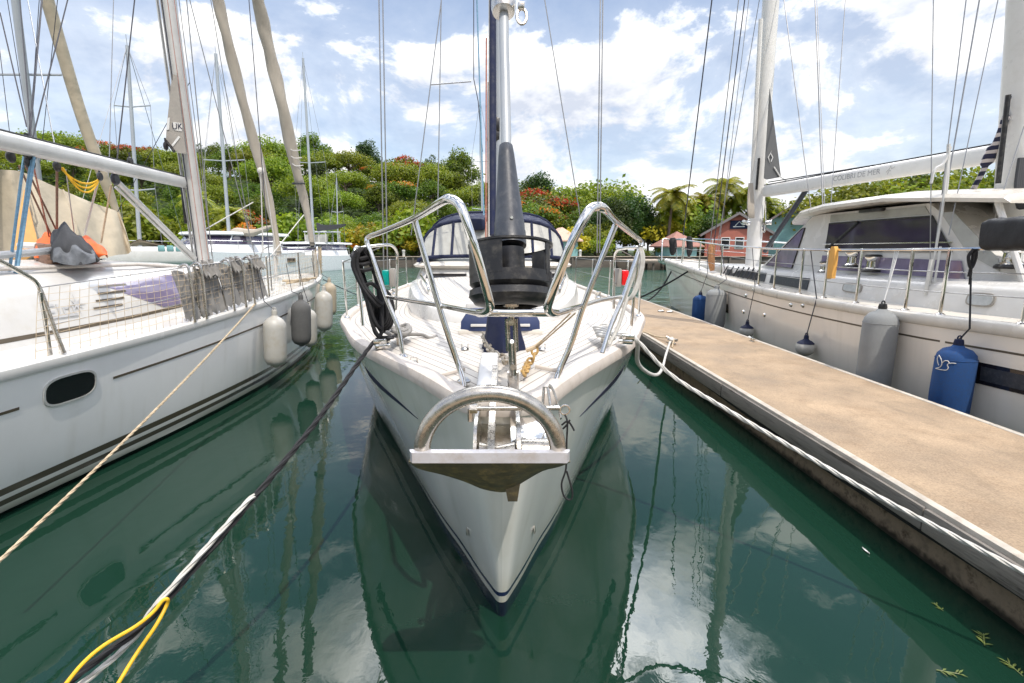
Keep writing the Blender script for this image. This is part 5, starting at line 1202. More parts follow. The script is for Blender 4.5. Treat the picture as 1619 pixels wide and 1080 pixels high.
for pts_ in ([(9.05, 1.98), (11.5, 1.98), (11.1, 2.46), (9.05, 2.46)], [(7.05, 1.66), (8.12, 1.64), (8.36, 2.42), (8.25, 2.40)]):
    q = MB(); q.tube([wside(a, b, 0.012) for a, b in pts_], 0.014, 6, closed=True); q.build('window_seal', M['black'], wheel)
for z_ in (2.10,):
    q = MB(); q.tube([wside(9.0, z_, 0.03), wside(11.5, z_, 0.03)], 0.012, 6); q.build('handrail', M['steel'], wheel)
q = MB(); q.tube([wside(9.1, 2.0, 0.02), wside(9.75, 2.45, 0.02)], 0.03, 6); q.build('wiper_arm', M['black'], wheel)
q = MB(); rows = []
for s_, w_, z in ((7.75, 0.72, 2.50), (7.8, 0.80, 2.525), (8.5, 1.16, 2.63), (9.3, 1.30, 2.69), (10.6, 1.36, 2.70), (11.6, 1.36, 2.61), (12.25, 1.30, 2.54), (12.3, 1.28, 2.53)):
    e = 0.03 if s_ in (7.75, 12.3) else 0.095
    rows.append([rp(s_, -w_, z), rp(s_, -w_ - 0.01, z + e * 0.5), rp(s_, -w_ + 0.03, z + e), rp(s_, -w_ * 0.6, z + e + 0.06), rp(s_, 0, z + e + 0.10), rp(s_, w_ * 0.6, z + e + 0.06), rp(s_, w_ - 0.03, z + e), rp(s_, w_ + 0.01, z + e * 0.5), rp(s_, w_, z), rp(s_, w_ * 0.5, z + 0.0), rp(s_, -w_ * 0.5, z + 0.0)])
q.loft(rows, closed=True, caps=True); q.build('hardtop', M['cream'], wheel)
q = MB(); q.box(rp(10.0, -0.98, 2.62), (0.10, 0.5, 0.05), bev=0.01); q.build('deck_light', M['black'], wheel)
for t_ in (-1.15, 1.15):
    q = MB(); q.tube([rp(12.5, t_, 1.6), rp(12.1, t_ * 1.05, 2.56)], 0.035, 8); q.build('roof_post', M['white'], wheel)
for (px, py, Y_, sc_) in ((1348, 424, 8.3, 1.0), (1378, 430, 7.9, 0.9), (1303, 432, 9.0, 0.7), (1598, 425, 5.9, 1.0)):
    p = at(px, py, Y=Y_); q = MB(); k = 0.11 * sc_
    q.lathe([(1.35 * k, 0), (1.4 * k, 0.2 * k), (1.2 * k, 0.5 * k), (0.85 * k, 0.8 * k), (0.8 * k, 1.7 * k), (1.15 * k, 2.1 * k), (1.2 * k, 2.4 * k), (1.0 * k, 2.7 * k), (0.3 * k, 2.75 * k), (0, 2.75 * k)], p, n=24); w = q.build('winch', M['steel'], ry)
    q = MB(); q.lathe([(1.2 * k, 2.4 * k + 0.001), (1.22 * k, 2.55 * k), (1.02 * k, 2.76 * k), (0, 2.78 * k)], p, n=24); q.lathe([(1.42 * k, 0.0), (1.45 * k, 0.25 * k), (1.25 * k, 0.5 * k)], p, n=24, caps=False); q.build('winch_top', M['black'], w)
# masts, boom, sail corner
m0, m1 = at(1192, 398, Y=12.65), at(1219, 0, Y=12.3)
q = MB(); q.tube([m0 - V(0, 0, 0.6), m1, m1 + (m1 - m0) * 1.6], 0.17, 18, flat=1.15); rm = q.build('mast', M['mast_white'], ry)
q = MB(); q.tube([m0 + V(-0.20, -0.05, 1.2), at(1203, 30, Y=12.1)], 0.05, 8); q.build('mast_track', M['mast_white'], rm)
q = MB(); q.tube([at(1196, 300, Y=12.35), at(1200, 250, Y=12.3)], 0.03, 6); q.build('mast_slot', M['black'], rm)
for (px, py, s__) in ((1183, 352, 0.06), (1209, 352, 0.06)):
    q = MB(); c = at(px, py, Y=12.4); q.lathe([(0.0, 0), (s__ * 1.2, 0), (s__, 0.03), (s__ * 0.8, 0.12), (s__ * 1.1, 0.15), (0, 0.16)], c, (1 if px > 1195 else -1, -0.4, 0), 14); q.build('mast_winch', M['steel'], rm)
q = MB(); q.tube(spline([at(1206, 345, Y=12.35), at(1206, 362, Y=12.35), at(1209, 366, Y=12.35), at(1211, 345, Y=12.35), at(1210, 318, Y=12.3)], 4), 0.02, 6); q.build('mast_shackle', M['steel'], rm)
q = MB(); 
for k in range(5): q.tube(spline([at(1185 + k, 290, Y=12.3), at(1183 + k * 2, 330, Y=12.2), at(1187 + k, 342, Y=12.25), at(1189, 300, Y=12.3)], 4), 0.03, 6)
q.build('halyard_coil', M['taupe_cloth'], rm)
ct = lambda px, py: at(px, py, Y=11.9)
q = MB(); q.prism([ct(1217, 140), ct(1235, 280), ct(1213, 284), ct(1208, 282)], (0, 0.014, 0)); rs_ = q.build('sail_clew', M['sail_grey'], ry)
q = MB()
def diamond(c, w, h, r):
    pts = [c + V(-w, 0, 0), c + V(0, 0, h), c + V(w, 0, 0), c + V(0, 0, -h)]; q.tube(pts, r, 5, closed=True)
diamond(ct(1219, 249) + V(0, -0.02, 0), 0.075, 0.16, 0.012)
q.tube([ct(1219, 243) + V(-0.02, -0.02, 0), ct(1219, 249) + V(0.03, -0.02, 0), ct(1219, 256) + V(-0.01, -0.02, 0)], 0.012, 5)
q.tube([ct(1223, 264) + V(0, -0.02, 0), ct(1233, 280) + V(0, -0.02, 0), ct(1243, 286) + V(0, -0.02, 0)], 0.016, 5)
q.build('sail_mark', M['pale_text'], rs_)
b0, b1 = at(1207, 303, Y=12.3), at(1578, 243, Y=7.35); bd = (b1 - b0).normalized(); sd_ = bd.cross(V(0, 0, 1)).normalized(); up_ = sd_.cross(bd)
q = MB(); rows = []
for f in (0, 0.012, 0.03, 0.5, 0.97, 0.99, 1.0):
    p = b0.lerp(b1, f); k = 0.45 if f in (0, 1.0) else (0.9 if f in (0.012, 0.99) else 1)
    rows.append([p + sd_ * math.copysign(abs(math.cos(a)) ** 0.8, math.cos(a)) * 0.075 * k + up_ * math.copysign(abs(math.sin(a)) ** 0.6, math.sin(a)) * 0.135 * k for a in [2 * math.pi * j / 24 for j in range(24)]])
q.loft(rows, closed=True, caps=True); rb = q.build('boom', M['mast_white'], ry)
wirepart(rb, [b0 + up_ * 0.148, b1 + up_ * 0.148], 0.012, 'outhaul', M['dark_cloth'])
wirepart(rb, [b0.lerp(b1, 0.03) + up_ * 0.2, b0.lerp(b1, 0.6) + up_ * 0.15], 0.012, 'outhaul', M['dark_cloth'])
vs, fs = lettering('COLIBRI DE MER', 0.135)
tcn = b0.lerp(b1, 0.40) if False else None
best = min(range(100), key=lambda k: abs((b0.lerp(b1, k / 99) - V(0, 0, 0)).x / b0.lerp(b1, k / 99).y - (1343 - 795) / 790)); tcn = b0.lerp(b1, best / 99)
face = -sd_ if (-sd_).x < 0 else sd_
q = MB(); q.add([tcn + bd * p.x * 1.05 + up_ * (p.y + 0.01) + face * (0.0757 + p.z) for p in vs], fs)
bx = tcn + bd * 0.70
q.tube([bx + face * 0.077 + bd * a + up_ * b for a, b in ((-0.06, -0.02), (0.0, 0.03), (0.02, 0.08), (0.04, 0.02), (0.10, 0.05))], 0.004, 4); q.tube([bx + face * 0.077 + bd * a + up_ * b for a, b in ((-0.03, -0.06), (0.0, 0.0), (0.03, -0.01))], 0.004, 4)
q.build('boom_lettering', M['grey_text'], rb)
q = MB(); q.tube([at(1275, 300, Y=11.2), at(1209, 398, Y=12.4)], 0.055, 8); q.build('boom_vang', M['slate'], ry)
n0, n1 = at(1600, 415, Y=6.9), at(1623, 60, Y=6.75)
q = MB(); q.tube([n0 - V(0, 0, 0.3), n1, n1 + (n1 - n0) * 2.2], 0.20, 20, flat=1.1); rz_ = q.build('mizzen_mast', M['mast_white'], ry)
q = MB(); q.tube([at(1578, 290, Y=6.65), at(1594, 150, Y=6.6)], 0.03, 6); q.build('mast_track', M['black'], rz_)
q = MB(); q.lathe([(0.205, 0), (0.225, 0.01), (0.225, 0.05), (0.205, 0.06)], at(1610, 262, Y=6.85), n=20, caps=False); q.lathe([(0.205, 0), (0.22, 0.01), (0.22, 0.03), (0.205, 0.04)], at(1612, 215, Y=6.85), n=20, caps=False); q.build('mast_band', M['mast_white'], rz_)
q = MB()
for k in range(4): q.tube(spline([at(1612 + k * 3, 250, Y=6.6), at(1606 + k * 3, 300, Y=6.55), at(1612 + k * 2, 330, Y=6.55), at(1618, 280, Y=6.6)], 4), 0.022, 6)
q.build('halyard_coil', M['dark_cloth'], rz_)
# rolled striped ensign between the boom end and the mizzen
m = mat('striped_flag', (0.015, 0.018, 0.05), 0.85, var=0.2, scale=20); t = m.node_tree; b_ = t.nodes['Principled BSDF']; src = b_.inputs['Base Color'].links[0].from_socket
g = N(t, 'ShaderNodeNewGeometry'); wv = N(t, 'ShaderNodeTexWave', wave_type='BANDS', bands_direction='Z'); wv.inputs['Scale'].default_value = 3.2; wv.inputs['Distortion'].default_value = 2.0; L(t, g.outputs['Position'], wv.inputs['Vector'])
mx = N(t, 'ShaderNodeMix', data_type='RGBA'); L(t, mathn(t, 'GREATER_THAN', wv.outputs['Fac'], 0.62), mx.inputs[0]); L(t, src, mx.inputs[6]); mx.inputs[7].default_value = (0.5, 0.46, 0.46, 1); L(t, mx.outputs[2], b_.inputs['Base Color'])
q = MB(); q.tube(spline([at(1597, 152, Y=6.7), at(1590, 185, Y=6.75), at(1580, 215, Y=6.85), at(1566, 245, Y=7.0), at(1552, 275, Y=7.2), at(1536, 305, Y=7.4), at(1520, 345, Y=7.5), at(1510, 385, Y=7.6)], 5), [0.02] * 5 + [0.05] * 8 + [0.085] * 5 + [0.042] * 18, 10, flat=0.6)
tag(q.build('rolled_flag', m), 'rolled dark flag with white stripes beside the mast at the right edge', 'flag')
# rails: stanchions with a tube on top
def rrim(s_, inset=0.06): hb, z = RH.deck(s_); return rp(s_, -(hb - inset), z + 0.04)
def find_rim(px):
    best = None
    for k in range(600):
        s_ = 0.2 + 16.5 * k / 599; p = rrim(s_); d = at(px, 400, Y=p.y); e = abs(d.x - p.x)
        if best is None or e < best[0]: best = (e, s_)
    return best[1]
tops = []
for px in (1079, 1107, 1142, 1203, 1228, 1270, 1311, 1362, 1445, 1500, 1556, 1640):
    s_ = find_rim(px); p = rrim(s_); tp = p + V(0, 0, 0.74); tops.append(tp)
    if px != 1556: stanchion(ry, p, tp, 0.019)
q = MB(); q.tube([rp(0.1, 0.0, 2.36)] + tops, 0.019, 8); q.build('top_rail', M['steel'], ry)
for dz_ in (0.25, 0.48): wirepart(ry, [rp(0.1, 0, 2.36 - dz_)] + [p - V(0, 0, dz_) for p in tops], 0.006)
q = MB(); ot = [rp(s_, RH.deck(s_)[0] - 0.06, RH.deck(s_)[1] + 0.78) for s_ in (0.6, 2, 4, 6)]
q.tube([rp(0.1, 0.0, 2.36)] + ot, 0.019, 8); q.build('top_rail', M['steel'], ry)
wirepart(ry, [p - V(0, 0, 0.35) for p in ot], 0.008)
for p in ot: stanchion(ry, p - V(0, 0, 0.76), p, 0.018)
q = MB(); q.tube(spline([rp(0.05, 0.28, 1.62), rp(-0.05, 0.25, 2.2), rp(-0.35, 0.1, 2.38), rp(-0.35, -0.1, 2.38), rp(-0.05, -0.25, 2.2), rp(0.05, -0.28, 1.62)], 5), 0.02, 8); q.build('pulpit_rail', M['steel'], ry)
q = MB(); q.box(rp(-0.25, 0, 1.62), (0.26, 0.7, 0.12), bev=0.03); q.tube(spline([rp(-0.6, -0.12, 1.7), rp(-0.85, 0, 1.75), rp(-0.9, 0, 1.6), rp(-0.6, 0.1, 1.5)], 4), 0.06, 8, flat=0.5); q.build('bow_fitting', M['worn_steel'], ry)
for px, py0, py1, w in ((1063, 376, 404, 0.13), (1089, 374, 406, 0.10)):
    q = MB(); c0_, c1_ = at(px, py0, Y=17.2 if px < 1080 else 15.6), at(px, py1, Y=17.2 if px < 1080 else 15.6); q.tube(spline([c0_, c0_.lerp(c1_, 0.5) + V(0.03, 0, 0), c1_], 4), [w * 0.6] + [w] * 4 + [w, w * 0.9, w * 0.7, w * 0.3][:4], 8); q.build('rope_coil', M['black_rope'], ry)
q = MB(); c0_ = at(1127, 385, Y=13.2); q.tube(spline([c0_, at(1124, 402, Y=13.2), at(1126, 428, Y=13.2)], 4), [0.05, 0.08, 0.09, 0.1, 0.1, 0.1, 0.09, 0.08, 0.06], 8); q.build('rope_coil', mat('orange_tan_rope', (0.48, 0.24, 0.11), 0.9, var=0.3, scale=20), ry)
# yellow rescue buoy on the rail, its pale holder
sy0 = find_rim(1322); pb = rrim(sy0)
yb = thing('rescue_buoy', 'yellow rescue buoy strapped to the rail of the right yacht', 'rescue buoy', tuple(pb))
q = MB(); hh = 0.62
q.prism([pb + rf.a * a + V(0, 0, z) for a, z in ((-0.05, 0.32), (0.05, 0.32), (0.06, 0.60), (0.052, 0.74), (0.025, 0.79), (-0.025, 0.79), (-0.052, 0.74), (-0.06, 0.60))], -rf.l * 0.06); q.build('buoy_body', M['yellow'], yb)
q = MB(); q.box(pb - rf.a * 0.085 + V(0, 0, 0.5), (0.05, 0.07, 0.40), bev=0.015); q.build('holder', M['beige_cloth'], yb)
# black padded cover on the rail
cvc = at(1592, 369, Y=5.0)
q = MB(); random.seed(4)
rows = []
for i in range(15):
    f = i / 14; y = 5.20 - 0.9 * f; r_ = []
    for j in range(24):
        a = 2 * math.pi * j / 24; cx_ = math.copysign(abs(math.cos(a)) ** 0.35, math.cos(a)); cz_ = math.copysign(abs(math.sin(a)) ** 0.35, math.sin(a)); e = 0.93 if i in (0, 14) else 1.0
        r_.append(V(5.13 + 0.06 * (f - .5) + cx_ * 0.17 * e + 0.008 * math.sin(i * 1.9 + j), y, 2.155 + cz_ * 0.163 * e + 0.006 * math.sin(i * 2.3 + j * 1.3)))
    rows.append(r_)
q.loft(rows, closed=True, caps=True)
tag(q.build('padded_cover', mat('black_cover', (0.018, 0.018, 0.02), 0.6, var=0.3, scale=7, bump=0.01, bscale=9), sharp=60), 'black padded cover strapped over the rail at the right edge', 'cover')
# shrouds, tackles and lines of this yacht
for (a, b, y0, y1, mt, r_) in (((1080, 372), (1128, -20), 16.8, 14.5, 'darkwire', 0.018), ((1121, 400), (1170, -20), 13.4, 12.6, 'wire', 0.012), ((1127, 400), (1180, -20), 13.2, 12.6, 'darkwire', 0.013), ((1132, 400), (1204, -20), 13.0, 12.5, 'wire', 0.009), ((1136, 396), (1184, 0), 12.9, 12.4, 'wire', 0.008),
    ((1284, 345), (1237, -20), 10.4, 12.0, 'wire', 0.010), ((1301, 330), (1288, -20), 9.8, 11.5, 'wire', 0.012), ((1304, 330), (1291, -20), 9.7, 11.5, 'wire', 0.007), ((1314, 320), (1338, -20), 9.4, 10.5, 'wire', 0.008), ((1470, 450), (1476, -20), 6.6, 7.0, 'wire', 0.006),
    ((1468, 462), (1552, -20), 6.5, 6.9, 'wire', 0.009), ((1470, 462), (1530, -20), 6.5, 6.9, 'wire', 0.007), ((1500, 372), (1582, -20), 6.4, 6.8, 'wire', 0.006), ((1555, 400), (1619, 200), 6.2, 6.5, 'wire', 0.006)):
    wirepart(ry, [at(*a, Y=y0), at(*b, Y=y1)], r_, 'shroud', M[mt])
q = MB(); q.tube([at(1467, 466, Y=6.5), at(1489, 340, Y=6.55), at(1500, 240, Y=6.6)], 0.014, 8); q.tube([at(1463, 466, Y=6.5), at(1473, 410, Y=6.5)], 0.024, 8); q.tube([at(1475, 462, Y=6.45), at(1487, 390, Y=6.5)], 0.014, 8); q.build('stay_tackle', M['mast_grey'], ry)
q = MB(); q.tube(spline([at(1503, 232, Y=6.6), at(1492, 258, Y=6.6), at(1478, 268, Y=6.6), at(1472, 290, Y=6.6)], 4), 0.018, 6); q.tube(spline([at(1500, 228, Y=6.6), at(1497, 290, Y=6.6), at(1491, 320, Y=6.6)], 4), 0.022, 6); q.build('line_hank', M['mast_grey'], ry)
# fenders of the right yacht
GR = 'fenders hung along the right yacht'
def rfend(lab, tp, ln_, rr, mt, yr, shape, **k):
    return fender(lab, tp, ln_, rr, RH, -1, mt, GR, yr, shape=shape, **k)
t, a, b, c, d = rfend('big blue covered fender with a white line drawn bird, nearest the camera', (1541, 545), 0.98, 0.176, M['fender_blue'], (3, 10), 'covered', neckmat=M['navy'])
top_ = tops[-2]; hang(t, a, at(1535, 440, Y=5.3), M['black_rope'], 0.009, (b.lerp(a, 0.4),)); q = MB()
k1 = at(1538, 400, Y=5.3); q.tube(spline([k1 + V(0, 0, 0.04), k1 + V(-0.04, 0, -0.04), k1 + V(-0.01, -0.02, -0.16), k1 + V(0.04, 0, -0.05), k1 + V(0.02, 0, 0.04), k1 + V(0, 0, -0.25)], 5), 0.016, 6); q.tube([at(1538, 400, Y=5.3), at(1533, 450, Y=5.3)], 0.012, 6); q.build('knot', M['black_rope'], t)
# the bird: a single line drawing on the cover
uu = V(0, 0, 1); rr = 0.1795
def on_fender(ang, h): return c + d * h + (V(-math.sin(ang) * 0, 0, 0) + Vector((math.sin(ang), -math.cos(ang), 0))) * rr
q = MB(); A0 = math.atan2(-c.x, c.y)
BP = lambda x, y: on_fender(A0 + math.asin(max(-0.98, min(0.98, (x - 540) * 0.00080 / rr))), (y - 20) * 0.00080)
for ln_ in ([(548, 230), (512, 232), (482, 238), (466, 214), (440, 213), (422, 228), (412, 250)], [(482, 238), (464, 262), (478, 300), (462, 334), (410, 342), (352, 345)], [(352, 345), (396, 308), (408, 262), (396, 210), (366, 158)], [(366, 158), (354, 205), (364, 255), (380, 292)]):
    q.tube(spline([BP(*p) for p in ln_], 4), 0.0042, 5)
q.build('bird_drawing', M['pale_text'], t)
t, a, b, c, d = rfend('big grey covered fender between the blue one and the white balls', (1419, 488), 1.15, 0.188, M['fender_grey'], (4, 11), 'covered', neckmat=M['black'])
for o_ in (-0.03, 0.0, 0.03): hang(t, a, rrim(find_rim(1418 + o_ * 90)) + V(0, 0, 0.72), M['mast_grey'], 0.006)
t, a, b, c, d = rfend('white ball fender with a navy top, the nearer of the two', (1289, 536), 0.27, 0.14, M['fender_white'], (5, 13), 'ball', collar=M['navy'], neckmat=M['navy'])
hang(t, a, rrim(find_rim(1282)) + V(0, 0, 0.72), M['darkwire'], 0.009, (b,))
t, a, b, c, d = rfend('white ball fender with a navy top, the farther of the two', (1193, 513), 0.27, 0.14, M['fender_white'], (6, 15), 'ball', collar=M['navy'], neckmat=M['navy'])
hang(t, a, rrim(find_rim(1189)) + V(0, 0, 0.72), M['darkwire'], 0.008, (b,))
t, a, b, c, d = rfend('tall grey fender close to the bow of the right yacht', (1149, 456), 0.95, 0.22, M['fender_grey'], (7, 17), 'covered')
hang(t, a, rrim(find_rim(1138)) + V(0, 0, 0.72), M['darkwire'], 0.008, (b,))
t, a, b, c, d = rfend('blue fender half hidden beside the tall grey one at the bow', (1119, 466), 0.80, 0.18, M['fender_blue'], (8, 17.5), 'covered', neckmat=M['navy'])
hang(t, a, rrim(find_rim(1118)) + V(0, 0, 0.72), M['darkwire'], 0.008, (b,))
# ================================================================== TREES
def leaf_mat(name, cols, flower=None):
    m = bpy.data.materials.new(name); m.use_nodes = True; t = m.node_tree; t.nodes.clear()
    g = N(t, 'ShaderNodeNewGeometry'); oi = N(t, 'ShaderNodeObjectInfo')
    n = N(t, 'ShaderNodeTexNoise'); n.inputs['Scale'].default_value = 0.45; n.inputs['Detail'].default_value = 3; L(t, g.outputs['Position'], n.inputs['Vector'])
    f = mathn(t, 'ADD', mathn(t, 'MULTIPLY', g.outputs['Random Per Island'], 0.55), mathn(t, 'MULTIPLY', n.outputs['Fac'], 0.45))
    c = ramp(t, f, [(0.18, cols[0]), (0.5, cols[1]), (0.82, cols[2])])
    hs = N(t, 'ShaderNodeHueSaturation'); L(t, c, hs.inputs['Color'])
    L(t, mathn(t, 'MULTIPLY_ADD', oi.outputs['Random'], 0.05, 0.475), hs.inputs['Hue']); L(t, mathn(t, 'MULTIPLY_ADD', oi.outputs['Random'], 0.45, 0.8), hs.inputs['Value'])
    c = hs.outputs[0]
    d = N(t, 'ShaderNodeBsdfPrincipled'); d.inputs['Roughness'].default_value = 0.5; L(t, c, d.inputs['Base Color'])
    tr = N(t, 'ShaderNodeBsdfTranslucent'); L(t, c, tr.inputs[0])
    mx = N(t, 'ShaderNodeMixShader'); mx.inputs[0].default_value = 0.5; L(t, d.outputs[0], mx.inputs[1]); L(t, tr.outputs[0], mx.inputs[2])
    o = N(t, 'ShaderNodeOutputMaterial'); L(t, mx.outputs[0], o.inputs[0]); return m
LM = {
 'bright': leaf_mat('bright_green_leaves', ((0.09, 0.135, 0.010), (0.20, 0.265, 0.016), (0.34, 0.37, 0.025))),
 'mid': leaf_mat('mid_green_leaves', ((0.045, 0.085, 0.010), (0.115, 0.18, 0.015), (0.22, 0.27, 0.024))),
 'dark': leaf_mat('dark_green_leaves', ((0.02, 0.05, 0.012), (0.045, 0.09, 0.016), (0.085, 0.13, 0.02))),
 'flame': leaf_mat('flame_blossom', ((0.50, 0.09, 0.015), (0.60, 0.14, 0.02), (0.60, 0.20, 0.04))),
 'yellow': leaf_mat('yellow_leaves', ((0.22, 0.21, 0.012), (0.42, 0.33, 0.02), (0.50, 0.36, 0.03))),
 'palm': leaf_mat('palm_fronds', ((0.14, 0.18, 0.015), (0.26, 0.28, 0.025), (0.42, 0.36, 0.04)))}
M['bark'] = mat('grey_brown_bark', (0.13, 0.10, 0.075), 0.9, var=0.3, scale=4, bump=0.02, bscale=10)
def leaf_cards(q, lobes, n, size, rng, flat=0.0, m=0, top_only=False):
    vol = [a[1][0] * a[1][1] + a[1][0] * a[1][2] for a in lobes]; tot = sum(vol)
    for (c, r), v in zip(lobes, vol):
        for _ in range(int(n * v / tot)):
            d = Vector((rng.gauss(0, 1), rng.gauss(0, 1), rng.gauss(0, 1))); d.normalize()
            if top_only and d.z < 0.1: d.z = abs(d.z) + 0.2; d.normalize()
            k = rng.uniform(0.35, 1.0) ** 0.6 * (1.0 if rng.random() < 0.72 else rng.uniform(1.0, 1.38))
            p = Vector(c) + V(d.x * r[0], d.y * r[1], d.z * r[2]) * k
            nn = (d * 0.7 + Vector((rng.gauss(0, .6), rng.gauss(0, .6), rng.gauss(0, .6) + 0.5))).normalized()
            a = Vector((rng.gauss(0, 1), rng.gauss(0, 1), rng.gauss(0, 1))); u = (a - nn * a.dot(nn)).normalized(); w = nn.cross(u)
            s = size * rng.uniform(0.6, 1.35); h = s * rng.uniform(0.45, 0.7)
            q.add([p - u * s * 0.5, p + w * h * 0.5 + nn * s * 0.06, p + u * s * 0.5, p - w * h * 0.5 + nn * s * 0.06], [(0, 1, 2, 3)], m)
def crown_lobes(rng, R_, H_, n, flatness, base):
    out = []
    for i in range(n):
        a = rng.uniform(0, 6.28); rr = R_ * math.sqrt(rng.random()) * 0.78; k = 1 - rr / R_
        r = R_ * rng.uniform(0.17, 0.46)
        out.append((V(math.cos(a) * rr, math.sin(a) * rr, base + H_ * (0.12 + 0.75 * k + rng.uniform(-0.12, 0.16))), (r, r * rng.uniform(0.8, 1.15), r * flatness * rng.uniform(0.8, 1.2))))
    return out
def trunk_mesh(rng, lobes, base, r0):
    q = MB(); q.tube(spline([V(0, 0, -1.0), V(0.15, 0.1, base * 0.45), V(0, 0.1, base)], 4), [r0 * (1.35 - 0.07 * i) for i in range(9)], 8)
    for c, r in lobes[:9]:
        q.tube(spline([V(0, 0.1, base * rng.uniform(0.6, 0.95)), V(c.x * 0.5, c.y * 0.5, base * 0.6 + c.z * 0.42), c], 4), [r0 * 0.5, r0 * 0.45, r0 * 0.4, r0 * 0.36, r0 * 0.3, r0 * 0.26, r0 * 0.2, r0 * 0.15, r0 * 0.1], 6)
    return q
PROTO = {}
def proto(kind, seed, R_, H_, n, flat, base, cards, size, lm, extra=None, name='tree'):
    rng = random.Random(seed); lobes = crown_lobes(rng, R_, H_, n, flat, base)
    e = thing(name, 'tree', 'tree', (0, 0, 0))
    trunk_mesh(rng, lobes, base + H_ * 0.15, 0.06 * R_).build('trunk', M['bark'], e, origin=(0, 0, 0))
    q = MB(); leaf_cards(q, lobes, cards, size, rng)
    mats = [LM[lm]]
    if extra: leaf_cards(q, [l for l in lobes if rng.random() < extra[1]], int(cards * extra[2]), size * 0.9, rng, m=1, top_only=True); mats.append(LM[extra[0]])
    q.build('crown', mats, e, origin=(0, 0, 0), recalc=False)
    PROTO.setdefault(kind, []).append([e, False]); return e
for s_ in (1, 2, 3): proto('umbrella', 10 + s_, 5.4, 3.6, 34, 0.60, 2.8, 6500, 0.38, 'bright')
for s_ in (1, 2, 3): proto('round', 20 + s_, 3.9, 5.4, 28, 0.85, 1.8, 5200, 0.36, 'mid')
for s_ in (1, 2): proto('dense', 30 + s_, 3.3, 7.2, 32, 1.0, 1.4, 5600, 0.34, 'dark')
for s_ in (1, 2): proto('flame', 40 + s_, 4.8, 3.0, 26, 0.55, 2.8, 4200, 0.38, 'mid', ('flame', 0.35, 0.26))
for s_ in (1, 2): proto('shrub', 50 + s_, 2.5, 2.6, 14, 0.75, 0.5, 1500, 0.34, 'bright', None, 'shrub')
proto('yellow', 60, 2.3, 3.2, 14, 0.85, 0.5, 1500, 0.34, 'yellow', None, 'shrub')
proto('flameshrub', 64, 2.0, 2.0, 12, 0.75, 0.4, 1000, 0.32, 'mid', ('flame', 0.9, 1.4), 'shrub')
def palm(seed, h):
    rng = random.Random(seed); e = thing('palm_tree', 'palm', 'palm tree', (0, 0, 0))
    q = MB(); q.tube(spline([V(0, 0, -1), V(0.3, 0, h * 0.4), V(0.5, 0.1, h)], 6), [0.22 - 0.007 * i for i in range(13)], 8); q.build('trunk', M['bark'], e, origin=(0, 0, 0))
    q = MB()
    for k in range(30):
        a = k * 2.399 + rng.uniform(-0.2, 0.2); el = rng.uniform(-0.1, 1.35); ln_ = rng.uniform(2.6, 3.5); d = V(math.cos(a), math.sin(a), 0); p = V(0.5, 0.1, h); pts = [p]
        for i in range(9): el -= 0.19; p = p + (d * math.cos(el) + V(0, 0, math.sin(el))) * ln_ / 9; pts.append(p)
        side = V(-d.y, d.x, 0)
        for i in range(1, 10):
            t_ = (pts[i] - pts[i - 1])
            for sg in (-1, 1):
                for hlf in (0, 0.33, 0.66):
                    o_ = pts[i - 1] + t_ * hlf; lf_ = 0.75 * math.sin(math.pi * min(1, (i + 1.5) / 12)) + 0.15
                    tip = o_ + side * sg * lf_ * 0.85 + t_.normalized() * lf_ * 0.45 - V(0, 0, lf_ * 0.35)
                    q.add([o_, o_ + t_ * 0.42, tip], [(0, 1, 2)])
        q.tube(pts, [0.035 - 0.003 * i for i in range(10)], 4)
    q.build('crown', LM['palm'], e, origin=(0, 0, 0), recalc=False); PROTO.setdefault('palm', []).append([e, False])
palm(71, 7.5); palm(72, 6.2)
KT = {'umbrella': 'broad flat-topped bright green tree', 'round': 'rounded leafy green tree', 'dense': 'tall dense dark green tree', 'flame': 'green tree flecked with orange blossom', 'shrub': 'low bright green shrub', 'yellow': 'yellow leaved shrub', 'flameshrub': 'shrub covered in orange red blossom', 'palm': 'feathery palm'}
CATT = {'shrub': 'shrub', 'yellow': 'shrub', 'flameshrub': 'shrub', 'palm': 'palm tree'}
trng = random.Random(99); PICK = {}
def plant(kind, x, y, sc=1.0, z=None, sz=None):
    lst = PROTO[kind]; i = PICK.get(kind, 0); PICK[kind] = i + 1; ent = lst[i % len(lst)]
    if not ent[1]: o = ent[0]; ent[1] = True
    else: o = copy_tree(ent[0])
    o.location = (x, y, hill_z(x, y) - 0.15 if z is None else z); s = sc * trng.uniform(0.9, 1.12)
    o.scale = (s * trng.uniform(0.93, 1.07), s * trng.uniform(0.93, 1.07), s * (sz or 1) * trng.uniform(0.92, 1.08)); o.rotation_euler = (0, 0, trng.uniform(0, 6.28))
    px = 795 + 790 * x / y
    lvl = 'by the water' if y < 65 else ('half way uphill' if y < 98 else 'on the skyline')
    if x > 14: lvl = 'on the far shore' if y < 70 else 'behind the far shore'
    zone = 'left of the left mast' if px < 300 else ('between left mast and rolled sails' if px < 500 else ('left of the black furler' if px < 790 else ('right of the black furler' if px < 1040 else ('near the red house' if px < 1260 else 'above the right yacht'))))
    tag(o, '%s %s, %s' % (KT[kind], lvl, zone), CATT.get(kind, 'tree'), '%ss %s, %s' % (KT[kind], lvl, zone)); return o
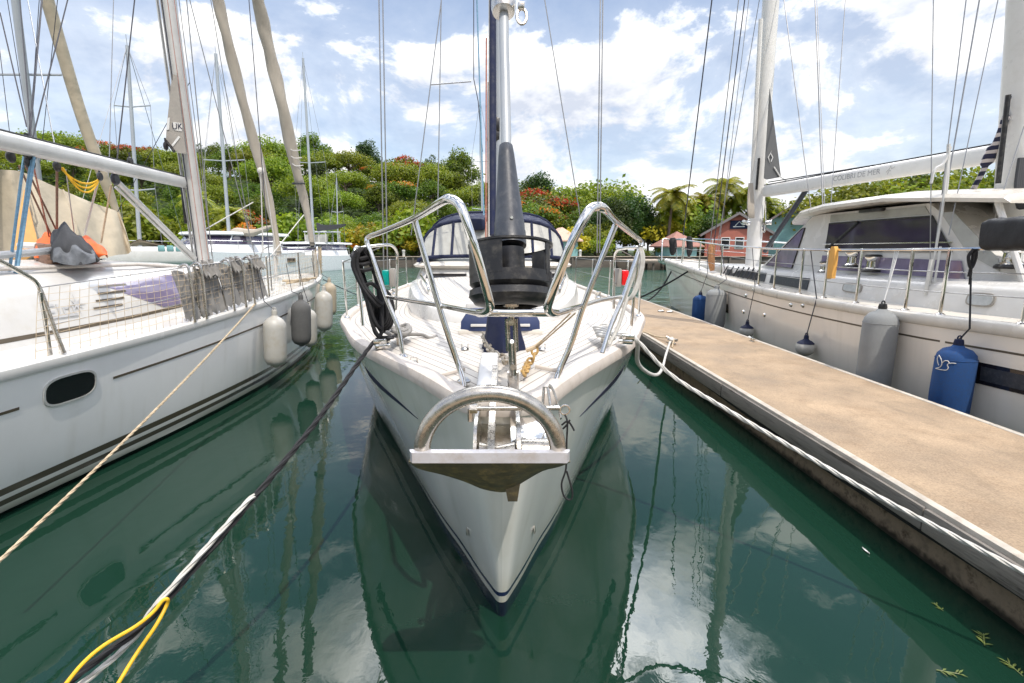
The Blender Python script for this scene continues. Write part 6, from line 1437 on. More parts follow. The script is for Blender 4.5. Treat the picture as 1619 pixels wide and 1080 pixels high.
# hillside, from the foot to the ridge
for (Y, step, kinds, s0) in ((66, 6.2, ('round', 'shrub', 'umbrella', 'round', 'umbrella'), 0.62), (73, 6.0, ('umbrella', 'round', 'umbrella', 'round', 'dense'), 0.72), (82, 6.4, ('umbrella', 'umbrella', 'round', 'umbrella', 'round'), 0.8), (92, 6.4, ('umbrella', 'round', 'umbrella', 'dense', 'umbrella'), 0.84), (102, 6.4, ('umbrella', 'round', 'umbrella', 'umbrella', 'round'), 0.86), (113, 6.2, ('round', 'umbrella', 'round', 'umbrella', 'dense'), 0.80)):
    x = -1.04 * Y; k = trng.randrange(5)
    while x < 20 * Y / 115 + 2:
        kd = kinds[k % len(kinds)]; k += 1
        plant(kd, x + trng.uniform(-1.6, 1.6), Y + trng.uniform(-3, 3), s0 * trng.uniform(0.8, 1.15)); x += step * trng.uniform(0.8, 1.2)
def px_plant(kind, px, Y, top, sc=None, z=None):
    """a tree whose top stands at a photo row: the height gives its scale"""
    x = (px - 795) / 790 * Y; h_ = {'umbrella': 7.4, 'round': 8.4, 'dense': 9.8, 'flame': 6.6, 'shrub': 3.4, 'yellow': 4.0, 'flameshrub': 2.6, 'palm': 8.6}[kind]
    g_ = hill_z(x, Y) if z is None else z; want = EYE + (395 - top) / 790 * Y - g_
    return plant(kind, x, Y, max(0.35, want / h_), g_ - 0.1)
urng = random.Random(5); q = MB()
for _ in range(26000):
    y = urng.uniform(60.5, 118); x = urng.uniform(-1.08 * y, min(20 * y / 115 + 3, 22))
    gz = hill_z(x, y); hcl = 0.8 + 1.5 * (0.5 + 0.5 * math.sin(x * 0.9 + 1.3 * math.sin(y * 0.7)) * math.cos(y * 0.8 + x * 0.2))
    p = V(x, y, gz + urng.random() ** 0.7 * hcl); a = urng.uniform(0, 6.28); tl = urng.uniform(-0.7, 0.7); s = urng.uniform(0.35, 0.8)
    u = V(math.cos(a), math.sin(a), tl * 0.5).normalized(); w = V(-math.sin(a) * math.cos(tl), math.cos(a) * math.cos(tl), math.sin(tl) + 0.3).normalized()
    q.add([p - u * s * 0.5, p + w * s * 0.3, p + u * s * 0.5, p - w * s * 0.3], [(0, 1, 2, 3)])
tag(q.build('undergrowth', LM['mid'], origin=(0, 60, 0), recalc=False), 'tangled green undergrowth covering the hill between its trees', 'undergrowth', kind='stuff')
for a in ((512, 112, 214, 'round'), (592, 112, 222, 'dense'), (98, 110, 216, 'umbrella'), (140, 108, 214, 'umbrella'), (440, 112, 222, 'umbrella'), (690, 108, 252, 'dense'), (728, 108, 246, 'round'), (668, 106, 252, 'umbrella'),
          (852, 92, 264, 'dense'), (838, 94, 272, 'round'), (880, 88, 288, 'round'), (935, 86, 285, 'umbrella'), (955, 84, 292, 'round'), (905, 84, 300, 'umbrella'), (985, 84, 300, 'round')): px_plant(a[3], a[0], a[1], a[2])
for px, Y, top in ((618, 100, 262), (645, 104, 258), (760, 96, 300), (845, 80, 290), (868, 78, 322), (885, 74, 330), (832, 74, 318), (395, 66, 330), (250, 104, 236), (205, 104, 238), (628, 88, 290)): px_plant('flame', px, Y, top)
for px, top in ((396, 350), (560, 375), (610, 372)): px_plant('flameshrub', px, 60.5, top)
for px, Y, top in ((545, 61, 352), (568, 61, 350), (590, 62, 345), (640, 61, 356), (380, 61, 352), (668, 61, 350), (905, 61.5, 350), (1035, 66, 330)): px_plant('yellow', px, Y, top)
for px, Y, top in ((520, 60.5, 340), (612, 60.5, 350), (655, 62, 330), (690, 62, 340), (470, 61, 330), (450, 60, 350), (330, 61, 345), (250, 61, 330), (280, 61, 350), (360, 60.5, 340), (225, 61, 318), (945, 60.5, 372), (1012, 60.5, 388), (700, 61, 360), (1085, 70, 320), (1088, 61, 366), (1046, 61, 384)): px_plant('shrub', px, Y, top)
for px, Y, top in ((953, 66, 306), (968, 65, 298), (990, 66, 300), (1005, 67, 306), (1022, 66, 312), (938, 67, 318), (1104, 64, 326), (1118, 63, 332)): px_plant('dense' if px != 1104 else 'round', px, Y, top)
for px, Y, top in ((1050, 64, 292), (1040, 66, 308), (1070, 68, 312), (1100, 72, 306), (1135, 74, 292), (1155, 76, 302), (1172, 75, 300), (1188, 76, 308), (1128, 78, 310), (370, 62, 308), (330, 63, 318), (395, 64, 316), (1060, 70, 304), (1085, 74, 314)): px_plant('palm', px, Y, top)
for px, Y, top in ((1215, 78, 318), (1225, 76, 312), (1245, 80, 322), (1150, 84, 326), (1190, 84, 322), (1095, 84, 318), (1290, 82, 318), (1060, 86, 318)): px_plant('round', px, Y, top)
for px, Y, top, kd in ((1345, 60, 282, 'umbrella'), (1385, 61, 270, 'umbrella'), (1425, 60, 262, 'round'), (1462, 61, 268, 'umbrella'), (1520, 60, 262, 'round'), (1548, 60.5, 250, 'round'), (1580, 62, 270, 'round'), (1640, 62, 262, 'round'), (1500, 64, 290, 'shrub'), (1535, 60, 318, 'shrub'), (1565, 60.5, 320, 'shrub'), (1615, 61, 300, 'round'), (1680, 62, 270, 'round')): px_plant(kd, px, Y, top)
for lst in PROTO.values():
    for e, used in lst:
        if not used:
            for c in list(e.children): bpy.data.objects.remove(c)
            bpy.data.objects.remove(e)

# ================================================================== HOUSES
M['red_wall'] = mat('coral_red_wall', (0.40, 0.13, 0.095), 0.85, var=0.12, scale=2, dirt=((0.3, 0.1, 0.07), 0.4, 3))
M['pink_roof'] = mat('pink_shingle_roof', (0.36, 0.185, 0.15), 0.85, var=0.15, scale=5, dirt=((0.35, 0.2, 0.17), 0.5, 3))
M['teal_wall'] = mat('teal_board_wall', (0.22, 0.42, 0.42), 0.8, var=0.15, scale=3, stretch=(1, 1, 6))
M['green_roof'] = mat('green_metal_roof', (0.03, 0.27, 0.19), 0.5, var=0.15, scale=3)
M['trim_grey'] = mat('grey_fascia', (0.18, 0.16, 0.16), 0.7, var=0.15)
def house(name, label, px, Y, w, d, hw, hr, rot, wallm, roofm, over=0.5, hip=False, sign=False, wins=(), doors=()):
    x = (px - 795) / 790 * Y; e = thing(name, label, 'house' if hw > 2.4 else 'hut', (x, Y, QZ)); Rm = Matrix.Rotation(rot, 3, 'Z'); P = lambda a, b, c: V(x, Y, QZ) + Rm @ V(a, b, c)
    q = MB(); g = [P(-w / 2, -d / 2, 0), P(w / 2, -d / 2, 0), P(w / 2, -d / 2, hw)] + ([] if hip else [P(0, -d / 2, hw + hr * 0.96)]) + [P(-w / 2, -d / 2, hw)]
    q.prism(g, Rm @ V(0, d, 0)); q.build('wall', wallm, e)
    q = MB(); t = 0.14; wo, do = w / 2 + over, d / 2 + over; lo = hw - hr * over / (w / 2) + 0.05
    if hip:
        k = max(0.0, d / 2 - w / 2); A = [P(-wo, -do, lo), P(wo, -do, lo), P(wo, do, lo), P(-wo, do, lo)]; Bq = [P(0, -k, hw + hr), P(0, k + 0.01, hw + hr)]
        q.add(A + Bq + [p - V(0, 0, t) for p in A], [(0, 1, 4), (1, 2, 5, 4), (2, 3, 5), (3, 0, 4, 5), (0, 1, 7, 6), (1, 2, 8, 7), (2, 3, 9, 8), (3, 0, 6, 9), (6, 7, 8, 9)])
    else:
        for sg in (-1, 1):
            q.prism([P(0, -do, hw + hr + 0.02), P(sg * wo, -do, lo), P(sg * wo, -do, lo + t), P(0, -do, hw + hr + t + 0.02)], Rm @ V(0, 2 * do, 0))
    q.build('roof', roofm, e)
    if not hip:
        q = MB()
        for sg in (-1, 1): q.prism([P(0, -do - 0.06, hw + hr - 0.12), P(sg * wo, -do - 0.06, lo - 0.14), P(sg * wo, -do - 0.06, lo + t + .02), P(0, -do - 0.06, hw + hr + t + .04)], Rm @ V(0, 0.05, 0))
        q.build('fascia', M['trim_grey'], e)
    for (a, c, ww, hh) in wins:
        q = MB(); q.box(P(a, -d / 2 - 0.02, c), (ww + 0.16, 0.08, hh + 0.16), Rm, 0.01); fr = q.build('window', M['white'], e)
        q = MB(); q.box(P(a, -d / 2 - 0.05, c), (ww, 0.04, hh), Rm); q.build('pane', M['dark_glass'], fr)
    for (a, ww, hh) in doors:
        q = MB(); q.box(P(a, -d / 2 - 0.03, hh / 2), (ww, 0.08, hh), Rm, 0.01); q.build('door', M['mast_white'], e)
    if sign:
        q = MB(); q.box(P(0.1, -d / 2 - 0.06, hw + hr * 0.42), (1.9, 0.08, 0.95), Rm, 0.02); sg_ = q.build('sign_board', M['navy'], e)
        q = MB(); q.tube([P(-0.3, -d / 2 - 0.11, hw + hr * 0.36), P(0.1, -d / 2 - 0.11, hw + hr * 0.58), P(0.5, -d / 2 - 0.11, hw + hr * 0.40)], 0.05, 5); q.box(P(0.1, -d / 2 - 0.105, hw + hr * 0.31), (1.2, 0.02, 0.08), Rm); q.build('sign_mark', M['pale_text'], sg_)
    return e
house('house', 'coral red house with a gabled roof and dark sign board behind the right yacht', 1153, 63, 6.8, 10, 2.7, 2.1, -0.32, M['red_wall'], M['pink_roof'], 0.6, False, True, ((-1.2, 1.5, 0.8, 1.2), (0.3, 1.5, 0.8, 1.2), (1.8, 1.5, 0.8, 1.2)), ())
house('kiosk', 'small teal hut under a pink hipped roof at the boardwalk', 1066, 60, 3.4, 3.4, 1.6, 1.3, 0.2, M['teal_wall'], M['pink_roof'], 0.6, True, False, ((0.3, 1.1, 0.7, 0.6),))
house('cottage', 'pale teal cottage with a pale pink roof right of the furler', 884, 62, 3.0, 5, 2.2, 1.2, 0.15, M['teal_wall'], mat('pale_pink_roof', (0.60, 0.40, 0.31), 0.85, var=0.1, scale=4), 0.5, True, False, ((0.7, 1.3, 0.5, 0.6),))
house('house', 'house with a green metal roof behind the right yacht\'s windscreen', 1240, 66, 9, 9, 2.6, 3.2, -0.5, M['teal_wall'], M['green_roof'], 0.7, False, False, ((-2, 1.5, 0.9, 1.1),))
for px in (917, 700, 640, 1010):
    x = (px - 795) / 790 * (QY - 0.2); q = MB(); q.lathe([(0.16, -0.03), (0.16, 0.5), (0.2, 0.55), (0.2, 0.68), (0.1, 0.75), (0, 0.76)], (x, QY + 0.3, QZ + 0.01), n=12)
    tag(q.build('quay_post', M['white']), 'short white post standing on the far quay edge', 'post', 'short white posts on the far quay')

# ================================================================== BOATS FARTHER AWAY
M['far_white'] = mat('far_white_hull', (0.72, 0.74, 0.76), 0.3, var=0.05)
def simple_hull(fr, Ln, B, z, parent, m=None, name='hull'):
    Hh = Hull(fr, [(0, 0, z * 1.15), (0.05, 0.04, z * 1.15), (Ln * .12, B * .24, z * 1.1), (Ln * .3, B * .42, z * 1.04), (Ln * .55, B * .5, z), (Ln * .8, B * .48, z), (Ln, B * .42, z)],
              [(0.3, 0), (0.35, 0.03), (Ln * .14, B * .16), (Ln * .32, B * .34), (Ln * .55, B * .43), (Ln * .8, B * .4), (Ln, B * .34)], 1.0, 0.7, 3)
    Hh.mesh().build(name, m or M['far_white'], parent); Hh.decking(0.0, -0.01, 0.06, 'deck', M['white'], parent, 4); return Hh
def far_mast(parent, px0, py0, px1, py1, Y, r=0.11, spread=(0.45, 0.75), mt='alu', wid=1.5, wires=True):
    a, b = at(px0, py0, Y=Y), at(px1, py1, Y=Y); q = MB(); q.tube([a, b], [r, r * 0.8], 10); q.lathe([(0.02, 0), (0.02, 0.5)], b, n=6); mm = q.build('mast', M[mt], parent)
    for f in spread:
        c = a.lerp(b, f); q = MB(); q.tube([c + V(-wid, 0.1, 0.1), c, c + V(wid, 0.1, 0.1)], 0.035, 6); q.build('spreader', M[mt], mm)
    if wires:
        for o_ in (V(-wid * 1.1, 0.3, 0), V(wid * 1.1, 0.3, 0)):
            q = MB(); prev = [a + o_] + [a.lerp(b, f) + V(math.copysign(wid, o_.x), 0.1, 0.1) for f in spread] + [b]; q.tube(prev, 0.014, 4); q.build('shroud', M['wire'], mm)
        for o_ in (V(0.4, -5, 0), V(-0.6, 5, 0)): q = MB(); q.tube([a + o_, b], 0.014, 4); q.build('stay', M['wire'], mm)
    return mm
# boat under the beige awning
aw = thing('awning_boat', 'boat under a big beige tent awning behind the left yacht', 'boat', (-14, 15, 0))
Hd = simple_hull(Frame((-10.5, 19.0), (-0.45, -0.9)), 12, 3.6, 1.25, aw)
q = MB(); q.box((-14.2, 13.6, 1.55), (2.2, 5.0, 0.55), Matrix.Rotation(-0.46, 3, 'Z'), bev=0.12); q.build('cabin', M['white'], aw)
A_ = lambda px, py, Y: at(px, py, Y=Y)
ridge = [A_(-70, 262, 12.2), A_(0, 268, 13.0), A_(35, 272, 13.5), A_(80, 292, 14.2), A_(140, 318, 15.2), A_(180, 332, 16.0), A_(187, 334, 16.2)]
eave = [A_(-70, 415, 14.5), A_(0, 412, 13.6), A_(50, 409, 12.6), A_(100, 409, 13.2), A_(160, 408, 14.4), A_(200, 401, 15.4), A_(208, 398, 15.6)]
back = [p + V(-2.2, 1.2, -1.5) for p in ridge]
q = MB(); rows = []
rs, es, bs_ = spline(ridge, 6), spline(eave, 6), spline(back, 6)
for i, (r_, e_, b_) in enumerate(zip(rs, es, bs_)):
    row = []
    for k in range(9):
        g = k / 8; row.append(b_.lerp(r_, g) - V(0, 0, 0.15 * 4 * g * (1 - g)))
    for k in range(1, 13):
        g = k / 12; row.append(r_.lerp(e_, g) + V(0.05, -0.06, 0.02) * math.sin(i * 0.9 + g * 2.5) + V(0.02, -0.03, 0) * math.sin(i * 2.3 - g * 4) + V(0.05 * 4 * g * (1 - g), -0.03 * 4 * g * (1 - g), 0))
    rows.append(row)
q.loft(rows); awn = q.build('awning', M['beige_cloth'], aw, sharp=80)
q = MB(); q.prism([A_(38, 300, 13.0), A_(62, 395, 12.4), A_(40, 412, 12.2), A_(15, 410, 12.0)], (0, 0.02, 0)); q.build('door_flap', mat('ochre_flap', (0.60, 0.33, 0.12), 0.9, var=0.1), awn)
for i in (12, 20): q = MB(); q.tube([rs[i] + V(0.03, -0.03, 0.01), rs[i].lerp(es[i], 0.5) + V(0.3, -0.14, 0), es[i] + V(0.03, -0.03, 0)], 0.018, 5); q.build('seam', M['beige_cloth'], awn)
q = MB(); q.tube([A_(62, 300, 14.0), A_(23, -10, 13.4), A_(10, -150, 13.2)], 0.085, 12); q.tube([A_(40, 118, 13.8) + V(-0.7, 0, 0), A_(40, 118, 13.8) + V(0.9, 0, 0)], 0.03, 6); q.build('mast', M['alu'], aw)
q = MB(); pts = spline([A_(188, 345, 17.0), A_(160, 270, 16.6), A_(128, 180, 16.2), A_(98, 80, 15.8), A_(72, -10, 15.4)], 6); q.tube(pts, [0.08 + 0.075 * min(1, i / 5) for i in range(len(pts))], 12); q.build('rolled_headsail', M['beige_cloth'], aw)
for (a, b) in (((20, 250), (-10, 0)), ((60, 290), (92, -10)), ((45, 250), (62, 0)), ((55, 270), (10, -10)), ((186, 335), (300, 130))): q = MB(); q.tube([A_(*a, 14), A_(*b, 13.6)], 0.010, 4); q.build('shroud', M['darkwire'], aw)
# small cruiser with pale green windows
cb = thing('motor_cruiser', 'white cabin boat with a row of pale green windows behind the left cabin roof', 'boat', (-19, 26, 0))
simple_hull(Frame((-14.5, 29), (-0.75, -0.66)), 11, 3.6, 1.2, cb)
q = MB(); q.box((-17.6, 25.6, 1.70), (2.6, 3.6, 0.9), Matrix.Rotation(-0.85, 3, 'Z'), bev=0.25, seg=3); cabn = q.build('cabin', M['white'], cb)
for k in range(3):
    c = A_(255 + k * 14, 393, 24.0); q = MB(); q.box(c, (0.36, 0.10, 0.28), Matrix.Rotation(-0.3, 3, 'Z'), bev=0.04); q.build('window', M['teal_wall'], cabn)
far_mast(cb, 222, 402, 201, 72, 27, 0.095, (0.32, 0.72), 'alu', 0.9)
q = MB(); rows = [[A_(176, 398, 26), A_(220, 378, 26), A_(280, 392, 26)], [A_(176, 402, 26.8), A_(220, 386, 26.8), A_(280, 397, 26.8)]]; q.loft(rows); q.loft([[p - V(0, 0, 0.05) for p in r_] for r_ in rows]); q.build('awning', M['beige_cloth'], cb)
# two catamarans
def cat(label, X0, Y0, hd, px_m, top, Yc, fly=False, zs=1.0):
    a = V(math.sin(hd), math.cos(hd), 0); l = V(a.y, -a.x, 0); e = thing('catamaran', label, 'catamaran', (X0, Y0, 0))
    for sg in (-1, 1): simple_hull(Frame((X0 + l.x * 2.5 * sg, Y0 + l.y * 2.5 * sg), (a.x, a.y)), 12, 1.7, 1.45 * zs, e)
    Rm = Matrix((l, a, V(0, 0, 1))).transposed(); Pc = lambda t, s_, z: V(X0, Y0, 0) + l * t + a * s_ + V(0, 0, z * zs)
    q = MB(); q.box(Pc(0, 7.4, 1.25), (5.4, 8.8, 0.5), Rm, bev=0.15); q.build('bridge_deck', M['far_white'], e)
    q = MB(); rows = []
    for z, w_, f, b in ((1.45, 2.35, 3.6, 10.4), (1.95, 2.25, 4.1, 10.4), (2.05, 2.2, 4.25, 10.4)):
        rows.append([Pc(-w_, b, z), Pc(-w_, f + 1.3, z), Pc(-w_ * .7, f + 0.25, z), Pc(0, f, z), Pc(w_ * .7, f + 0.25, z), Pc(w_, f + 1.3, z), Pc(w_, b, z)])
    q.loft(rows); cabin = q.build('cabin', M['far_white'], e)
    rows = []
    for z, w_, f, b in ((1.99, 2.28, 4.08, 10.3), (2.55, 2.1, 4.75, 10.3)):
        rows.append([Pc(-w_, b, z), Pc(-w_, f + 1.3, z), Pc(-w_ * .7, f + 0.25, z), Pc(0, f, z), Pc(w_ * .7, f + 0.25, z), Pc(w_, f + 1.3, z), Pc(w_, b, z)])
    q = MB(); q.loft(rows); q.build('window', M['tinted'], cabin)
    for t_ in (-2.15, -1.0, 0.1, 1.2, 2.15): q = MB(); q.tube([Pc(t_, 4.6 + abs(t_) * 0.35, 1.95), Pc(t_ * 0.94, 5.1 + abs(t_) * 0.35, 2.6)], 0.05, 6); q.build('window_post', M['far_white'], cabin)
    q = MB(); rows = []
    for z, w_, f, b in ((2.5, 2.2, 4.4, 11.2), (2.58, 2.32, 4.25, 11.3), (2.7, 2.25, 4.4, 11.2), (2.76, 1.2, 5.4, 10.5)):
        rows.append([Pc(-w_, b, z), Pc(-w_, f + 1.3, z), Pc(-w_ * .7, f + 0.25, z), Pc(0, f, z), Pc(w_ * .7, f + 0.25, z), Pc(w_, f + 1.3, z), Pc(w_, b, z)])
    q.loft(rows); o_ = len(q.v); q.f.append(tuple(range(o_ - 7, o_))); q.m.append(0); q.build('roof', M['far_white'], cabin)
    for sg in (-1, 1):
        q = MB(); q.box(Pc(sg * 2.5, 0.9, 0.95), (0.5, 0.6, 0.3), Rm, bev=0.05); q.build('bow_port', M['dark_glass'], e)
        q = MB(); pts = [Pc(sg * 2.9, 1.0 + 2.2 * k, 2.15) for k in range(5)]; q.tube(pts, 0.02, 5)
        for p in pts: q.tube([p, p - V(0, 0, 0.65)], 0.02, 5)
        q.build('guard_rail', M['steel'], e)
    q = MB(); q.box(Pc(3.33, 10.2, 0.95), (0.08, 0.9, 0.34), Rm, bev=0.02); q.build('hull_port', M['dark_glass'], e)
    q = MB(); q.tube([Pc(-2.5, 0.4, 1.55), Pc(2.5, 0.4, 1.55)], 0.09, 8); q.build('cross_beam', M['alu'], e)
    q = MB(); q.loft([[Pc(-2.2 + k * 0.7, 0.5, 1.5) for k in range(7)], [Pc(-2.2 + k * 0.7, 3.3, 1.45) for k in range(7)]]); q.build('trampoline', M['mast_grey'], e)
    if fly:
        q = MB(); q.box(Pc(1.2, 8.0, 3.75), (2.6, 2.4, 0.09), Rm, bev=0.03); hl = q.build('bimini', M['far_white'], e)
        for t_ in (0.0, 0.8, 1.6, 2.4):
            for s_ in (6.9, 9.1): q = MB(); q.tube([Pc(t_, s_, 2.7), Pc(t_, s_, 3.72)], 0.035, 6); q.build('bimini_post', M['white'], hl)
        q = MB(); q.box(Pc(1.2, 7.0, 3.1), (2.6, 0.15, 0.75), Rm, bev=0.04); q.build('flybridge_screen', M['clear_vinyl'], e)
    mm = far_mast(e, px_m[0], 395, px_m[1], top, Yc, 0.13, (0.47,), 'alu', 1.5)
    return e, Pc
e1_, Pc = cat('catamaran with a black boom cover and roofed flybridge behind the left yacht\'s bow', -21.6, 44.0, 0.32, (497, 479), 92, 50, True)
q = MB(); q.prism([at(500, 352, Y=49.8), at(512, 356, Y=49.8), at(546, 354, Y=49.8), at(545, 357, Y=49.8), at(528, 363, Y=49.8), at(501, 365, Y=49.8)], (0, 0.3, 0)); q.build('boom_cover', M['dark_cloth'], e1_)
e2_, Pc = cat('catamaran with a grey sail cover and purple windows behind the left mast', -23.6, 33.0, 0.32, (364, 341), 85, 39, False, 1.22)
q = MB(); q.tube(spline([at(366, 378, Y=38.9), at(372, 366, Y=38.9), at(400, 368, Y=38.7), at(436, 356, Y=38.5)], 5), [0.25] * 6 + [0.28] * 5 + [0.2] * 3 + [0.12] * 2, 8); q.build('sail_cover', M['taupe_cloth'], e2_)
# sailing boats seen only by their masts beyond the middle yacht and the catamaran
sb = thing('sailing_boat', 'sailing boat beyond the middle yacht, its thin mast left of the furler', 'sailing boat', (-2.0, 49, 0))
simple_hull(Frame((-1.4, 44), (-0.05, 1)), 10, 3.2, 1.1, sb); far_mast(sb, 763, 395, 759, 158, 48, 0.09, (0.28, 0.6), 'alu', 0.9)
q = MB(); q.box((-2.0, 49.5, 1.45), (1.8, 4.5, 0.6), bev=0.2); q.build('cabin', M['white'], sb)
sb2 = thing('sailing_boat', 'distant sailing boat with a short mast against the hill, above the black boom cover', 'sailing boat', (-18.6, 55, 0))
simple_hull(Frame((-18.6, 51.5), (0.0, 1)), 6, 2.2, 0.9, sb2); far_mast(sb2, 535, 400, 532, 282, 54, 0.07, (0.55,), 'alu', 0.6)
ac = thing('sailing_boat', 'sailing boat beyond the middle yacht showing only spreaders and instruments on its masthead', 'sailing boat', (-4.6, 47, 0)) if False else None
# ================================================================== MOORING LINES AND SMALL THINGS
fl = FL + V(-0.05, -0.02, 0.02)
# black bow line of the middle yacht, lapped by a white rope and a yellow cord
B1 = [fl, at(520, 640, Y=2.70), at(470, 705, Y=2.38), at(404, 784, Y=2.10), at(335, 866, Y=1.90), at(273, 938, Y=1.76), at(256, 958, Y=1.72), at(212, 1000, Y=1.64), at(158, 1040, Y=1.56), at(93, 1090, Y=1.46), at(-40, 1190, Y=1.30)]
q = MB(); q.rope(spline([KL + V(0, 0.02, 0.06), fl + V(0.09, 0.05, 0.015)] + B1, 8), 0.0145, 0.10); tag(q.build('mooring_line', M['black_rope']), 'black bow line running from the middle yacht to the lower left corner', 'mooring line')
W1 = [at(402, 784, Y=2.095), at(388, 796, Y=2.04), at(326, 866, Y=1.87), at(263, 938, Y=1.73), at(240, 964, Y=1.70), at(214, 1006, Y=1.66), at(168, 1050, Y=1.58), at(118, 1090, Y=1.48), at(-10, 1196, Y=1.30)]
q = MB(); q.rope(spline(W1, 8), 0.0115, 0.09); tag(q.build('mooring_line', M['white_rope']), 'white laid rope lying along the black bow line at lower left', 'mooring line')
q = MB(); q.tube(spline([at(96, 1092, Y=1.42), at(130, 1050, Y=1.48), at(165, 1020, Y=1.54), at(215, 990, Y=1.62), at(242, 968, Y=1.67), at(257, 950, Y=1.70), at(265, 948, Y=1.71), at(263, 958, Y=1.71), at(246, 990, Y=1.66), at(215, 1035, Y=1.60), at(180, 1092, Y=1.50)], 6), 0.0068, 8)
tag(q.build('cord', M['yellow_rope']), 'yellow cord looped round the black and white lines at lower left', 'cord')
s_, z_, pe = LH.near(404, 494, 1, 4, 11)
q = MB(); q.rope(sag(LH.fr.P(s_, LH.deck(s_)[0] + 0.01, ldz(s_) + 0.035), at(-20, 905, Y=2.3), 0.05, 24), 0.0105, 0.07); tag(q.build('mooring_line', M['tan_rope']), 'frayed tan rope slanting from the left yacht\'s rail past its hull stripes', 'mooring line')
# white line from the middle yacht along the dock, loop to the dock cleat
fr_ = FR + V(0.05, -0.02, 0.02)
WR = [fr_, at(1060, 592, Y=3.32), at(1150, 648, Y=3.06), at(1250, 706, Y=2.80), at(1370, 775, Y=2.54), at(1490, 838, Y=2.30), at(1619, 905, Y=2.08), at(1760, 980, Y=1.86)]
q = MB(); q.rope(spline([KR + V(0, 0.02, 0.06), fr_ + V(-0.1, 0.05, 0.015)] + WR, 8), 0.0140, 0.095); tag(q.build('mooring_line', M['white_rope']), 'thick white rope running from the middle yacht in front of the dock side', 'mooring line')
cl = V(c0.x + 0.02, c0.y, DZ + 0.06)
q = MB(); q.tube(spline([fr_ + V(-0.05, 0.1, 0), fr_ + V(0.02, 0.0, -0.02), at(1008, 572, Y=3.6), at(1022, 588, Y=4.0), at(1036, 593, Y=4.5), at(1044, 588, Y=5.2), at(1049, 576, Y=6.0), at(1053, 560, Y=7.0), cl + V(-0.03, -0.02, -0.02), cl], 7), 0.016, 8)
q.tube(spline([cl + V(-0.04, 0.1, -0.01), cl + V(0.05, 0.04, 0.0), cl + V(-0.04, -0.04, 0.01), cl + V(0.05, -0.1, 0.0), cl + V(-0.05, 0.0, 0.025), cl + V(0.04, 0.08, 0.02)], 6), 0.017, 8)
tag(q.build('mooring_line', M['white_rope']), 'slack white line drooping from the middle yacht to the dock cleat', 'mooring line')
q = MB(); q.tube(spline([cl + V(-0.02, 0.05, 0.02), cl + V(-0.10, 0.5, -0.03), cl + V(-0.16, 1.1, -0.045), at(1012, 527, z=DZ + 0.02)], 6), 0.012, 7); q.tube(spline([cl + V(0, -0.1, 0.02), cl + V(-0.09, -0.3, -0.04), cl + V(-0.13, -0.42, -0.045)], 4), 0.011, 7)
tag(q.build('mooring_line', M['tan_rope']), 'thin brown line lying along the dock edge from the cleat', 'mooring line')
# dark bow lines of the right yacht crossing behind the dock end
rbw = at(1094, 424, Y=15.2)
for i, (lab, a, b, s_) in enumerate((('upper dark bow line of the right yacht, taut, crossing to the dock end', at(1094, 425, Y=14.4), at(1004, 474, Y=16.4), 0.05), ('lower dark bow line of the right yacht, hanging slack to the dock end', at(1062, 428, Y=16.9), at(1008, 475, Y=16.3), 0.35))):
    q = MB(); q.tube(sag(a, b, s_, 16), 0.026, 7); tag(q.build('mooring_line', M['black_rope']), lab, 'mooring line')
q = MB(); a = at(511, 442, Y=12.2); q.tube(sag(a, at(560, 560, Y=12.6) if False else V(-3.1, 16.5, 0.02), 0.1, 12), 0.012, 6); tag(q.build('mooring_line', M['darkwire']), 'thin dark line dropping from the left yacht\'s bow into the water', 'mooring line')
# black rope coil hung on the pulpit
coil = MB(); random.seed(21)
for k in range(9):
    o_ = random.uniform(-5, 5); y = 3.35 + random.uniform(-0.08, 0.08); lo = 470 + random.uniform(-25, 50)
    coil.tube(spline([at(566 + o_, 398, Y=y), at(563 + o_ * 1.6, 420, Y=y), at(574 + o_, 450, Y=y), at(590 + o_, lo, Y=y), at(603 + o_, lo + 10, Y=y + .04), at(600 + o_, 450, Y=y + .07), at(586 + o_, 410, Y=y + .06), at(574 + o_, 393, Y=y + 0.03)], 5), 0.013, 6, closed=True)
for k in range(3): c = at(572 + k * 3, 402 + k * 9, Y=3.37); coil.tube([c + V(math.cos(g * 0.7) * 0.062, math.sin(g * 0.7) * 0.08, 0.03 * math.sin(g * .7)) for g in range(9)], 0.014, 6, closed=True)
for k in range(4): c = at(600 + k * 2, 492, Y=3.36); coil.tube([c + V(math.cos(g * 0.45) * 0.055, 0.02 * k, math.sin(g * 0.45) * (0.09 + 0.015 * k)) for g in range(14)], 0.012, 6, closed=True)
coil.tube(spline([at(592, 480, Y=3.36), at(590, 515, Y=3.36), at(598, 532, Y=3.4), at(618, 533, Y=3.42)], 5), 0.012, 6)
tag(coil.build('rope_coil', M['black_rope']), 'black rope coil hanging from the left side of the middle yacht\'s pulpit', 'rope')
q = MB(); random.seed(8)
for k in range(5):
    c = KL + V(random.uniform(-0.03, 0.03), random.uniform(-0.08, 0.08), 0.05 + 0.014 * k); q.tube([c + V(math.cos(g * 0.6) * 0.06, math.sin(g * 0.6) * 0.11, 0.012 * math.sin(g * 1.2)) for g in range(11)], 0.016, 7, closed=True)
q.tube(spline([KL + V(0, 0.1, 0.04), KL + V(0.14, 0.14, 0.03), KL + V(0.22, 0.05, 0.02), KL + V(0.26, 0.12, 0.02)], 5), 0.014, 7)
tag(q.build('rope_coil', M['grey_cloth']), 'grey rope turns wound on the deck cleat below the black coil', 'rope')
q = MB()
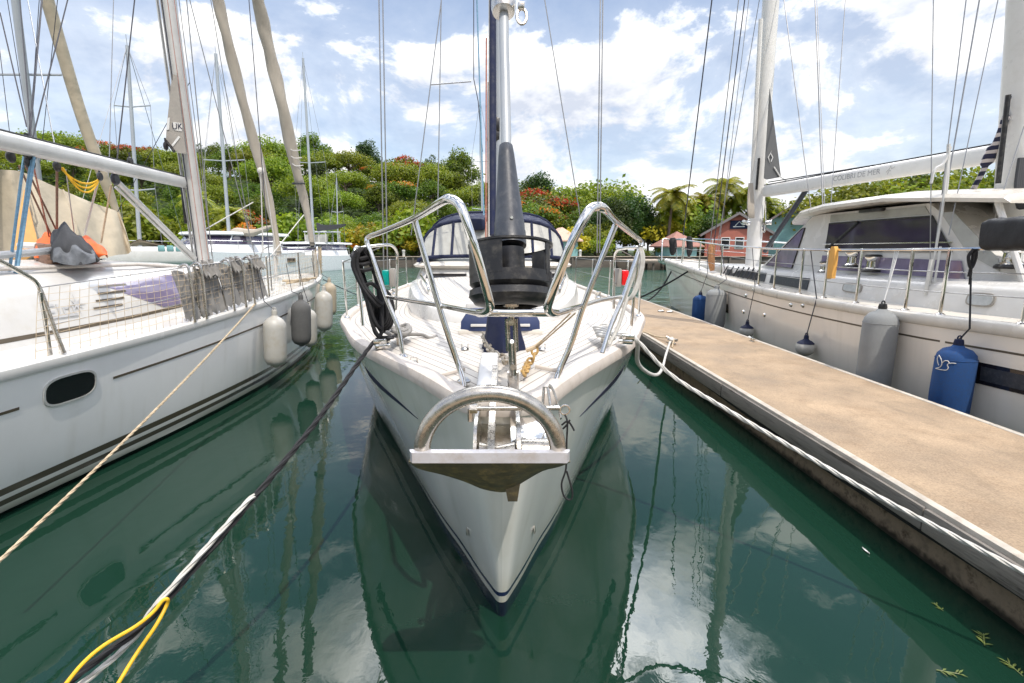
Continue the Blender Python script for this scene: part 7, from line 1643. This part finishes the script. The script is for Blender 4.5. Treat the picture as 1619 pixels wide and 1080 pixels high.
for k in range(4):
    c = KR + V(0.0, 0.05 * (k - 1.5), 0.06 + 0.012 * k); q.tube([c + V(math.cos(g * 0.6) * 0.06, math.sin(g * 0.6) * 0.10, 0.01 * math.sin(g * 1.2)) for g in range(11)], 0.016, 7, closed=True)
tag(q.build('rope_coil', M['white_rope']), 'white rope turns wound on the deck cleat near the dock', 'rope')
q = MB(); random.seed(2)
for k in range(5):
    o_ = random.uniform(-2, 2); q.tube(spline([at(1012 + o_, 388, Y=3.3), at(1016 + o_, 410, Y=3.28), at(1011 + o_, 440, Y=3.28), at(1000 + o_, 468, Y=3.27), at(988 + o_, 472, Y=3.3), at(999 + o_, 440, Y=3.32), at(1008 + o_, 405, Y=3.32)], 5), 0.009, 6, closed=True)
q.tube(spline([at(992, 470, Y=3.25), at(978, 515, Y=3.2), at(963, 545, Y=3.15)], 4), 0.012, 6)
tag(q.build('rope_coil', M['white_rope']), 'grey white rope coil hanging from the right side of the pulpit', 'rope')
# flotsam
def twig(px, py, sc, seed, label):
    rng = random.Random(seed); p = at(px, py, z=0.004); q = MB(); a = rng.uniform(0, 6.28)
    d = V(math.cos(a), math.sin(a), 0); q.tube([p - d * 0.05 * sc, p + d * 0.06 * sc], 0.003 * sc, 5)
    for k in range(9):
        f = rng.uniform(-0.04, 0.06); b = a + rng.choice((-1, 1)) * rng.uniform(0.4, 1.1); e = V(math.cos(b), math.sin(b), 0); w = V(-e.y, e.x, 0); o = p + d * f * sc; ln_ = rng.uniform(0.03, 0.06) * sc
        q.prism([o, o + e * ln_ * 0.5 + w * 0.005 * sc + V(0, 0, 0.003), o + e * ln_ + V(0, 0, 0.002), o + e * ln_ * 0.5 - w * 0.005 * sc + V(0, 0, 0.003)], (0, 0, 0.0012))
    tag(q.build('leafy_twig', mat('floating_leaves', (0.11, 0.14, 0.03), 0.5, var=0.4, scale=60)), label, 'twig')
twig(1556, 1012, 0.95, 1, 'yellow green leafy twig afloat beside the dock wall, the largest'); twig(1497, 1062, 0.85, 2, 'leafy twig afloat at the bottom edge right of the cloud reflections'); twig(1605, 1058, 0.8, 3, 'leafy twig afloat in the bottom right corner'); twig(1485, 960, 0.6, 4, 'small green leaf sprig afloat farther along the dock wall')
p = at(1369, 871, z=0.006); q = MB(); q.loft([[p + V(0.0, k * 0.012 - 0.036, 0.004) + V(s * 0.007 * math.sin(math.pi * (k + 0.3) / 6.6), 0, 0.004 * (1 - abs(s))) for s in (-1, 0, 1)] for k in range(7)]); q.loft([[p + V(0.0, k * 0.012 - 0.036, 0.001) + V(s * 0.007 * math.sin(math.pi * (k + 0.3) / 6.6), 0, 0) for s in (-1, 0, 1)] for k in range(7)])
tag(q.build('feather', M['white']), 'small white feather floating near the dock wall', 'feather')
# ================================================================== THE SIDE OF THE HARBOUR THE CAMERA STANDS ON
pier = thing('concrete_pier', 'concrete pier the mooring lines lead to, at the near side of the basin', 'pier', (0, -3, 0))
q = MB(); q.box((-6, -2.6, 0.33), (40, 4.6, 0.26), bev=0.02); q.build('deck_slab', M['dock_top'], pier)
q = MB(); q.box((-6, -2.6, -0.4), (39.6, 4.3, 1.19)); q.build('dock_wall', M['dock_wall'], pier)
rows = [[V(x, y, 0.7 + 0.5 * k) for x in [-80 + i * 10 for i in range(17)]] for k, y in enumerate((-5.2, -12, -22, -38))]
q = MB(); q.loft([[p - V(0, 0, 1.5) for p in rows[0]]] + rows); tag(q.build('bank', M['hill']), 'grassy bank behind the near pier', kind='structure')
for k, x in enumerate((-34, -27, -20, -14, -8, -3, 3, 8, 14, 20, 27)):
    src = [o for o in C.objects if o.get('category') == 'tree' and o.name.startswith('tree')][k % 9]
    o = copy_tree(src); o.location = (x, -13 - (k % 3) * 3, 1.0); o.scale = (0.95, 0.95, 1.0)
    tag(o, 'leafy green tree on the bank behind the near pier', 'tree', 'trees on the bank behind the near pier')
